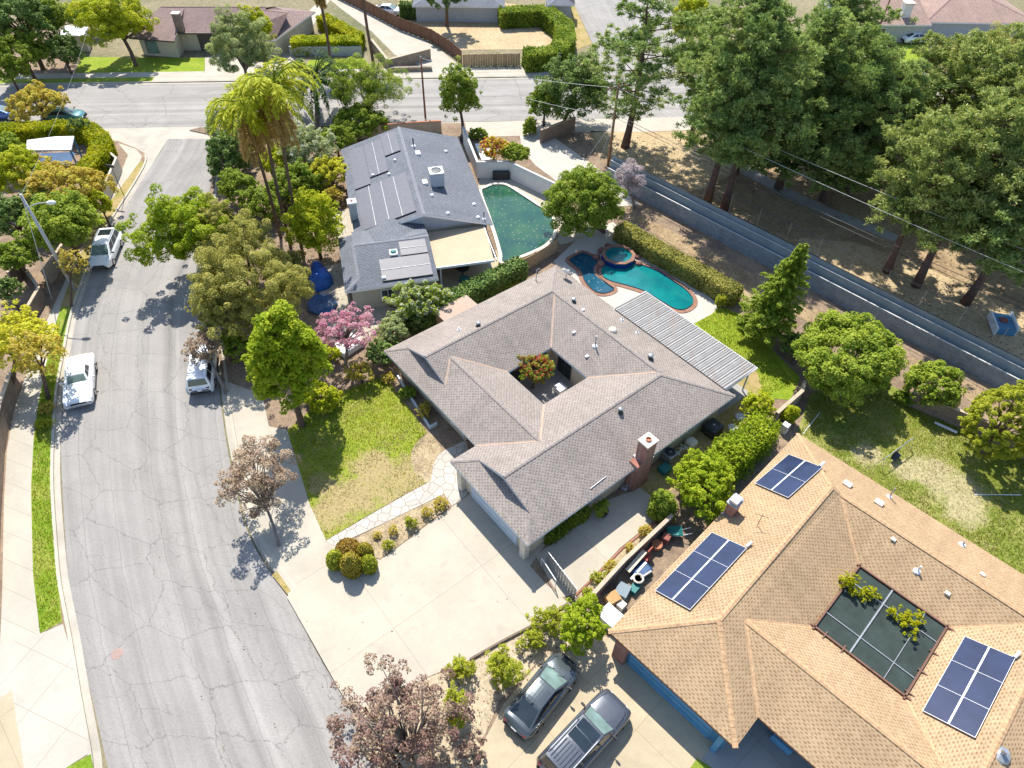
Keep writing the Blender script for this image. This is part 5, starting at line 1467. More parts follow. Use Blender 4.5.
def simple_house(name, label, a, b, depth, z, rise, roofm, wallm, capm, over=.5, hipped=True):
    """house with a hipped or gabled roof; a, b = the ends of its front eave"""
    d = b - a; Fh = Frame((a.x, a.y), math.atan2(d.x, d.y)); L = d.length
    root = thing(name, label, 'house', Fh(L / 2, -depth / 2, LZ))
    hl = depth / 2 if hipped else 0
    pl = [[(0, 0, z), (L, 0, z), (L - hl, -depth / 2, z + rise), (hl, -depth / 2, z + rise)], [(0, -depth, z), (L, -depth, z), (L - hl, -depth / 2, z + rise), (hl, -depth / 2, z + rise)]]
    if hipped: pl += [[(0, 0, z), (hl, -depth / 2, z + rise), (0, -depth, z)], [(L, 0, z), (L - hl, -depth / 2, z + rise), (L, -depth, z)]]
    rf = roof_mb(Fh, pl).build('roof', MATS[roofm], root)
    mb = MB(); cap_line(Fh, mb, (hl, -depth / 2, z + rise), (L - hl, -depth / 2, z + rise), .3)
    mb.build('ridge_cap', MATS[capm], rf)
    if hipped:
        for q in (((0, 0, z), (hl, -depth / 2, z + rise)), ((L, 0, z), (L - hl, -depth / 2, z + rise))):
            mb = MB(); cap_line(Fh, mb, *q, .3); mb.build('ridge_cap', MATS[capm], rf)
    eaves(Fh, [(0, 0, z), (L, 0, z), (L, -depth, z), (0, -depth, z)], root, 'trim_white', soffit=over, inward=1)
    walls(Fh, [(over, -over), (L - over, -over), (L - over, -depth + over), (over, -depth + over)], z - .1, root, wallm)
    if not hipped:
        g = MB()
        for u in (over, L - over): g.face([Fh(u, -over, z - .12), Fh(u, -depth + over, z - .12), Fh(u, -depth / 2, z + rise - .15)])
        g.build('gable', MATS[wallm], root)
    return root, Fh, L
hr, FR, LR = simple_house('pink_roof_house', 'pinkish roofed grey house with white chimney seen over the pines at top right', P(848, 25, 2.8), P(932, 25, 2.8), 12, 2.8, 1.8, 'shingle_pink', 'stucco_grey', 'ridge_brown', hipped=False)
window(FR, hr, LR * .4, -.5, 1.4, 2.6, 1.5, ('v', 1))
ck = MB().box(FR(LR * .72, -2.2, 4.1), (1.3, 1.1, 2.2), ax=(FR.u, FR.v, Vector((0, 0, 1)))).build('chimney', MATS['stucco_white'], hr)
MB().box(FR(LR * .72, -2.2, 5.25), (1.6, 1.4, .2), ax=(FR.u, FR.v, Vector((0, 0, 1)))).build('cap', MATS['stone_white'], ck)
simple_house('hip_roof_house', 'pink hip roofed wing with pale garage at the far right of the lawn', P(926, 22, 2.8), P(1040, 24, 2.8), 14, 2.8, 2.0, 'shingle_pink', 'stucco_grey', 'ridge_brown')
simple_house('grey_house', 'pale house beyond the brown dirt yard at the top edge', P(548, 5, 2.8), P(575, 5, 2.8), 9, 2.8, 1.5, 'shingle_slate', 'stucco_grey', 'ridge_slate')
simple_house('corner_house', 'low pinkish brown house beside the angled drive behind the clipped hedge', P(232, 34, 2.8), P(275, 40, 2.8), 12, 2.8, 1.6, 'shingle_brown', 'stucco_beige', 'ridge_brown')
simple_house('long_house', 'low house with pale roof edge behind the dark hedge at the top', P(412, 6, 2.6), P(505, 7, 2.6), 10, 2.6, 1.5, 'shingle_slate', 'stucco_grey', 'ridge_slate')
# shed on the far left and the white carport
s_ = thing('garden_shed', 'small shed with flat white roof among trees at the far left', 'shed', P(74, 36, LZ))
a = [P(58, 35, 2.4), P(84, 36, 2.4), P(88, 27, 2.4), P(66, 26, 2.4)]
MB().slab(a, 2.3, 2.45).build('roof', MATS['flat_roof_white'], s_)
c_ = sum(a, Vector()) / 4
MB().slab([c_.lerp(p, .88) for p in a], LZ, 2.3).build('wall', MATS['stucco_pale'], s_)
cp = thing('carport', 'carport with white roof sheet inside the yellow green hedge corner', 'carport', P(50, 160, LZ))
a = [P(26, 150, 2.6), P(71, 149.5, 2.6), P(74, 136, 2.6), P(55, 136.5, 2.6), P(27, 140, 2.6)]
MB().slab(a, 2.45, 2.6).build('roof', MATS['flat_roof_white'], cp)
for q in (a[0], a[1], a[2], a[4]):
    q = q.lerp(sum(a, Vector()) / 5, .08)
    MB().box((q.x, q.y, 1.3), (.14, .14, 2.35)).build('post', MATS['blue_paint'], cp)
sheet('carport_floor', px((20, 178), (66, 172), (76, 152), (30, 154)), 'navy_tarp', 5)
# ------------------------------------------------------------------ vehicles
def car(name, label, cat, p, az, kind, paint, group=None):
    """p = ground point under the middle, az = bearing of the front"""
    K = {
        'sedan': dict(L=4.95, W=1.96, H=1.45, belt=.98, hood=.93, nose=.72, cowl=1.15, base_f=1.42, base_r=-2.12, roof_f=.32, roof_r=-.95, wb=.80, wr=.60, deck=1.02, tail=.85, wheel=.335, ax=(1.45, -1.4), round=.16),
        'suv': dict(L=5.6, W=2.1, H=1.88, belt=1.18, hood=1.16, nose=1.0, cowl=1.25, base_f=1.35, base_r=-2.6, roof_f=.45, roof_r=-2.35, wb=.92, wr=.76, deck=1.2, tail=1.1, wheel=.40, ax=(1.6, -1.5), round=.12),
        'minivan': dict(L=5.1, W=1.98, H=1.76, belt=1.1, hood=1.05, nose=.82, cowl=1.2, base_f=1.55, base_r=-2.48, roof_f=.55, roof_r=-2.2, wb=.90, wr=.72, deck=1.1, tail=.95, wheel=.35, ax=(1.55, -1.5), round=.16),
        'boxy': dict(L=5.5, W=2.1, H=1.42, belt=.94, hood=.95, nose=.85, cowl=1.0, base_f=.8, base_r=-1.45, roof_f=.2, roof_r=-.95, wb=.80, wr=.64, deck=.96, tail=.88, wheel=.335, ax=(1.55, -1.4), round=.05),
    }[kind]
    z0 = p.z
    fwd = Vector((math.sin(az), math.cos(az), 0)); lft = Vector((-fwd.y, fwd.x, 0)); up = Vector((0, 0, 1))
    def C(x, y, z): return Vector((p.x, p.y, z0)) + fwd * x + lft * y + up * z
    root = thing(name, label, cat, Vector((p.x, p.y, z0)), group)
    L, W, H, belt = K['L'], K['W'], K['H'], K['belt']
    hl, hw, rd = L / 2, W / 2, K['round']
    # body: cross sections from tail to nose
    st = []
    xs = [-hl, -hl + .06, -hl + .25, K['base_r'], K['base_r'] * .5, 0, K['base_f'], K['base_f'] + (hl - K['base_f']) * .5, hl - .35, hl - .1, hl]
    tops = [K['tail'] * .8, K['tail'], K['deck'], K['deck'], belt, belt, K['hood'] + .04, K['hood'], (K['hood'] + K['nose']) / 2 + .03, K['nose'], K['nose'] * .82]
    wid = [hw - rd * 1.6, hw - rd, hw - rd * .35, hw, hw, hw, hw, hw - rd * .12, hw - rd * .55, hw - rd * 1.2, hw - rd * 2.0]
    n = 14
    vs, fs = [], []
    for x, tz, w in zip(xs, tops, wid):
        zb_ = .24 if abs(x) < hl - .2 else .32
        sh = tz - (.05 if kind == 'boxy' else .09)
        ring = [(w * .86, zb_), (w * .985, zb_ + .1), (w, (zb_ + sh) / 2), (w * .985, sh - .06), (w * .93, sh + .02), (w * .72, tz - .012), (w * .3, tz + .01)]
        ring = ring + [(-a, b) for a, b in reversed(ring)]
        vs += [C(x, a, b) for a, b in ring]
    for i in range(len(xs) - 1):
        for k in range(n): fs.append((i * n + k, i * n + (k + 1) % n, (i + 1) * n + (k + 1) % n, (i + 1) * n + k))
    fs.append(tuple(range(n))); fs.append(tuple((len(xs) - 1) * n + k for k in reversed(range(n))))
    mb = MB().mesh(vs, fs)
    body = mb.build('body', MATS[paint], root, smooth=True)
    # cabin: painted frame with glass set on its faces
    bf, br, rf, rr, wb, wr = K['base_f'], K['base_r'], K['roof_f'], K['roof_r'], K['wb'], K['wr']
    zr_ = H - .05
    b4 = [C(bf, wb, belt - .04), C(bf, -wb, belt - .04), C(br, -wb, belt - .04), C(br, wb, belt - .04)]
    t4 = [C(rf, wr, zr_), C(rf, -wr, zr_), C(rr, -wr, zr_), C(rr, wr, zr_)]
    bm = bmesh.new()
    v8 = [bm.verts.new(q) for q in b4 + t4]
    for q in ((0, 1, 2, 3), (4, 7, 6, 5), (0, 4, 5, 1), (1, 5, 6, 2), (2, 6, 7, 3), (3, 7, 4, 0)): bm.faces.new([v8[i] for i in q])
    bmesh.ops.recalc_face_normals(bm, faces=bm.faces[:])
    te = [e for e in bm.edges if not (e.verts[0] in v8[:4] and e.verts[1] in v8[:4])]
    bmesh.ops.bevel(bm, geom=te, offset=.09 if kind != 'boxy' else .05, segments=3, affect='EDGES', profile=.6)
    bm.verts.index_update()
    cb = MB().mesh([v.co.copy() for v in bm.verts], [[v.index for v in f.verts] for f in bm.faces]); bm.free()
    cabin = cb.build('cabin', MATS[paint], root, smooth=False)
    # crowned roof skin
    mb = MB(); N = 6
    def rp(i, j):
        fx, fy = i / N, j / N * 2 - 1
        x = rf + (rr - rf) * fx
        return C(x - .0, fy * wr * .97, zr_ + .004 + .045 * (1 - fy * fy) * (1 - (2 * fx - 1) ** 4 * .7))
    for i in range(N):
        for j in range(N): mb.face([rp(i, j), rp(i, j + 1), rp(i + 1, j + 1), rp(i + 1, j)])
    roofp = mb.build('roof', MATS[paint], root, smooth=True)
    def quad_on(a, b, c_, d, i0, i1, j0, j1, out):
        """part of the face a-b-c-d (a,b bottom; d,c top), lifted off it"""
        f = lambda s, t: (a.lerp(b, s)).lerp(d.lerp(c_, s), t)
        nrm = (b - a).cross(d - a).normalized() * out
        return [f(i0, j0) + nrm, f(i1, j0) + nrm, f(i1, j1) + nrm, f(i0, j1) + nrm]
    def pane(nm, face, spans, glass, j0=.12, j1=.93):
        mb = MB()
        a, b, c_, d = face
        ctr = (b4[0] + b4[2]) / 2
        nrm = (b - a).cross(d - a)
        sg = .012 if nrm.dot((a + c_) / 2 - ctr) > 0 else -.012
        for i0, i1 in spans: mb.face(quad_on(a, b, c_, d, i0, i1, j0, j1, sg))
        return mb.build(nm, MATS[glass], root)
    pane('windscreen', (b4[1], b4[0], t4[0], t4[1]), [(.06, .94)], 'glass_green')
    pane('rear_window', (b4[3], b4[2], t4[2], t4[3]), [(.08, .92)], 'glass_dark', .16 if kind != 'sedan' else .06, .9)
    sp = {'sedan': [(.1, .46), (.49, .86)], 'suv': [(.07, .34), (.37, .62), (.65, .94)], 'minivan': [(.1, .36), (.39, .66), (.69, .93)], 'boxy': [(.14, .46), (.5, .82)]}[kind]
    pane('side_window', (b4[0], b4[3], t4[3], t4[0]), sp, 'glass_dark'); pane('side_window', (b4[2], b4[1], t4[1], t4[2]), [(1 - j, 1 - i) for i, j in reversed(sp)], 'glass_dark')
    # wheels
    wr_ = K['wheel']
    for x in K['ax']:
        for s in (1, -1):
            c = C(x, s * (hw - .10), wr_)
            w_ = MB().lathe([(wr_ * .6, -.11), (wr_ * .96, -.11), (wr_, -.07), (wr_, .07), (wr_ * .96, .115), (wr_ * .62, .115)], c, 20, axis=lft * s).build('wheel', MATS['tyre'], root, smooth=True)
            MB().lathe([(0, .10), (wr_ * .2, .11), (wr_ * .6, .095), (wr_ * .64, .118)], c, 20, axis=lft * s).build('rim', MATS['rim_silver'], w_)
    for s in (1, -1):
        MB().box(C(hl - .13, s * (hw - rd - .28), K['nose'] - .12), (.14, .38, .13), ax=(fwd, (lft + fwd * (-.25 * s)).normalized(), up), bev=.03).build('headlight', MATS['lamp_clear'], root)
        MB().box(C(-hl + .06, s * (hw - rd - .2), K['tail'] - .08), (.1, .24, .12), ax=(fwd, lft, up), bev=.03).build('tail_light', MATS['lamp_red'], root)
        mr = MB(); mr.box(C(bf - .35, s * (hw + .1), belt + .08), (.12, .24, .15), ax=(fwd, lft, up), bev=.03); mr.box(C(bf - .35, s * (hw - .03), belt + .03), (.05, .14, .04), ax=(fwd, lft, up))
        mr.build('mirror', MATS['trim_black' if kind != 'boxy' else 'metal_white'], root)
    tb = MB(); tb.box(C(hl - .03, 0, .42), (.1, W * .72, .18), ax=(fwd, lft, up), bev=.03); tb.build('front_bumper', MATS['trim_black' if kind != 'boxy' else 'galvanised'], root)
    tb = MB(); tb.box(C(-hl + .02, 0, .45), (.12, W * .78, .2), ax=(fwd, lft, up), bev=.03); tb.build('rear_bumper', MATS['trim_black' if kind != 'boxy' else 'galvanised'], root)
    MB().box(C(hl + .0, 0, .64), (.03, W * .5, .16), ax=(fwd, lft, up)).build('grille', MATS['trim_black'], root)
    MB().box(C(-hl - .015, 0, .72 if kind != 'boxy' else .62), (.02, .36, .17), ax=(fwd, lft, up)).build('number_plate', MATS['trim_white'], root)
    # shut lines on bonnet and doors, wipers
    gl = MB()
    for s in (1, -1):
        gl.tube([C(bf + .04, s * wb * .93, K['hood'] + .035), C(bf + (hl - bf) * .5, s * wb * .86, K['hood'] + .005), C(hl - .35, s * wb * .74, (K['hood'] + K['nose']) / 2 + .032)], .012, 4)
        gl.build('shut_line', MATS['trim_black'], body)
        gl = MB()
        gl.tube([C(bf - .02, s * .35 - .1, belt + .0), C(bf - .28, s * .35 + .3, belt + .16)], .012, 4)
        gl.build('wiper', MATS['trim_black'], body)
        gl = MB()
    return root, C, K, paint

def car_roof_bits(res, kind):
    root, C, K, paint = res
    H, rf, rr, wr = K['H'], K['roof_f'], K['roof_r'], K['wr']
    if kind == 'suv':
        m = MB()
        for x0, x1 in ((.36, -.22), (-.27, -.85)):
            m.face([C(x0, wr * .78, H + .004), C(x0, -wr * .78, H + .004), C(x1, -wr * .78, H + .012), C(x1, wr * .78, H + .012)])
        m.build('sunroof', MATS['sunroof'], root)
        m = MB()
        for k in range(6):
            y = (k - 2.5) * .2
            m.tube([C(-1.0, y, H - .005), C(-1.1, y, H + .014), C(-2.1, y, H + .004), C(-2.2, y, H - .02)], .032, 5)
        m.build('roof_ribs', MATS[paint], root)
        for s in (1, -1):
            m = MB(); m.tube([C(.15, s * wr * .95, H - .02), C(.0, s * wr * .95, H + .06), C(-2.0, s * wr * .95, H + .06), C(-2.15, s * wr * .95, H - .02)], .028, 6); m.build('roof_rail', MATS['metal_grey'], root)
        m = MB(); m.tube([C(1.35, .42, 1.2), C(2.3, .36, 1.12)], .014, 4); m.tube([C(1.35, -.42, 1.2), C(2.3, -.36, 1.12)], .014, 4); m.build('bonnet_crease', MATS['trim_black'], root)
    if kind == 'sedan':
        m = MB(); m.box(C(-.98, .0, H + .03), (.16, .05, .06), az=0); m.build('aerial_fin', MATS['trim_black'], root)
    if kind == 'minivan':
        m = MB(); m.face([C(-.9, .55, H + .004), C(-.9, -.55, H + .004), C(-1.9, -.55, H - .0), C(-1.9, .55, H - .0)]); m.build('roof_glass', MATS['sunroof'], root)
        for s in (1, -1):
            m = MB(); m.tube([C(.2, s * wr * .92, H - .02), C(.05, s * wr * .92, H + .05), C(-1.9, s * wr * .92, H + .05), C(-2.0, s * wr * .92, H - .02)], .028, 6); m.build('roof_rail', MATS['metal_grey'], root)

f_, r_ = P(568, 659, .85), P(514, 726, .95)
r1 = car('parked_car', 'dark grey sedan parked on the right hand driveway nearest the shrubs', 'car', P(542, 697.5, LZ), math.atan2(f_.x - r_.x, f_.y - r_.y), 'sedan', 'paint_grey')
car_roof_bits(r1, 'sedan')
f_, r_ = P(617, 693, 1.0), P(538, 778, 1.1)
r1 = car('parked_car', 'silver grey sport utility vehicle with black sunroof panels on the lower driveway', 'car', P(584, 742, LZ), math.atan2(f_.x - r_.x, f_.y - r_.y), 'suv', 'paint_silver')
car_roof_bits(r1, 'suv')
f_, r_ = P(102, 268, .9), P(117, 232, .9)
r1 = car('parked_car', 'white minivan with dark roof glass parked at the left kerb under a tree', 'car', P(108.5, 256, 0), math.atan2(f_.x - r_.x, f_.y - r_.y), 'minivan', 'paint_white')
car_roof_bits(r1, 'minivan')
f_, r_ = P(80, 408, .8), P(83, 354, .8)
car('parked_car', 'old boxy white sedan with blue shaded windscreen parked at the left kerb', 'car', P(83, 385, 0), math.atan2(f_.x - r_.x, f_.y - r_.y), 'boxy', 'paint_white')
car('parked_car', 'white car half hidden by tree branches at the right kerb of the street', 'car', P(205, 374, 0), R(-14), 'minivan', 'paint_white')
car('parked_car', 'teal car behind the yellow green hedge at the street corner', 'car', P(66, 120, 0), R(84), 'sedan', 'paint_teal')
car('parked_car', 'dark blue car at the far left edge of the cross street', 'car', P(2, 118, 0), R(84), 'sedan', 'paint_blue')
car('parked_car', 'white car in front of the pinkish roofed house at top right', 'car', P(915, 42, LZ), R(80), 'sedan', 'paint_white')
car('parked_car', 'white car beside the dark plank fence of the far yard', 'car', P(389, 14, LZ), R(100), 'sedan', 'paint_white')
# ------------------------------------------------------------------ pools
def pool(name, label, outline, mat, z=LZ + .01, cop_w=.0, cop=None, wall=None, loc=None):
    c = sum(outline, Vector()) / len(outline)
    root = thing(name, label, 'pool', Vector((c.x, c.y, LZ)))
    MB().flat(outline, z - .055).build('water', MATS[mat], root)
    m = MB(); n = len(outline)
    for i in range(n):
        a, b = outline[i], outline[(i + 1) % n]
        m.face([(a.x, a.y, z - .06), (b.x, b.y, z - .06), (b.x, b.y, z + .05), (a.x, a.y, z + .05)])
    m.build('pool_wall', MATS['spa_tile'] if wall is None else MATS[wall], root)
    return root, c
def ring_strip(line, w, z, h, closed=True):
    """raised band just outside an outline"""
    c = sum(line, Vector()) / len(line)
    n = len(line); out = []
    for i in range(n):
        a, b = line[i - 1], line[(i + 1) % n]
        t_ = (b - a).normalized(); nn = Vector((t_.y, -t_.x, 0))
        out.append((line[i], nn))
    area = sum(line[i].x * line[(i + 1) % n].y - line[(i + 1) % n].x * line[i].y for i in range(n))
    sg = 1 if area > 0 else -1
    m = MB()
    for i in range(n if closed else n - 1):
        (a, na), (b, nb) = out[i], out[(i + 1) % n]
        a2, b2 = a + na * w * sg, b + nb * w * sg
        m.face([(a.x, a.y, z + h), (a2.x, a2.y, z + h), (b2.x, b2.y, z + h), (b.x, b.y, z + h)])
        m.face([(a2.x, a2.y, z), (b2.x, b2.y, z), (b2.x, b2.y, z + h), (a2.x, a2.y, z + h)])
        m.face([(a.x, a.y, z - .1), (b.x, b.y, z - .1), (b.x, b.y, z + h), (a.x, a.y, z + h)])
    return m
PL = smooth_line([G(*q) for q in [(630, 263), (646, 267), (660, 273), (672, 281), (684, 289), (692, 298), (692, 305), (684, 310), (674, 309), (660, 301), (645, 292), (627, 286), (612, 282), (602, 277), (598, 271), (603, 265)]], 4, True)
DECKZ = LZ + .03
pr, c = pool('swimming_pool', 'teal kidney shaped swimming pool with brick coping behind the ranch house', PL, 'water_teal', DECKZ + .06)
ring_strip(PL, .42, DECKZ - .02, .055).build('coping', MATS['coping_brick'], pr)
BJ = smooth_line([G(*q) for q in [(569, 261), (576, 256), (583, 253), (592, 257), (599, 263), (597, 271), (600, 278), (608, 285), (614, 290), (604, 294), (593, 291), (584, 281), (580, 271)]], 4, True)
pr2, c = pool('wading_pool', 'shallow blue wading pool in tree shade beside the spa', BJ, 'water_blue', DECKZ + .06, wall='coping_brick')
ring_strip(BJ, .38, DECKZ - .02, .05).build('coping', MATS['coping_brick'], pr2)
sp_c = P(618.5, 254, .75)
sp = thing('spa', 'raised round spa with blue tiled side at the end of the teal pool', 'spa', Vector((sp_c.x, sp_c.y, LZ)))
def oct_(r, z, n=10): return [(sp_c.x + r * math.cos(2 * math.pi * k / n), sp_c.y + r * math.sin(2 * math.pi * k / n), z) for k in range(n)]
m = MB()
for k in range(10):
    a, b = oct_(1.62, 0), oct_(1.62, 0); k2 = (k + 1) % 10
    m.face([(a[k][0], a[k][1], LZ), (a[k2][0], a[k2][1], LZ), (a[k2][0], a[k2][1], .72), (a[k][0], a[k][1], .72)])
m.build('spa_wall', MATS['spa_tile'], sp)
m = MB(); A_, B_ = oct_(1.68, .75), oct_(1.32, .75)
for k in range(10):
    k2 = (k + 1) % 10
    m.face([A_[k], A_[k2], B_[k2], B_[k]])
    m.face([(A_[k][0], A_[k][1], .68), (A_[k2][0], A_[k2][1], .68), A_[k2], A_[k]])
    m.face([(B_[k][0], B_[k][1], .5), (B_[k2][0], B_[k2][1], .5), B_[k2], B_[k]])
m.build('coping', MATS['coping_brick'], sp)
MB().flat([(x, y) for x, y, z in oct_(1.33, 0)], .62).build('water', MATS['water_teal'], sp)
# rocks round the spa
rk = random.Random(4)
for k in range(11):
    a_ = 2 * math.pi * (k / 11) + .2
    if -2.4 < a_ - 2 * math.pi * round(a_ / 6.283) < -.7: continue
    q = Vector((sp_c.x + 2.05 * math.cos(a_) + rk.uniform(-.1, .1), sp_c.y + 2.05 * math.sin(a_) + rk.uniform(-.1, .1), LZ))
    bm = bmesh.new(); bmesh.ops.create_icosphere(bm, subdivisions=2, radius=rk.uniform(.26, .42))
    for v in bm.verts:
        v.co *= 1 + .18 * math.sin(7 * v.co.x + k) * math.cos(6 * v.co.y + 2 * k) + rk.uniform(-.06, .06)
        v.co.z = max(v.co.z * .8, -.1)
    bm.verts.index_update()
    m = MB().mesh([q + v.co + Vector((0, 0, .12)) for v in bm.verts], [[v.index for v in f.verts] for f in bm.faces]); bm.free()
    tag(m.build('boulder', MATS['rock_red'], loc=q), 'red brown rock in the ring around the raised spa', 'rock', 'rocks around the spa')
GP = smooth_line([G(*q) for q in [(482, 194), (486, 190), (493, 187), (500, 186.5), (507, 188), (520, 196), (535, 206), (547, 214), (553, 224), (553, 236), (545, 246), (532, 253), (517, 259), (503, 264), (502, 256), (497, 238), (490, 217)]], 4, True)
pg, c = pool('swimming_pool', 'large green swimming pool with floating leaves beside the slate roofed house', GP, 'water_green', LZ + .25, wall='stone_white')
ring_strip(GP, .35, LZ, .28).build('coping', MATS['stone_white'], pg)

# ------------------------------------------------------------------ walls, fences, hedges
def wall_thing(name, label, cat, path, w, h, mat, cap=None, z0=LZ - .02, group=None, capw=.06, caph=.07):
    root = thing(name, label, cat, Vector((path[0].x, path[0].y, z0)), group)
    MB().wall(path, w, z0, z0 + h).build('wall', MATS[mat], root)
    if cap: MB().wall(path, w + capw, z0 + h + .002, z0 + h + caph).build('cap', MATS[cap], root)
    return root
wall_thing('garden_wall', 'pale garden wall with flat cap around the far end of the green pool', 'wall', [P(463, 127, 2), P(477.5, 162.5, 2), P(509, 162, 2), P(557, 185, 2)], .22, 1.95, 'stucco_white', 'wall_cap')
wall_thing('street_wall', 'tan block wall along the cross street behind the slate roofed house', 'wall', [P(345, 128, 1.6), P(405, 123, 1.6), P(441, 121, 1.6)], .22, 1.5, 'wall_tan', 'terracotta')
wall_thing('block_wall', 'brown block wall under the dark street tree by the cross street', 'wall', [P(541, 131, 1.7), P(575, 118, 1.7)], .25, 1.7, 'block_brown', 'wall_tan')
wp0, wp1 = G(640, 199), G(1001, 390)
wd = (wp1 - wp0).normalized(); wn = Vector((-wd.y, wd.x, 0))
if wn.y < 0: wn = -wn
low = [wp0 - wd * 5, wp0, wp1, wp1 + wd * 30]
low2 = [q + wn * .55 for q in low]
wall_thing('retaining_wall', 'long low grey block wall running diagonally past the dirt strip', 'wall', low, .12, 1.65, 'block_grey', 'wall_cap', capw=.01, caph=.04)
MB_ = MB()
m = MB(); m.wall([q + wn * .22 for q in low], .2, LZ, 1.5); structure(m, 'wall_backfill', 'bare_soil')
wall_thing('block_wall', 'taller blue grey block wall stepped back behind the long low wall', 'wall', [q + wn * .42 for q in low], .1, 2.4, 'wall_bluegrey', 'wall_cap', capw=.01, caph=.04)
# chain-link fence with a screen cloth along its foot, standing behind the wall
fl = [q + wn * .62 for q in low]
fe = thing('chain_link_fence', 'chain link fence with dark screen cloth standing behind the blue grey wall', 'fence', fl[0])
m = MB(); m.wall(fl, .03, LZ, 3.05); m.build('screen_cloth', MATS['wall_bluegrey'], fe)
m = MB(); m.wall(fl, .05, 3.052, 3.11); m.build('cloth_hem', MATS['metal_dark'], fe)
Lf = (fl[3] - fl[1]).length
for k in range(14):
    q = fl[1] + wd * (3.2 * k + .6)
    MB().tube([q + wn * .04, q + wn * .04 + Vector((0, 0, 4.9))], .02, 6).build('post', MATS['metal_grey'], fe)
for z in (4.88, 4.72): MB().tube([fl[0] + wn * .04 + Vector((0, 0, z)), fl[3] + wn * .04 + Vector((0, 0, z))], .016, 6).build('rail', MATS['metal_dark'], fe)

wall_thing('garden_wall', 'brown block wall between the back lawn and the right hand yard', 'wall', [G(905, 404), G(985, 438), G(1060, 478)], .2, 1.5, 'block_brown', 'wall_tan')
wall_thing('garden_wall', 'short block wall by the corner of the tan roofed house', 'wall', [G(772, 424), G(797, 402), G(800, 392)], .22, 1.3, 'block_tan', 'wall_tan')
wall_thing('garden_wall', 'tan block wall between the two driveways beside the stored junk', 'wall', [P(591, 597, 1.2), P(624, 561, 1.2), P(672, 516, 1.2)], .2, 1.2, 'block_brown', 'wall_tan')
ed = wall_thing('garden_edging', 'thin brick edging along the lower side of the side slab', 'edging', [G(574, 597), G(592, 580), G(622, 549), G(654, 524)], .1, .12, 'brick_red')
wall_thing('garden_edging', 'low dark edging along the lower side of the wide driveway', 'edging', [G(470, 660), G(500, 643), G(540, 622), G(568, 604)], .12, .2, 'block_brown')
wall_thing('porch_planter', 'low white kerbed planter edge along the front of the ranch house', 'planter', [G(398, 378), G(430, 429), G(437, 425)], .12, .35, 'trim_blue_white')
# wooden side gate of the main house
ga, gb = G(546, 562), G(575, 600)
gr = thing('side_gate', 'weathered grey gate across the gap beside the garage', 'gate', ga)
d = gb - ga; azg = math.atan2(d.x, d.y)
m = MB()
for k in range(12):
    q = ga.lerp(gb, (k + .5) / 12); m.box((q.x, q.y, LZ + .75), (.04, d.length / 12 * .8, 1.4), azg)
m.build('slats', MATS['metal_grey'], gr)
m = MB(); 
for z in (.3, 1.2): m.box(((ga.x + gb.x) / 2 + .03, (ga.y + gb.y) / 2 + .03, LZ + z), (.05, d.length, .1), azg)
m.build('rails', MATS['metal_white'], gr)
# low white rail by the garage corner
ra, rb_ = G(541, 566), G(548, 580)
m = MB(); m.tube([ra + Vector((0, 0, 1.0)), G(555, 588) + Vector((0, 0, 1.0))], .03, 6)
for q in (ra, G(555, 588)): m.tube([q, q + Vector((0, 0, 1.0))], .025, 6)
tag(m.build('handrail', MATS['metal_white'], loc=ra), 'thin white handrail at the garage corner', 'handrail')
# fence between green pool and ranch house
fa = [P(519, 262, 1.5), P(535, 254, 1.5), P(557, 240, 1.5)]
fr = thing('plank_fence', 'tan plank fence between the green pool and the ranch house', 'fence', Vector((fa[0].x, fa[0].y, LZ)))
MB().wall(fa, .05, LZ, 1.55).build('planks', MATS['wood_fence_tan'], fr)
for q in fa: MB().box((q.x, q.y, .95), (.12, .12, 1.7)).build('post', MATS['wood_fence_tan'], fr)
# far fences
def plank_fence(label, path, h, mat, n):
    root = thing('plank_fence', label, 'fence', Vector((path[0].x, path[0].y, LZ)))
    m = MB()
    for a, b in zip(path[:-1], path[1:]):
        d = b - a; k = max(1, int(d.length / .35)); az = math.atan2(d.x, d.y)
        for i in range(k):
            q = a.lerp(b, (i + .5) / k); m.box((q.x, q.y, LZ + h / 2 + .03 * ((i * 7) % 3)), (.04, d.length / k * .92, h), az)
    m.build('planks', MATS[mat], root)
    for a, b in zip(path[:-1], path[1:]):
        for i in range(n):
            q = a.lerp(b, i / n); MB().box((q.x + .06, q.y - .06, LZ + h / 2), (.12, .12, h + .1)).build('post', MATS[mat], root)
    return root
plank_fence('dark red plank fence curving down along the pale alley', [G(325, -8), G(362, 10), G(400, 30), G(432, 42), G(452, 55), G(462, 64)], 1.8, 'wood_fence', 3)
plank_fence('reddish plank fence along the cross street below the arched hedge', [G(463, 67), G(505, 66), G(520, 66)], 1.7, 'wood_fence_tan', 4)
wall_thing('garden_wall', 'grey wall below the clipped hedge by the angled drive', 'wall', [P(289, 47, 1.3), P(361, 47, 1.3)], .25, 1.3, 'stucco_grey')
wall_thing('retaining_wall', 'stone faced retaining wall at the mouth of the pale alley', 'wall', [P(372, 42, 1.2), P(388, 62, 1.2), P(430, 51, 1.2)], .3, 1.4, 'block_tan', 'wall_tan')
wall_thing('garden_wall', 'low stone planter wall beside the cross street path', 'wall', [P(388, 68, .6), P(432, 67, .6)], .5, .6, 'block_tan')
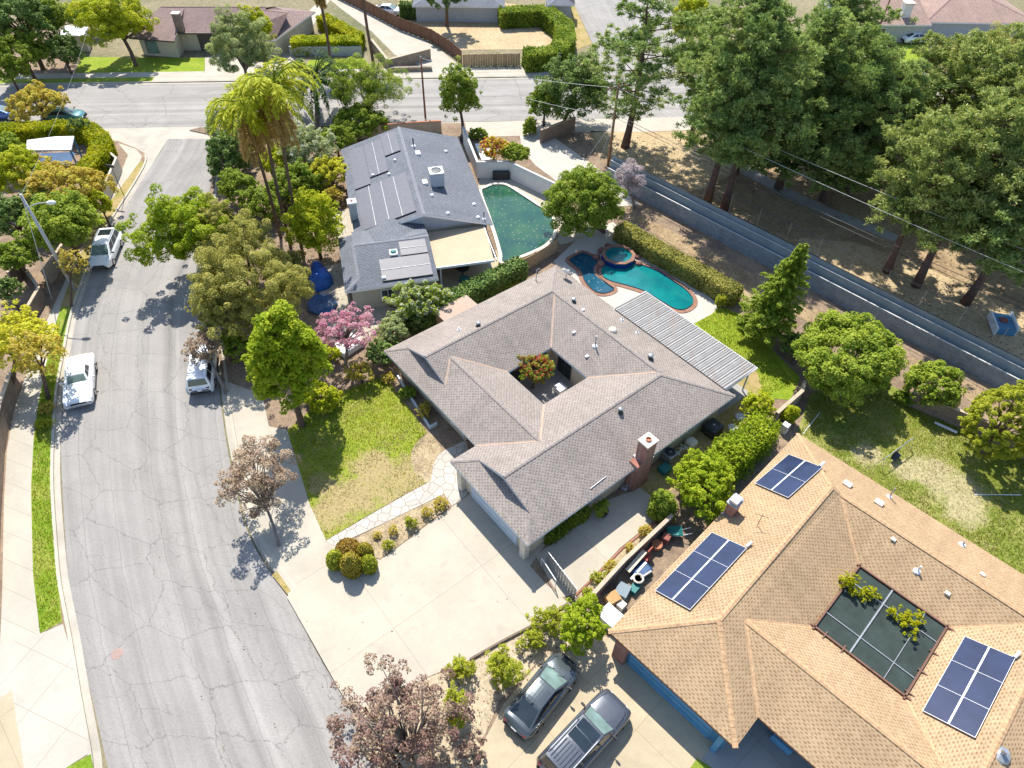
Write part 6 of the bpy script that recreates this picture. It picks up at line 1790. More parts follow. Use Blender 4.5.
# left side walls
wall_thing('block_wall', 'beige block wall under the yellow green hedge at the street corner', 'wall', [P(104, 148, 1.6), P(117, 160, 1.4), P(101, 197, 1.4)], .22, 1.6, 'stucco_pale')
wall_thing('block_wall', 'tan block wall behind the left path near the lamp pole', 'wall', [G(96, 214), G(66, 262), G(50, 285)], .22, 1.5, 'block_tan', 'wall_tan')
wall_thing('block_wall', 'grey brown block wall with inner corner at the left beneath trees', 'wall', [G(15, 285), G(27, 272), G(46, 300), G(36, 318)], .22, 1.4, 'block_brown', 'wall_tan')
wall_thing('block_wall', 'brown block wall with timber rails along the left edge of the path', 'wall', [G(20, 385), G(9, 420), G(3, 455), G(-1, 520), G(-4, 600)], .25, 1.5, 'block_brown', 'wall_tan')

hedge('hedge', 'clipped yellow green hedge wrapping the carport corner at far left', [P(-20, 130, 1.9), P(60, 126, 1.9), P(86, 126, 1.9), P(101, 139, 1.9), P(98, 155, 1.9), P(82, 172, 1.9)], 1.9, 2.0, 'leaf_hedge_yellow', 'screen_green', 11, leaf=.22)
hedge('hedge', 'olive green clipped hedge along the far side of the teal pool', [P(620, 226, 1.5), P(660, 249, 1.5), P(738, 292, 1.5)], 1.5, 1.6, 'leaf_olive', 'screen_green', 12, leaf=.17)
hedge('hedge', 'dark green hedge between the ranch house and the patio with tan roof', [P(408, 316, 1.8), P(450, 299, 1.8), P(500, 273, 1.8), P(522, 262, 1.8)], 1.4, 1.9, 'leaf_dark', 'screen_green', 13, leaf=.2)
hedge('hedge', 'bright clipped hedge above the grey wall across the street', [P(292, 40, 1.9), P(360, 39, 1.9)], 2.2, 1.9, 'leaf_lime', 'screen_green', 14, leaf=.24)
hedge('hedge', 'bright hedge leg beside the angled drive across the street', [P(322, 16, 1.9), P(358, 36, 1.9)], 2.0, 1.9, 'leaf_hedge_yellow', 'screen_green', 19, leaf=.24)
hedge('hedge', 'tall arched dark hedge around the brown dirt yard', [P(500, 10, 2.5), P(545, 8, 2.5), P(564, 22, 2.5), P(566, 38, 2.5), P(555, 50, 2.5), P(525, 54, 2.2)], 2.6, 2.4, 'leaf_mid', 'screen_green', 15, leaf=.28)
hedge('hedge', 'dark hedge strip at the top edge before the low house', [P(400, 4, 2.2), P(500, 5, 2.2)], 1.8, 2.2, 'leaf_dark', 'screen_green', 16, leaf=.3)
hedge('hedge', 'small clipped hedge under the side eave beside the garage', [G(545, 541), G(584, 513)], .75, .9, 'leaf_mid', 'screen_green', 17, leaf=.13)
hedge('hedge', 'green side hedge beside the tan roofed house behind the citrus trees', [P(698, 482, 2.1), P(735, 450, 2.1), P(768, 420, 2.1)], 1.7, 2.1, 'leaf_bright', 'screen_green', 18, leaf=.17, rough=.3)

# ------------------------------------------------------------------ poles and wires
def H_at(p, z): return Vector((p.x, p.y, z))
lp = G(75, 290); lz = 9.9
l_ = thing('street_lamp', 'grey street lamp pole leaning over the left kerb near the white minivan', 'street lamp', lp)
MB().tube([lp, H_at(lp, lz * .5), H_at(lp, lz)], [.17, .14, .1], 10).build('pole', MATS['pole_grey'], l_, smooth=True)
arm = [H_at(lp, lz - 1.3), H_at(lp, lz - .9) + Vector((.7, .05, 0)), H_at(lp, lz - .8) + Vector((1.7, .1, .05))]
MB().tube(smooth_line(arm, 4), .045, 8).build('arm', MATS['pole_grey'], l_)
MB().lathe([(0, -.4), (.1, -.36), (.18, -.1), (.17, .2), (.06, .38), (0, .4)], H_at(lp, lz - .8) + Vector((2.05, .12, .03)), 12, axis=(1, .06, .05)).build('lamp_head', MATS['trim_white'], l_, smooth=True)
gw_b = G(52, 300)
tag(MB().tube([H_at(lp, lz - .2), gw_b], .03, 6).build('guy_wire', MATS['wire_pale'], loc=gw_b), 'pale guy wire from the lamp pole down to the left path', 'wire')
ph = G(608, 166); zt = 9.6
u_ = thing('utility_pole', 'brown wooden utility pole with crossarm beside the long diagonal wall', 'utility pole', ph)
MB().tube([ph, H_at(ph, zt)], [.17, .12], 10).build('pole', MATS['pole_wood'], u_, smooth=True)
sdv = Vector((.88, .47, 0))
MB().box(H_at(ph, zt - .35), (.1, 2.8, .12), math.atan2(sdv.x, sdv.y)).build('crossarm', MATS['pole_wood'], u_)
for s in (-1.25, -.5, .5, 1.25): MB().lathe([(.03, 0), (.06, .05), (.06, .12), (0, .16)], H_at(ph, zt - .29) + sdv * s, 8).build('insulator', MATS['trim_white'], u_)
def pole(label, b, h, mat, r=.14):
    root = thing('utility_pole', label, 'utility pole', b)
    MB().tube([b, H_at(b, h)], [r, r * .75], 8).build('pole', MATS[mat], root, smooth=True)
    MB().lathe([(r * .85, 0), (r * .6, .1), (0, .14)], H_at(b, h), 8).build('cap', MATS['metal_grey'], root)
    return root
pole('slim rust coloured pole on the near path of the cross street', G(425.5, 118.5), 7.6, 'pole_rust', .13)
pole('tall rust coloured pole before the pinkish roofed house', G(868, 57), 8.4, 'pole_rust', .15)
def wire(label, pts, r=.016, sag=.5, mat='wire_pale', n=14, group='overhead wires along the diagonal wall'):
    path = []
    for a, b in zip(pts[:-1], pts[1:]):
        for k in range(n + 1):
            f = k / n; q = a.lerp(b, f); q.z -= sag * 4 * f * (1 - f); path.append(q)
    o = MB().tube(path, r, 5).build('overhead_wire', MATS[mat], loc=path[0])
    return tag(o, label, 'wire', group)
top = H_at(ph, zt - .15)
far_pt = H_at(wp1, 0) + wd * 25 + wn * 4
wire('upper pale overhead wire running from the crossarm to the lower right edge', [top + sdv * 1.25, far_pt + Vector((2.4, 1.6, 9.6))], sag=.9, group=None)
wire('lower pale overhead wire running from the crossarm to the lower right edge', [top - sdv * .5, far_pt + Vector((-1.0, -.6, 9.4))], sag=.9, group=None)
c2 = H_at(ph, 6.3)
wire('upper of the two low cables before the pine trunks', [c2, far_pt + Vector((0, 0, 6.3))], .025, .6, 'wire_dark', group=None)
wire('lower of the two low cables before the pine trunks', [c2 - Vector((0, 0, .35)), far_pt + Vector((0, 0, 5.9))], .025, .7, 'wire_dark', group=None)
p2 = H_at(G(425.5, 118.5), 7.5)
wire('thin wire from the slim pole across the street tree to the utility pole', [p2, top - sdv * 1.25], .015, .4, group=None)
wire('low cable from the slim pole to the utility pole', [p2 - Vector((0, 0, .6)), H_at(ph, 6.0)], .015, .7, group=None)
wire('wire crossing the hedge corner towards the far left trees', [H_at(lp, lz - .1), H_at(P(112, 90), 7.5)], .006, .5, group=None)
for q, lab in (((588, 190), 'left guy wire staying the wooden utility pole'), ((577, 172), 'rear guy wire staying the wooden utility pole')):
    tag(MB().tube([H_at(ph, 5.5), G(*q)], .02, 5).build('guy_wire', MATS['wire_pale'], loc=G(*q)), lab, 'wire')
sg = G(124.5, 197)
s_ = thing('sign_post', 'thin street sign post with small dark board at the left kerb', 'sign', sg)
MB().tube([sg, H_at(sg, 3.6)], .035, 6).build('post', MATS['metal_dark'], s_)
MB().box(H_at(sg, 3.7) + Vector((-.1, .0, 0)), (.9, .05, .3), R(10)).build('board', MATS['metal_dark'], s_)
mh = P(117, 654)
structure(MB().lathe([(0, .012), (.31, .012), (.34, .006)], Vector((mh.x, mh.y, .0)), 24), 'manhole_cover', 'manhole_iron')

# ------------------------------------------------------------------ yard things
def boxy(name, label, cat, p, size, az, mat, z=None, tilt=None, bev=.02):
    b = Vector((p.x, p.y, LZ if z is None else z))
    return tag(MB().box(b + Vector((0, 0, size[2] / 2)), size, az, bev=bev).build(name, MATS[mat], loc=b), label, cat)
def ac_unit(label, p, s, mat, az):
    root = thing('air_conditioner', label, 'air conditioner', p)
    m = MB(); m.box(p + Vector((0, 0, .5)), (s, s, .9), az, bev=.05); m.build('case', MATS[mat], root)
    MB().lathe([(s * .42, 0), (s * .42, .05), (s * .36, .06), (s * .33, .01), (0, .02)], p + Vector((0, 0, .95)), 18).build('fan_guard', MATS['metal_dark'], root)
    MB().lathe([(.09, 0), (.09, .03), (0, .05)], p + Vector((0, 0, .97)), 10).build('hub', MATS['metal_grey'], root)
    return root
ac_unit('black air conditioner on a slab at the side of the ranch house', G(711, 433), 1.15, 'metal_dark', R(50))
ac_unit('grey condenser box beside the red brick chimney', G(668, 460), .9, 'metal_grey', R(50))
boxy('storage_bin', 'teal storage bin in front of the grey condenser', 'bin', G(664, 471), (.7, .8, .5), R(50), 'teal_plastic', bev=.06)
boxy('storage_tank', 'pale rounded tank between the two condensers', 'tank', G(690, 447), (.8, .8, .8), R(50), 'stone_white', bev=.2)
m = MB(); b = G(679, 455)
for k in range(4):
    m.box(b + Vector((.15 * k, .12 * k, .5)), (.05, .9, .06), R(20 + 35 * k)); m.tube([b + Vector((.15 * k, .12 * k, 0)), b + Vector((.2 * k, .1 * k, .6))], .03, 6)
tag(m.build('folding_chair', MATS['chairs_white'], loc=b), 'tangled white folding chair by the side wall', 'chair')
for q, lab in (((740, 417), 'round stepping stone nearest the patio cover'), ((733, 428), 'round stepping stone nearer the air conditioner')):
    c = G(*q); tag(MB().lathe([(.4, 0), (.42, .05), (.36, .08), (0, .08)], c, 14).build('stepping_stone', MATS['metal_grey'], loc=c), lab, 'stepping stone')
# potted shrub on the slab
c = G(602, 514)
pt = thing('plant_pot', 'dark pot with yellow green plant on the side slab', 'plant pot', c)
MB().lathe([(.28, 0), (.36, .1), (.42, .45), (.38, .45), (.34, .38), (0, .38)], c, 14).build('pot', MATS['black_plastic'], pt)
rng = np.random.default_rng(5)
pts, nrm, tint, _, _ = crown_points(rng, .6, .6, .5, 20, .35, 900)
link_mesh('leaves', leaf_mesh('pot_leaves', pts + np.array([0, 0, .85]), nrm, tint, .16, 2.2, 'leaf_citrus', rng), pt)
m = MB(); c = G(624, 489); m.lathe([(.22, 0), (.3, .1), (.3, .3), (.2, .34), (0, .34)], c, 12); m.tube([c + Vector((.1, 0, .3)), c + Vector((.35, .25, .5))], .06, 6)
tag(m.build('hose_reel', MATS['metal_grey'], loc=c), 'grey hose reel by the brick chimney foot', 'hose reel')
# junk between wall and tan-roofed house
def lean(label, name, cat, a, b, z, w, t_, mat):
    p, q = H_at(a, z), H_at(b, z + .1); d = q - p; y = d.normalized(); x = Vector((y.y, -y.x, 0)).normalized(); zz = x.cross(y)
    return tag(MB().box((p + q) / 2, (w, d.length, t_), ax=(x, y, zz), bev=.01).build(name, MATS[mat], loc=H_at(a, LZ)), label, cat)
lean('wide pale plank leaning along the junk heap', 'plank', 'plank', G(626, 576), G(643, 557), .75, .35, .08, 'lumber')
lean('narrow white board beside the pale plank', 'board', 'board', G(630, 582), G(645, 566), .5, .14, .06, 'trim_white')
c = G(645, 560)
m = MB(); m.box(c + Vector((0, 0, .45)), (.5, .5, .06), R(44)); m.box(c + Vector((.2, .2, .75)), (.06, .5, .6), R(44))
for dx, dy in ((-.2, -.2), (.2, -.2), (-.2, .2), (.2, .2)): m.tube([c + Vector((dx, dy, 0)), c + Vector((dx, dy, .45))], .025, 6)
tag(m.build('garden_chair', MATS['red_plastic'], loc=c), 'faded red garden chair among the junk', 'chair')
c = G(656, 548); m = MB(); m.lathe([(.2, 0), (.32, .1), (.36, .5), (.33, .5), (.3, .42), (0, .42)], c, 12)
tag(m.build('planter', MATS['terracotta'], loc=c), 'brown planter tub behind the red chair', 'planter')
c = G(673, 536)
wb_ = thing('wheelbarrow', 'teal wheelbarrow against the block wall', 'wheelbarrow', c)
m = MB(); m.mesh([c + Vector(q) for q in ((-.5, -.3, .65), (.5, -.38, .7), (.5, .38, .7), (-.5, .3, .65), (-.3, -.18, .35), (.3, -.2, .35), (.3, .2, .35), (-.3, .18, .35))], [(4, 5, 6, 7), (0, 1, 5, 4), (1, 2, 6, 5), (2, 3, 7, 6), (3, 0, 4, 7)]); m.build('tray', MATS['teal_plastic'], wb_)
m = MB()
for s in (-.22, .22): m.tube([c + Vector((1.1, s, .75)), c + Vector((.3, s, .35)), c + Vector((-.6, s * .3, .2))], .025, 6)
m.build('handles', MATS['galvanised'], wb_); MB().lathe([(.1, -.05), (.2, -.05), (.2, .05), (.1, .05)], c + Vector((-.62, 0, .2)), 14, axis=(0, 1, 0)).build('wheel', MATS['tyre'], wb_)
boxy('bin', 'small dark red bin behind the planter tub', 'bin', G(665, 541), (.55, .55, .6), R(30), 'rust_red', bev=.05)
boxy('cardboard_box', 'open brown cardboard box at the near end of the junk', 'box', G(612, 601), (.7, .85, .55), R(60), 'cardboard')
boxy('storage_crate', 'blue grey crate lid beside the cardboard box', 'crate', G(622, 593), (.8, .9, .5), R(30), 'wall_bluegrey')
boxy('foam_box', 'white foam box leaning by the house corner', 'box', G(621, 607), (.45, .5, .4), R(45), 'stone_white')
boxy('table', 'bright white table top at the corner of the tan roofed house', 'table', G(611, 622), (1.5, 1.1, .75), R(44), 'trim_white')
c = G(637, 583); m = MB(); m.lathe([(.3, -.03), (.36, .02), (.3, .07), (.24, .02), (.3, -.03)], c + Vector((0, 0, .6)), 16)
m.tube([c + Vector((0, 0, 0)), c + Vector((.2, .1, .55)), c + Vector((.9, .6, .45))], .07, 6)
tag(m.build('hose', MATS['stone_white'], loc=c), 'coiled pale hose on the dark sheet', 'hose')
boxy('tarp_bundle', 'dark blue tarp bundle in the middle of the junk', 'tarp', G(641, 573), (.9, 1.3, .45), R(50), 'navy_tarp', bev=.15)
boxy('tool_chest', 'grey green chest below the coiled hose', 'chest', G(634, 590), (.5, .7, .4), R(40), 'teal_plastic')
# metal frame on the dry lawn
a, b = G(878, 468), G(907, 447)
fr_ = thing('garden_swing', 'grey metal swing frame with dark cloth on the dry lawn', 'swing', (a + b) / 2)
m = MB(); m.tube([H_at(a, 1.2), H_at(b, 1.2)], .03, 6)
for q in (a, b):
    d = (b - a).normalized(); n_ = Vector((-d.y, d.x, 0))
    for s in (-.35, .35): m.tube([H_at(q, 1.2), q + n_ * s], .022, 6)
m.build('frame', MATS['galvanised'], fr_)
m = MB(); q0, q1 = a.lerp(b, .35), a.lerp(b, .62)
m.mesh([H_at(q0, 1.15), H_at(q1, 1.15), H_at(q1, .45), H_at(q0, .45), H_at(q1, .4) - n_ * .35, H_at(q0, .4) - n_ * .35], [(0, 1, 2, 3), (3, 2, 4, 5)]); m.build('seat_cloth', MATS['metal_dark'], fr_)
for a, b, lab in (((888, 478), (906, 488), 'grey bench plank standing in the shade of the round shrub'),):
    pass
lean('white plank lying on the lawn beneath the round shrub', 'plank', 'plank', G(934, 423), G(956, 434), .2, .25, .06, 'trim_white')
lean('white pipe lying across the shaded lawn', 'pipe', 'pipe', G(974, 495), G(1020, 496), .16, .05, .04, 'trim_white')
lean('white pipe lying near the corner of the tan roof', 'pipe', 'pipe', G(803, 434), G(819, 414), .16, .05, .04, 'trim_white')
# grey electrical boxes by the corner of the tan roof
boxy('meter_box', 'pale meter box behind the upper corner of the tan roof', 'meter box', G(783, 432), (.5, .5, .9), R(45), 'metal_white')
# blue play bench among pines
a = G(1000, 327)
pb = thing('play_hut', 'small blue play hut with white side boards under the pines', 'play hut', a)
m = MB(); m.box(a + Vector((0, 0, .35)), (1.6, 2.2, .6), R(12)); m.build('base', MATS['blue_paint'], pb)
m = MB()
for s in (-.9, .9): m.box(a + Vector((s, 0, .5)), (.15, 2.4, .75), R(12))
m.build('side_board', MATS['trim_white'], pb); MB().box(a + Vector((0, .1, .7)), (.6, .6, .2), R(12)).build('seat', MATS['rust_red'], pb)
# things by the slate-roofed house
def bundle(label, name, p, r, h, mat, seed):
    rng = random.Random(seed); m = MB()
    prof = [(r * (1 - .1 * rng.random()), 0), (r * 1.02, h * .3), (r * .8, h * .75), (r * .35, h), (0, h * 1.02)]
    m.lathe(prof, p, 11)
    for v in m.v: v.x += rng.uniform(-.12, .12) * r; v.y += rng.uniform(-.2, .2) * r; v.z += rng.uniform(-.04, .08) * h
    for v in m.v: v.z = max(v.z, LZ)
    return tag(m.build(name, MATS[mat], loc=p), label, 'tarp')
bundle('bright blue tarp heap beside the slate roofed house', 'tarp_heap', G(321, 284), 1.1, 1.5, 'blue_tarp', 1)
bundle('small blue tarp heap above the larger one', 'tarp_heap', G(318, 273), .6, 1.2, 'blue_tarp', 2)
bundle('dark navy tarp spread below the blue heap', 'tarp_heap', G(322, 306), 1.4, .5, 'navy_tarp', 3)
c = G(499, 180); boxy('barbecue', 'dark covered barbecue against the white pool wall', 'barbecue', G(501, 178), (1.0, 1.9, .95), CF.az, 'black_plastic', bev=.1)
c = G(463, 274)
tb = thing('patio_table', 'round patio table with dark ring on the neighbour patio', 'table', c)
MB().lathe([(.62, .7), (.62, .74), (0, .75)], c, 18).build('table_top', MATS['metal_dark'], tb); MB().tube([c, c + Vector((0, 0, .7))], .06, 8).build('leg', MATS['metal_dark'], tb)
c = G(465, 282)
m = MB(); m.box(c + Vector((0, 0, .3)), (.9, .6, .5), R(20), bev=.05); tag(m.build('pool_box', MATS['teal_plastic'], loc=c), 'teal box in front of the round patio table', 'box')
sh2 = P(456, 308, 2.1)
sd_ = thing('garden_shed', 'small garden shed with tan roof against the upper side of the ranch house', 'shed', H_at(sh2, LZ))
X4 = (H1.u, H1.v, Vector((0, 0, 1)))
MB().box(H_at(sh2, 1.05), (3.2, 1.5, 1.9), ax=X4).build('wall', MATS['wood_fence_tan'], sd_)
MB().box(H_at(sh2, 2.05), (3.5, 1.8, .08), ax=X4).build('roof', MATS['valley_tan'], sd_)
boxy('cushion_box', 'white lounge cover on the walk below the pink tree', 'cover', G(349, 348), (1.6, 2.2, .6), R(40), 'trim_white', bev=.1)
boxy('stool', 'white side table on the courtyard floor', 'table', G(560, 391), (.8, .8, .5), R(50), 'trim_white')
boxy('storage_box', 'pale bench box behind the white pool wall', 'box', P(485, 152, .5), (1.6, 4.0, .5), R(165), 'trim_white')
boxy('planter_pot', 'dark tub by the street corner of the slate roofed house', 'planter', G(464, 142), (.8, .8, 1.0), R(20), 'metal_dark', bev=.2)
# ------------------------------------------------------------------ trees and shrubs
plant('street_tree', 'large bright green round tree shading the front lawn of the ranch house', 'tree', 286, 360, 104, 132, 5.9, 'broad', 101, base=(302, 425), K=90, cr=.24, taper=.45, lump=.12)
plant('street_tree', 'big grey olive feathery tree above the white car at the right kerb', 'tree', 250, 282, 132, 122, 5.3, 'olive', 102, lay=6.5, K=110, cr=.2, flat=1.25)
plant('street_tree', 'olive feathery tree leaning over the street above the big olive one', 'tree', 228, 238, 78, 70, 5.2, 'olive', 131, K=80, cr=.2, lump=.5, flat=1.25)
plant('street_tree', 'drooping olive tree right above the half hidden white car', 'tree', 224, 314, 60, 66, 4.0, 'olive', 132, base=(232, 360), K=80, cr=.2)
plant('street_tree', 'loose light green tree overhanging the middle of the street', 'tree', 190, 234, 112, 92, 4.6, 'loose', 103, lay=4.6, cr=.26, base=(212, 262))
plant('tree', 'bright green rounded tree right of the palm trunks', 'tree', 314, 228, 58, 72, 3.6, 'lime', 104)
plant('tree', 'pale grey green shrub tree with white bloom left of the slate roof', 'tree', 305, 152, 62, 60, 3.0, 'grey', 105, mat2='petal_white', share2=.1)
plant('shrub', 'yellow orange shrub beside the upper left roof edge of the slate roofed house', 'shrub', 331, 172, 42, 36, 2.2, 'orange', 106)
plant('shrub', 'dark green shrub below the date palm', 'shrub', 295, 185, 60, 50, 1.8, 'mid', 107)
plant('shrub', 'dark shrub at the street edge under the left palm', 'shrub', 228, 160, 45, 60, 2.0, 'dark', 108)
plant('shrub', 'grey green shrub at the street edge just below the palm crowns', 'shrub', 222, 128, 40, 44, 2.5, 'grey', 109)
plant('shrub', 'leafy shrub beneath the weeping tree beside the street wall', 'shrub', 360, 122, 60, 22, 1.6, 'mid', 110)
plant('tree', 'tall grey green bushy tree left of the palms by the cross street', 'tree', 240, 50, 66, 74, 4.8, 'grey', 111)
plant('tree', 'slender bright tree top left of the tall bushy tree', 'tree', 257, 30, 36, 46, 5.0, 'lime', 112)
plant('street_tree', 'bright green oval street tree at the cross street before the slate roof', 'tree', 459, 96, 45, 66, 4.8, 'mid', 113, base=(463, 133), K=70)
plant('tree', 'weeping grey green tree between the date palm and the slim pole', 'tree', 366, 90, 76, 66, 3.8, 'grey', 114, lump=.5, K=70, lay=2.6, asp=4.0, leaf=.36, mat='leaf_mid', flat=1.6)
plant('tree', 'bright spreading tree on the lawn of the brown roofed house', 'tree', 116, 22, 72, 56, 5.2, 'lime', 115, base=(136, 66))
for i, (cx, cy, w, h, zc, st, lab) in enumerate((
        (20, 20, 70, 56, 6.5, 'dark', 'dark tree in the very top left corner'), (62, 52, 40, 40, 3.0, 'dark', 'dark bush tree right of the white roofed shed'),
        (22, 52, 60, 40, 4.0, 'mid', 'green tree with thin trunk below the dark corner tree'), (85, 12, 46, 24, 3.0, 'lime', 'bright bush behind the white roofed shed'))):
    plant('tree', lab, 'tree', cx, cy, w, h, zc, st, 140 + i)
plant('shrub', 'brownish rounded street shrub tree at the far left of the cross street', 'tree', 37, 103, 64, 30, 2.6, 'bronze', 116)
plant('tree', 'dark spiky shrub behind the white carport', 'shrub', 78, 126, 22, 20, 2.2, 'dark', 117, asp=5, leaf=.6, K=18, lay=2)
for i, (cx, cy, w, h, zc, st, lab) in enumerate((
        (18, 172, 60, 50, 3.2, 'lime', 'yellow green tree left below the carport'), (8, 150, 34, 34, 3.0, 'citrus', 'pale green tree just left of the carport roof'),
        (66, 188, 88, 44, 3.6, 'bronze', 'bronze tinted tree above the street lamp'), (60, 222, 76, 62, 4.6, 'citrus', 'yellow green street tree over the white minivan'),
        (14, 218, 46, 50, 2.6, 'dark', 'dark tree at the left edge behind the lamp pole'), (16, 256, 46, 34, 3.2, 'mid', 'rounded green tree at the left edge beside the guy wire'),
        (6, 290, 30, 30, 2.2, 'dark', 'small dark tree at the left edge above the yellow one'))):
    plant('tree', lab, 'tree', cx, cy, w, h, zc, st, 150 + i, K=70)
plant('street_tree', 'thin leafy tree standing on the verge beside the lamp pole', 'tree', 72, 264, 26, 36, 3.2, 'bronze', 161, lay=1.2, base=(72, 306))
plant('street_tree', 'yellow tree turning autumn colour at the left edge', 'tree', 22, 338, 74, 66, 4.0, 'autumn', 162, base=(12, 395), K=90)
plant('street_tree', 'sparse bronze street tree with thin trunk above the old white sedan', 'tree', 40, 356, 50, 60, 4.2, 'bronze', 163, base=(49, 398), lay=1.8)
plant('shrub', 'small bright green clump on the verge below the old white sedan', 'shrub', 44, 424, 17, 12, None, 'limeshrub', 164)
plant('shrub', 'dry weedy clump on the verge beside the old white sedan', 'shrub', 46, 408, 18, 14, None, 'dryshrub', 165)

# pink tree, white flowering bush and what grows round them
plant('shrub', 'loose green shrub rising from the side hedge by the air conditioner', 'shrub', 730, 452, 34, 32, 2.3, 'broad', 205, leaf=.22)
plant('flowering_tree', 'sparse pink flowering tree with bare stems left of the ranch house', 'tree', 348, 330, 72, 56, 3.4, 'pink', 170, base=(346, 366), limbs=22, trunk_r=.14)
plant('flowering_shrub', 'dense shrub covered in cream flowers below the slate roofed house', 'shrub', 418, 302, 62, 50, 2.2, 'white', 171, mat2='petal_white', share2=.11)
plant('shrub', 'pale shrub right of the pink tree', 'shrub', 392, 330, 40, 34, 1.6, 'grey', 172)
plant('shrub', 'round reddish green shrub at the upper corner of the front lawn', 'shrub', 360, 372, 30, 24, 1.3, 'dryshrub', 173, lay=4, mat='leaf_bronze')
plant('shrub', 'rounded dark shrub at the ranch house corner by the front lawn', 'shrub', 382, 352, 34, 28, 1.4, 'dark', 174)
plant('shrub', 'low green ground shrub at the top of the front lawn', 'shrub', 322, 398, 40, 26, .8, 'lime', 175, limbs=0)
plant('shrub', 'tan flowering clump at the planter corner of the ranch house', 'shrub', 388, 378, 16, 12, None, 'dryshrub', 176)
plant('shrub', 'small dark shrub in the planter by the front window', 'shrub', 408, 393, 16, 16, None, 'mid', 177)
plant('shrub', 'small yellowish shrub in the planter by the front door', 'shrub', 424, 410, 18, 18, None, 'dryshrub', 178)
plant('shrub', 'yellow green weeds by the tan fence above the ranch house roof', 'shrub', 508, 282, 22, 16, None, 'limeshrub', 179)

plant('street_tree', 'sparse reddish brown tree hanging over the half hidden white car', 'tree', 203, 346, 46, 40, 3.0, 'rust', 199, base=(226, 392), limbs=18, lay=1.5)
# cross-street corner
plant('tree', 'large dark green tree over the brown block wall at the cross street', 'tree', 574, 92, 74, 72, 4.4, 'dark', 180, base=(560, 132), K=90)
plant('tree', 'bright green bushy tree left of the dark tree by the brown block wall', 'tree', 545, 103, 38, 46, 3.0, 'mid', 181)
plant('shrub', 'trailing pale creeper at the foot of the brown block wall', 'shrub', 530, 128, 14, 24, 1.0, 'citrus', 182)
plant('flowering_shrub', 'orange and pink bougainvillea over the white pool wall', 'shrub', 494, 149, 32, 26, 2.6, 'red', 183, mat2='leaf_autumn', share2=.45)
plant('shrub', 'yellow green bush beside the bougainvillea on the white pool wall', 'shrub', 514, 153, 32, 22, 2.4, 'citrus', 184)
plant('shrub', 'small dark shrub behind the bougainvillea', 'shrub', 478, 134, 20, 12, None, 'mid', 185)
plant('tree', 'round yellow green tree between the green pool and the teal pool', 'tree', 582, 204, 86, 82, 3.6, 'citrus', 186, base=(603, 232), K=100, cr=.28, mat='leaf_mid')
plant('tree', 'bare purple grey twiggy tree behind the round yellow green one', 'tree', 628, 180, 38, 46, 3.2, 'twig', 187, base=(634, 208), limbs=24)
conifer('conifer', 'pointed green conifer on the back lawn beyond the patio cover', (1.3, .7, 0), (757, 338), 9.2, 3.2, 'leaf_mid', 188, n=26000, leaf=.24)
plant('tree', 'dense round yellow green tree by the back lawn', 'tree', 848, 357, 116, 94, 3.4, 'citrus', 189, base=(838, 400), K=120, cr=.28)
plant('shrub', 'light green ball shaped shrub near the brown back wall', 'shrub', 935, 384, 60, 50, 2.0, 'citrus', 190, K=70, cr=.28)
plant('cypress', 'yellow green layered cypress at the right edge', 'tree', 1003, 424, 78, 92, 3.4, 'citrus', 191, mat='leaf_cypress', K=130, cr=.15, leaf=.26, asp=2.6, lay=6, flat=.5, shell=(.75, 1.0))
plant('shrub', 'dark green shrub at the corner between the conifer and the round tree', 'shrub', 795, 346, 26, 30, 1.3, 'dark', 192)
plant('shrub', 'small bright shrub at the end of the pool hedge', 'shrub', 720, 302, 12, 16, None, 'limeshrub', 193)
for i, (cx, cy, w, h, lab) in enumerate(((882, 378, 20, 16, 'first dark bush along the brown back wall'), (905, 398, 24, 18, 'second dark bush along the brown back wall'))):
    plant('shrub', lab, 'shrub', cx, cy, w, h, None, 'mid', 194 + i)
# between the two houses
plant('citrus_tree', 'large bright citrus tree between the two houses beside the brick chimney', 'tree', 704, 484, 74, 74, 2.4, 'broad', 200, K=100, cr=.2, leaf=.24)
plant('citrus_tree', 'yellow green small tree by the patio cover corner', 'tree', 758, 406, 36, 34, 2.0, 'lime', 202, leaf=.22)
plant('shrub', 'pale leafy shrub at the near end of the side citrus trees', 'shrub', 662, 507, 28, 40, 1.0, 'citrus', 203, leaf=.17)
plant('shrub', 'yellow climber at the foot of the tan roof by the meter box', 'shrub', 790, 415, 18, 24, 1.0, 'lime', 204, leaf=.18)
for i, (cx, cy, w, h, lab, st) in enumerate(((611, 566, 16, 13, 'low olive shrub midway along the planting strip', 'dryshrub'), (599, 578, 17, 14, 'bright low shrub near the lower end of the planting strip', 'limeshrub'),
        (645, 531, 14, 16, 'reddish weedy shrub at the upper end of the planting strip', 'dryshrub'), (630, 548, 12, 10, 'small weed clump in the planting strip', 'dryshrub'), (588, 592, 12, 10, 'small clump at the foot of the planting strip', 'limeshrub'))):
    plant('shrub', lab, 'shrub', cx, cy, w, h, None, st, 210 + i, leaf=.12)
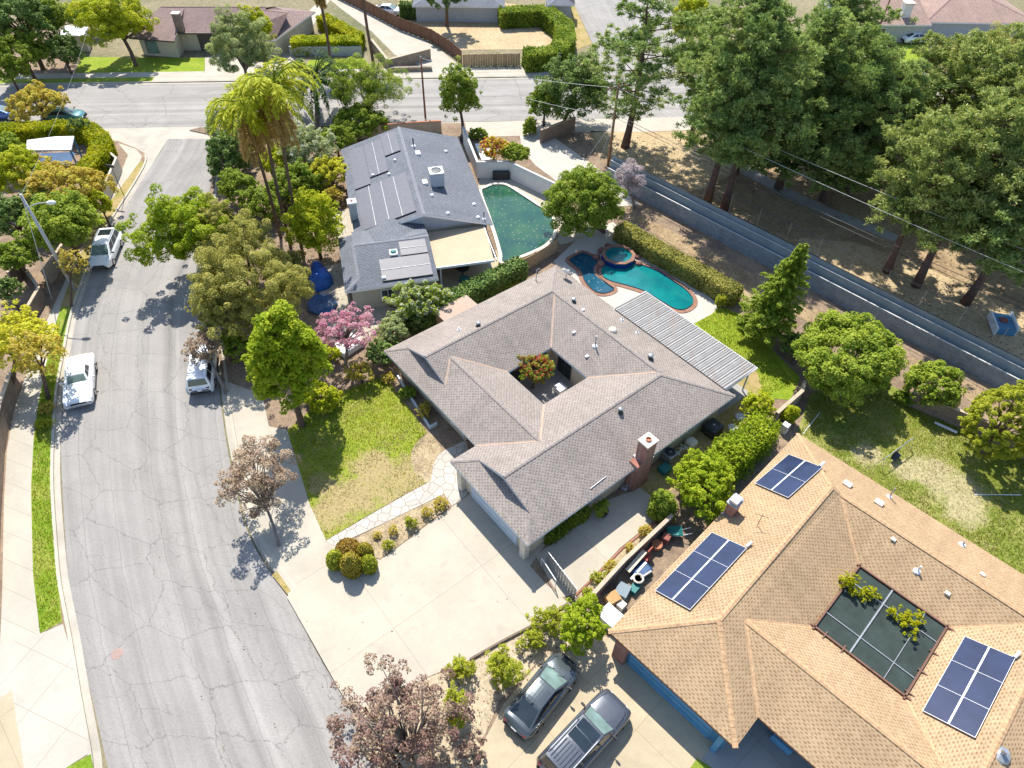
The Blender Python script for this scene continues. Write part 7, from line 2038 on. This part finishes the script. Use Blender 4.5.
# planting bank between the driveways
plant('tree', 'bushy green tree at the corner of the tan roofed house above the cars', 'tree', 582, 624, 54, 56, 2.0, 'lime', 220, K=80, leaf=.2, cr=.22, mat='leaf_bright')
plant('shrub', 'yellow green shrub left of the bushy tree above the cars', 'shrub', 548, 622, 32, 34, None, 'limeshrub', 221)
plant('shrub', 'lower yellow green shrub on the bank near the grey sedan', 'shrub', 532, 640, 26, 26, None, 'limeshrub', 222)
plant('shrub', 'rounded lime shrub standing alone on the tan bank', 'shrub', 503, 669, 36, 42, None, 'limeshrub', 223)
plant('shrub', 'lime shrub at the driveway edge right of the plum tree', 'shrub', 463, 668, 24, 18, None, 'limeshrub', 224)
plant('shrub', 'lime shrub at the right side under the plum tree', 'shrub', 456, 708, 30, 34, None, 'limeshrub', 225)
plant('shrub', 'small lime shrub above the plum tree by the driveway', 'shrub', 452, 672, 16, 14, None, 'limeshrub', 226)
plant('plum_tree', 'large sparse purple leaved plum tree at the bottom by the street', 'tree', 398, 722, 150, 150, 3.3, 'plum', 227, base=(422, 782), limbs=46, trunk_r=.16, K=200, leaf=.2, cr=.09)
plant('shrub', 'sparse purple shrub at the bottom edge right of the plum tree', 'shrub', 473, 752, 34, 40, 1.2, 'plum', 228, K=40)
plant('plum_tree', 'sparse brown leaved street tree on the verge by the front lawn', 'tree', 256, 478, 84, 92, 3.2, 'rust', 229, base=(279, 545), limbs=36, trunk_r=.11)
# flower bed beside the flagstone walk
for i, (cx, cy, w, h, st, lab) in enumerate(((440, 504, 18, 17, 'dryshrub', 'largest weedy shrub at the upper end of the walk bed'), (427, 512, 14, 14, 'dryshrub', 'second weedy shrub of the walk bed beside the largest'), (411, 523, 14, 15, 'limeshrub', 'green spiky shrub in the middle of the walk bed'),
        (393, 530, 12, 12, 'dryshrub', 'brown clump left of the middle of the walk bed'), (388, 545, 13, 13, 'limeshrub', 'green clump at the driveway edge of the walk bed'), (377, 535, 10, 9, 'dryshrub', 'small clump nearest the topiary balls'))):
    plant('shrub', lab, 'shrub', cx, cy, w, h, None, st, 240 + i, leaf=.1)

def topiary(label, cx, cy, wpx, hm, mat, seed):
    """clipped egg-shaped bush"""
    b = G(cx, cy); sc = depth_of(b) / FOC
    r = wpx / 2 * sc
    rng = np.random.default_rng(seed)
    root = thing('topiary_bush', label, 'topiary', b, 'clipped topiary bushes at the end of the walk')
    m = MB(); prof = [(r * .62, 0), (r * .93, hm * .25), (r * .92, hm * .5), (r * .7, hm * .78), (r * .3, hm * .95), (0, hm * .97)]
    m.lathe(prof, b, 14); m.build('twigs', MATS['bark_brown'], root, smooth=True)
    n = 3600
    t_ = np.arccos(rng.uniform(-.75, 1, n)); a = rng.uniform(0, 6.283, n)
    nm = np.stack([np.sin(t_) * np.cos(a), np.sin(t_) * np.sin(a), np.cos(t_)], 1)
    h = (nm[:, 2] + .75) / 1.75
    rad = r * (np.interp(h, [0, .2, .5, .8, 1], [.72, .98, 1.0, .72, .1]))
    an = np.arctan2(nm[:, 1], nm[:, 0])
    pos = np.stack([np.cos(an) * rad, np.sin(an) * rad, h * hm], 1) + rng.normal(size=(n, 3)) * .035
    link_mesh('foliage', leaf_mesh('topiary_leaves', pos, unit(nm + rng.normal(size=(n, 3)) * .5), rng.uniform(0, 1, n), .12, 1.4, mat, rng), root)
topiary('brown front topiary bush, the largest of the cluster', 353.5, 572, 20, 2.05, 'leaf_topiary', 1)
topiary('green topiary bush on the right of the brown one', 370, 569, 15, 1.35, 'leaf_cypress', 2)
topiary('green topiary bush on the left of the brown one', 337, 565, 16, 1.5, 'leaf_cypress', 3)
topiary('reddish brown topiary bush at the back of the cluster', 349, 555, 24, 1.35, 'leaf_topiary_brown', 4)
topiary('small dark topiary bush behind the right green one', 366, 556, 15, 1.3, 'leaf_topiary', 5)
# courtyard plants
plant('flowering_shrub', 'red and green bougainvillea filling the courtyard corner', 'shrub', 535, 368, 42, 34, 2.3, 'red', 250, mat2='leaf_mid', share2=.5, base=(533, 388))
c_ = [(848, 584, 16, 26), (868, 594, 20, 14), (892, 612, 10, 12), (909, 622, 28, 12)]
for i, (cx, cy, w, h) in enumerate(c_):
    plant('creeper', ('yellow creeper tuft at the upper left frame corner of the dark screen', 'yellow spiky tuft growing through the dark screen', 'small yellow tuft in the middle of the dark screen', 'long yellow creeper on the dark screen nearest the solar panels')[i], 'plant', cx, cy, w, h, 3.05, 'autumn', 260 + i, mat='leaf_hedge_yellow', leaf=.16, K=22, cr=.3, lay=2.4, limbs=3, trunk_r=.04, lump=.7)

for i, (cx, cy, w, h, zc, st, lab) in enumerate(((262, 205, 44, 40, 1.8, 'mid', 'dark green bush among the palm trunks'), (285, 265, 46, 30, 1.6, 'olive', 'olive bush at the foot of the right palm trunk'),
        (238, 188, 44, 40, 2.2, 'mid', 'green bush at the street edge beside the left palm trunk'), (336, 140, 40, 30, 2.2, 'mid', 'green bush between the date palm and the slate roof corner'),
        (305, 200, 34, 26, 1.6, 'lime', 'yellow green bush below the orange shrub'), (278, 162, 40, 36, 2.4, 'lime', 'bright bush directly beneath the largest palm'),
        (332, 196, 20, 20, 1.2, 'bronze', 'small brownish bush beside the slate house chimney'), (258, 135, 46, 40, 2.2, 'dark', 'dark bush behind the palm trunks'),
        (214, 300, 36, 40, 2.4, 'olive', 'olive bush above the half hidden white car'), (236, 345, 34, 40, 1.6, 'mid', 'green bush under the big grey olive tree by the kerb'),
        (398, 352, 20, 14, .7, 'dryshrub', 'low tan clump at the upper corner of the ranch house'), (330, 352, 24, 20, 1.0, 'lime', 'bright low bush at the foot of the pink tree'))):
    plant('shrub', lab, 'shrub', cx, cy, w, h, zc, st, 270 + i)
for i, (cx, cy, w, h, zc, st, lab) in enumerate(((48, 18, 50, 40, 6.0, 'mid', 'green tree between the corner tree and the shed at top left'), (8, 70, 40, 34, 3.0, 'mid', 'bush at the left end of the far path'),
        (40, 205, 40, 36, 3.0, 'dark', 'dark tree between the bronze tree and the yellow street tree'), (40, 170, 36, 30, 2.6, 'bronze', 'brownish bush below the carport'), (100, 205, 26, 34, 2.6, 'lime', 'yellow green bush beside the upper left path'))):
    plant('tree', lab, 'tree', cx, cy, w, h, zc, st, 290 + i)

# ---- palms
palm('queen_palm', 'yellow green feathery palm, tallest and rightmost of the left palms', (303, 254), (273, 86), 16.2, 4.0, 'leaf_palm', 301, nf=24, droop=.62, leaf_w=.10, n_leaf=60, leaflet=.8, bark='bark_brown')
palm('queen_palm', 'yellow green palm on the street side with hanging brown fronds', (281, 238), (242, 108), 13.4, 3.6, 'leaf_palm', 302, nf=22, droop=.62, skirt_n=10, leaf_w=.10, n_leaf=60, leaflet=.8, bark='bark_brown')
palm('queen_palm', 'yellow green palm rising between the street side palm and the tallest', (291, 248), (260, 98), 14.4, 3.6, 'leaf_palm', 303, nf=21, droop=.62, leaf_w=.10, n_leaf=60, leaflet=.8, bark='bark_brown')
palm('date_palm', 'dark green date palm right of the yellow palms', (318, 128), (314, 84), 4.2, 6.0, 'leaf_palm_dark', 304, nf=60, droop=.6, leaf_w=.16, n_leaf=44, skirt=False, trunk_r=.35, leaflet=.55)
b_ = G(332, 70); palm('fan_palm', 'tall palm with brown hanging fronds at the top edge', (332, 70), None, 9.5, 1.9, 'leaf_palm', 305, nf=20, top_xyz=(b_.x, b_.y, 10.6), trunk_r=.24, bark='bark_brown')
b_ = G(373, 62); palm('fan_palm', 'tall palm trunk beside the wall whose crown rises out of frame', (373, 62), None, 9.5, 1.7, 'leaf_palm_dark', 306, nf=20, top_xyz=(b_.x, b_.y, 12.5), trunk_r=.26, bark='bark_brown', skirt=False)

# ---- tall pines on the right
PINES = [pine_mesh(1, 16.5, 4.4, 4.6), pine_mesh(2, 14.5, 4.8, 5.0, mat='leaf_pine_light'), pine_mesh(3, 18.0, 4.6, 5.4, n_bough=95), pine_mesh(4, 15.5, 4.8, 3.5, n_bough=44), pine_mesh(5, 13.0, 5.0, 4.5, n_bough=64, mat='leaf_pine_light'), pine_mesh(6, 14.5, 5.4, 1.8, n_bough=115)]
def pine_at(label, base, which, rz, s=(1, 1)):
    place_pine(PINES[which], label, G(*base), R(rz), s)
for args in (
    ('tall sparse pine with bare trunk behind the utility pole', (625, 147), 3, 20, (1.25, 1.08)),
    ('tall pine on the left of the two leaning trunks by the wall', (707, 203), 2, 60, (1.12, 1.15)),
    ('tall dark pine on the right of the two leaning trunks by the wall', (724, 209), 0, 150, (1.1, 1.22)),
    ('pine standing behind the two leaning trunks', (735, 172), 5, 260, (1.15, 1.05)),
    ('pine set deeper in the grove behind the sandy clearing', (778, 188), 5, 15, (1.15, 1.25)),
    ('pine with short trunk left of the sandy patch', (822, 200), 5, 200, (1.0, 1.15)),
    ('pale green pine with trunk on the sandy patch', (887, 272), 4, 100, (1.0, 1.12)),
    ('pale green pine with thick trunk beside the blue grey wall', (916, 286), 1, 310, (1.1, 1.2)),
    ('pine right of the sandy patch with leaning trunk', (965, 303), 2, 40, (1.1, 0.95)),
    ('pine at the back of the grove behind the pale green one', (905, 178), 4, 220, (1.15, 1.2)),
    ('pine deep in the grove above the right edge', (955, 205), 1, 330, (1.2, 1.2)),
    ('broad pine behind the one with the leaning trunk', (968, 242), 4, 20, (1.1, 1.2)),
    ('large pine filling the right edge of the frame', (1025, 250), 1, 170, (1.25, 1.2)),
    ('pine beyond the right edge whose boughs hang into frame', (1090, 290), 2, 120, (1.2, 1.0)),
    ('pine at the cross street end of the grove', (800, 145), 2, 80, (1.1, 1.0)),
    ('pine filling the gap between the dark group and the pale group', (846, 192), 5, 300, (1.15, .95)),
    ('pine behind the gap between the two groups', (868, 150), 5, 130, (1.0, .62)),
    ('pine behind the back row near the cross street', (1000, 170), 4, 190, (1.2, 1.2)),
    ('pine at the cross street corner of the grove', (690, 140), 0, 280, (.85, .9)),
): pine_at(*args)
plant('tree', 'olive bushy tree at the cross street in front of the pink roofed house', 'tree', 868, 84, 80, 44, 3.4, 'olive', 320)
plant('tree', 'dark bushy tree at the cross street on the right of the lawn', 'tree', 985, 60, 90, 60, 5.0, 'olive', 321)
plant('tree', 'leafy tree at the street corner behind the first tall pine', 'tree', 690, 24, 40, 60, 3.4, 'lime', 322)
plant('tree', 'small shade tree standing in the brown dirt yard', 'tree', 446, -6, 50, 30, 5.5, 'dark', 323, base=(447, 26))

# ---- loose cover: grass blades, straw and fallen leaves
def inside(poly, x, y):
    n = len(poly); c = np.zeros(len(x), bool)
    j = n - 1
    for i in range(n):
        xi, yi, xj, yj = poly[i].x, poly[i].y, poly[j].x, poly[j].y
        c ^= ((yi > y) != (yj > y)) & (x < (xj - xi) * (y - yi) / (yj - yi + 1e-12) + xi)
        j = i
    return c
def scatter(name, areas, dens, size, asp, mat, seed, upright, patch=None, bare=()):
    rng = np.random.default_rng(seed); P_ = []
    for poly in areas:
        x0, x1 = min(p.x for p in poly), max(p.x for p in poly); y0, y1 = min(p.y for p in poly), max(p.y for p in poly)
        n = int((x1 - x0) * (y1 - y0) * dens)
        x = rng.uniform(x0, x1, n); y = rng.uniform(y0, y1, n)
        k = inside(poly, x, y)
        for bx, by, br in bare:
            k &= ((x - bx) ** 2 + (y - by) ** 2 > (br * rng.uniform(.55, 1.25, n)) ** 2) | (rng.uniform(size=n) < .3)
        if patch:
            k &= (np.sin(x * 1.1 + seed) * np.sin(y * .9 + 2) + np.sin(x * 2.3 - y * 1.7) * .6 + rng.normal(size=n) * .5) > patch
        P_.append(np.stack([x[k], y[k], np.full(k.sum(), LZ + .03)], 1))
    P_ = np.concatenate(P_); n = len(P_)
    nm = rng.normal(size=(n, 3)); nm[:, 2] = nm[:, 2] * .3 if upright else np.abs(nm[:, 2]) + 1.2
    ld = rng.normal(size=(n, 3)) * (.45 if upright else 1)
    if upright: ld[:, 2] += 1.0; P_[:, 2] += size * .3
    tint = np.clip(.5 + .3 * np.sin(P_[:, 0] * .8) * np.sin(P_[:, 1] * .7) + rng.normal(size=n) * .25, 0, 1)
    o = link_mesh(name, leaf_mesh(name, P_, unit(nm), tint, size, asp, mat, rng, ld))
    return tag(o, kind='stuff')
FL = px((287, 430), (300, 420), (318, 402), (352, 388), (377, 378), (390, 383), (427, 432), (412, 460), (426, 483), (365, 517), (326, 540), (310, 505))
RY = px((800, 433), (815, 400), (860, 385), (905, 405), (975, 436), (1060, 480), (1075, 615), (1024, 583), (900, 500))
BL = px((696, 323), (714, 314), (725, 309), (748, 320), (765, 345), (795, 385), (762, 396), (757, 372), (720, 345))
VG = px((40, 632), (34, 575), (32, 487), (35, 433), (39, 405), (47, 365), (60, 320), (62, 352), (54, 391), (51.5, 433), (50, 481), (53, 532), (57, 575), (61, 622))
scatter('grass', [FL, RY, BL, VG], 150, .13, 3.2, 'grass_blade', 1, True, bare=[_b(392, 484, 3.6), _b(330, 510, 1.9), _b(350, 497, 2.4), _b(372, 466, 1.7), _b(955, 490, 2.4), _b(930, 472, 1.9), _b(965, 512, 1.6), _b(868, 455, 1.4), _b(905, 470, 1.2)])
scatter('straw', [FL, RY], 60, .14, 3.5, 'straw', 2, False, patch=.35)
scatter('leaf_litter', [px((352, 713), (430, 677), (500, 644), (572, 605), (600, 640), (565, 655), (500, 700), (470, 768), (400, 800)), px((345, 546), (372, 530), (444, 495), (451, 506), (400, 545), (372, 558)),
    px((222, 385), (212, 300), (215, 150), (345, 135), (352, 240), (400, 360), (300, 400)), px((618, 205), (745, 270), (900, 352), (1024, 404), (930, 375), (800, 318), (700, 262)), px((412, 452), (420, 439), (434, 441), (440, 455), (428, 480), (414, 470))], 16, .11, 1.6, 'litter', 3, False)
scatter('pine_litter', [px((600, 140), (720, 132), (900, 140), (1050, 220), (1050, 395), (900, 325), (780, 258), (690, 205))], 5, .22, 2.5, 'litter', 4, False)
scatter('fallen_leaves', [px((330, 700), (430, 650), (545, 600), (500, 560), (380, 560), (300, 600)), px((226, 440), (288, 430), (328, 541), (262, 560)), px((140, 500), (226, 440), (290, 600), (380, 768), (200, 768))], .18, .10, 1.5, 'litter', 5, False)
# ------------------------------------------------------------------ light
SUN_AZ, SUN_EL = 345.0, 54.0
w = D.worlds.new('World'); scene.world = w; w.use_nodes = True
nt = w.node_tree; nt.nodes.clear()
sky = nt.nodes.new('ShaderNodeTexSky'); sky.sky_type = 'NISHITA'; sky.sun_disc = False
sky.sun_elevation = R(SUN_EL); sky.sun_rotation = R(SUN_AZ); sky.air_density = 1.0; sky.dust_density = 0.6; sky.ozone_density = 1.0
bg = nt.nodes.new('ShaderNodeBackground'); bg.inputs['Strength'].default_value = 0.14
ow = nt.nodes.new('ShaderNodeOutputWorld')
nt.links.new(sky.outputs[0], bg.inputs['Color']); nt.links.new(bg.outputs[0], ow.inputs['Surface'])
sl = D.lights.new('sun', 'SUN'); sl.energy = 4.6; sl.angle = R(0.53); sl.color = (1.0, 0.955, 0.87)
so = D.objects.new('sun', sl); COL.objects.link(so)
so.location = (0, 0, 80)
so.rotation_euler = (R(90 - SUN_EL), 0, R(195))
scene.view_settings.view_transform = 'Standard'
scene.view_settings.look = 'None'
scene.view_settings.gamma = 1.0
scene.view_settings.use_curve_mapping = False
scene.view_settings.exposure = 0.83
scene.render.engine = 'CYCLES'
scene.cycles.max_bounces = 5; scene.cycles.diffuse_bounces = 3; scene.cycles.glossy_bounces = 2; scene.cycles.transmission_bounces = 3; scene.cycles.transparent_max_bounces = 4
scene.cycles.use_denoising = True
scene.render.resolution_x, scene.render.resolution_y = 1024, 768
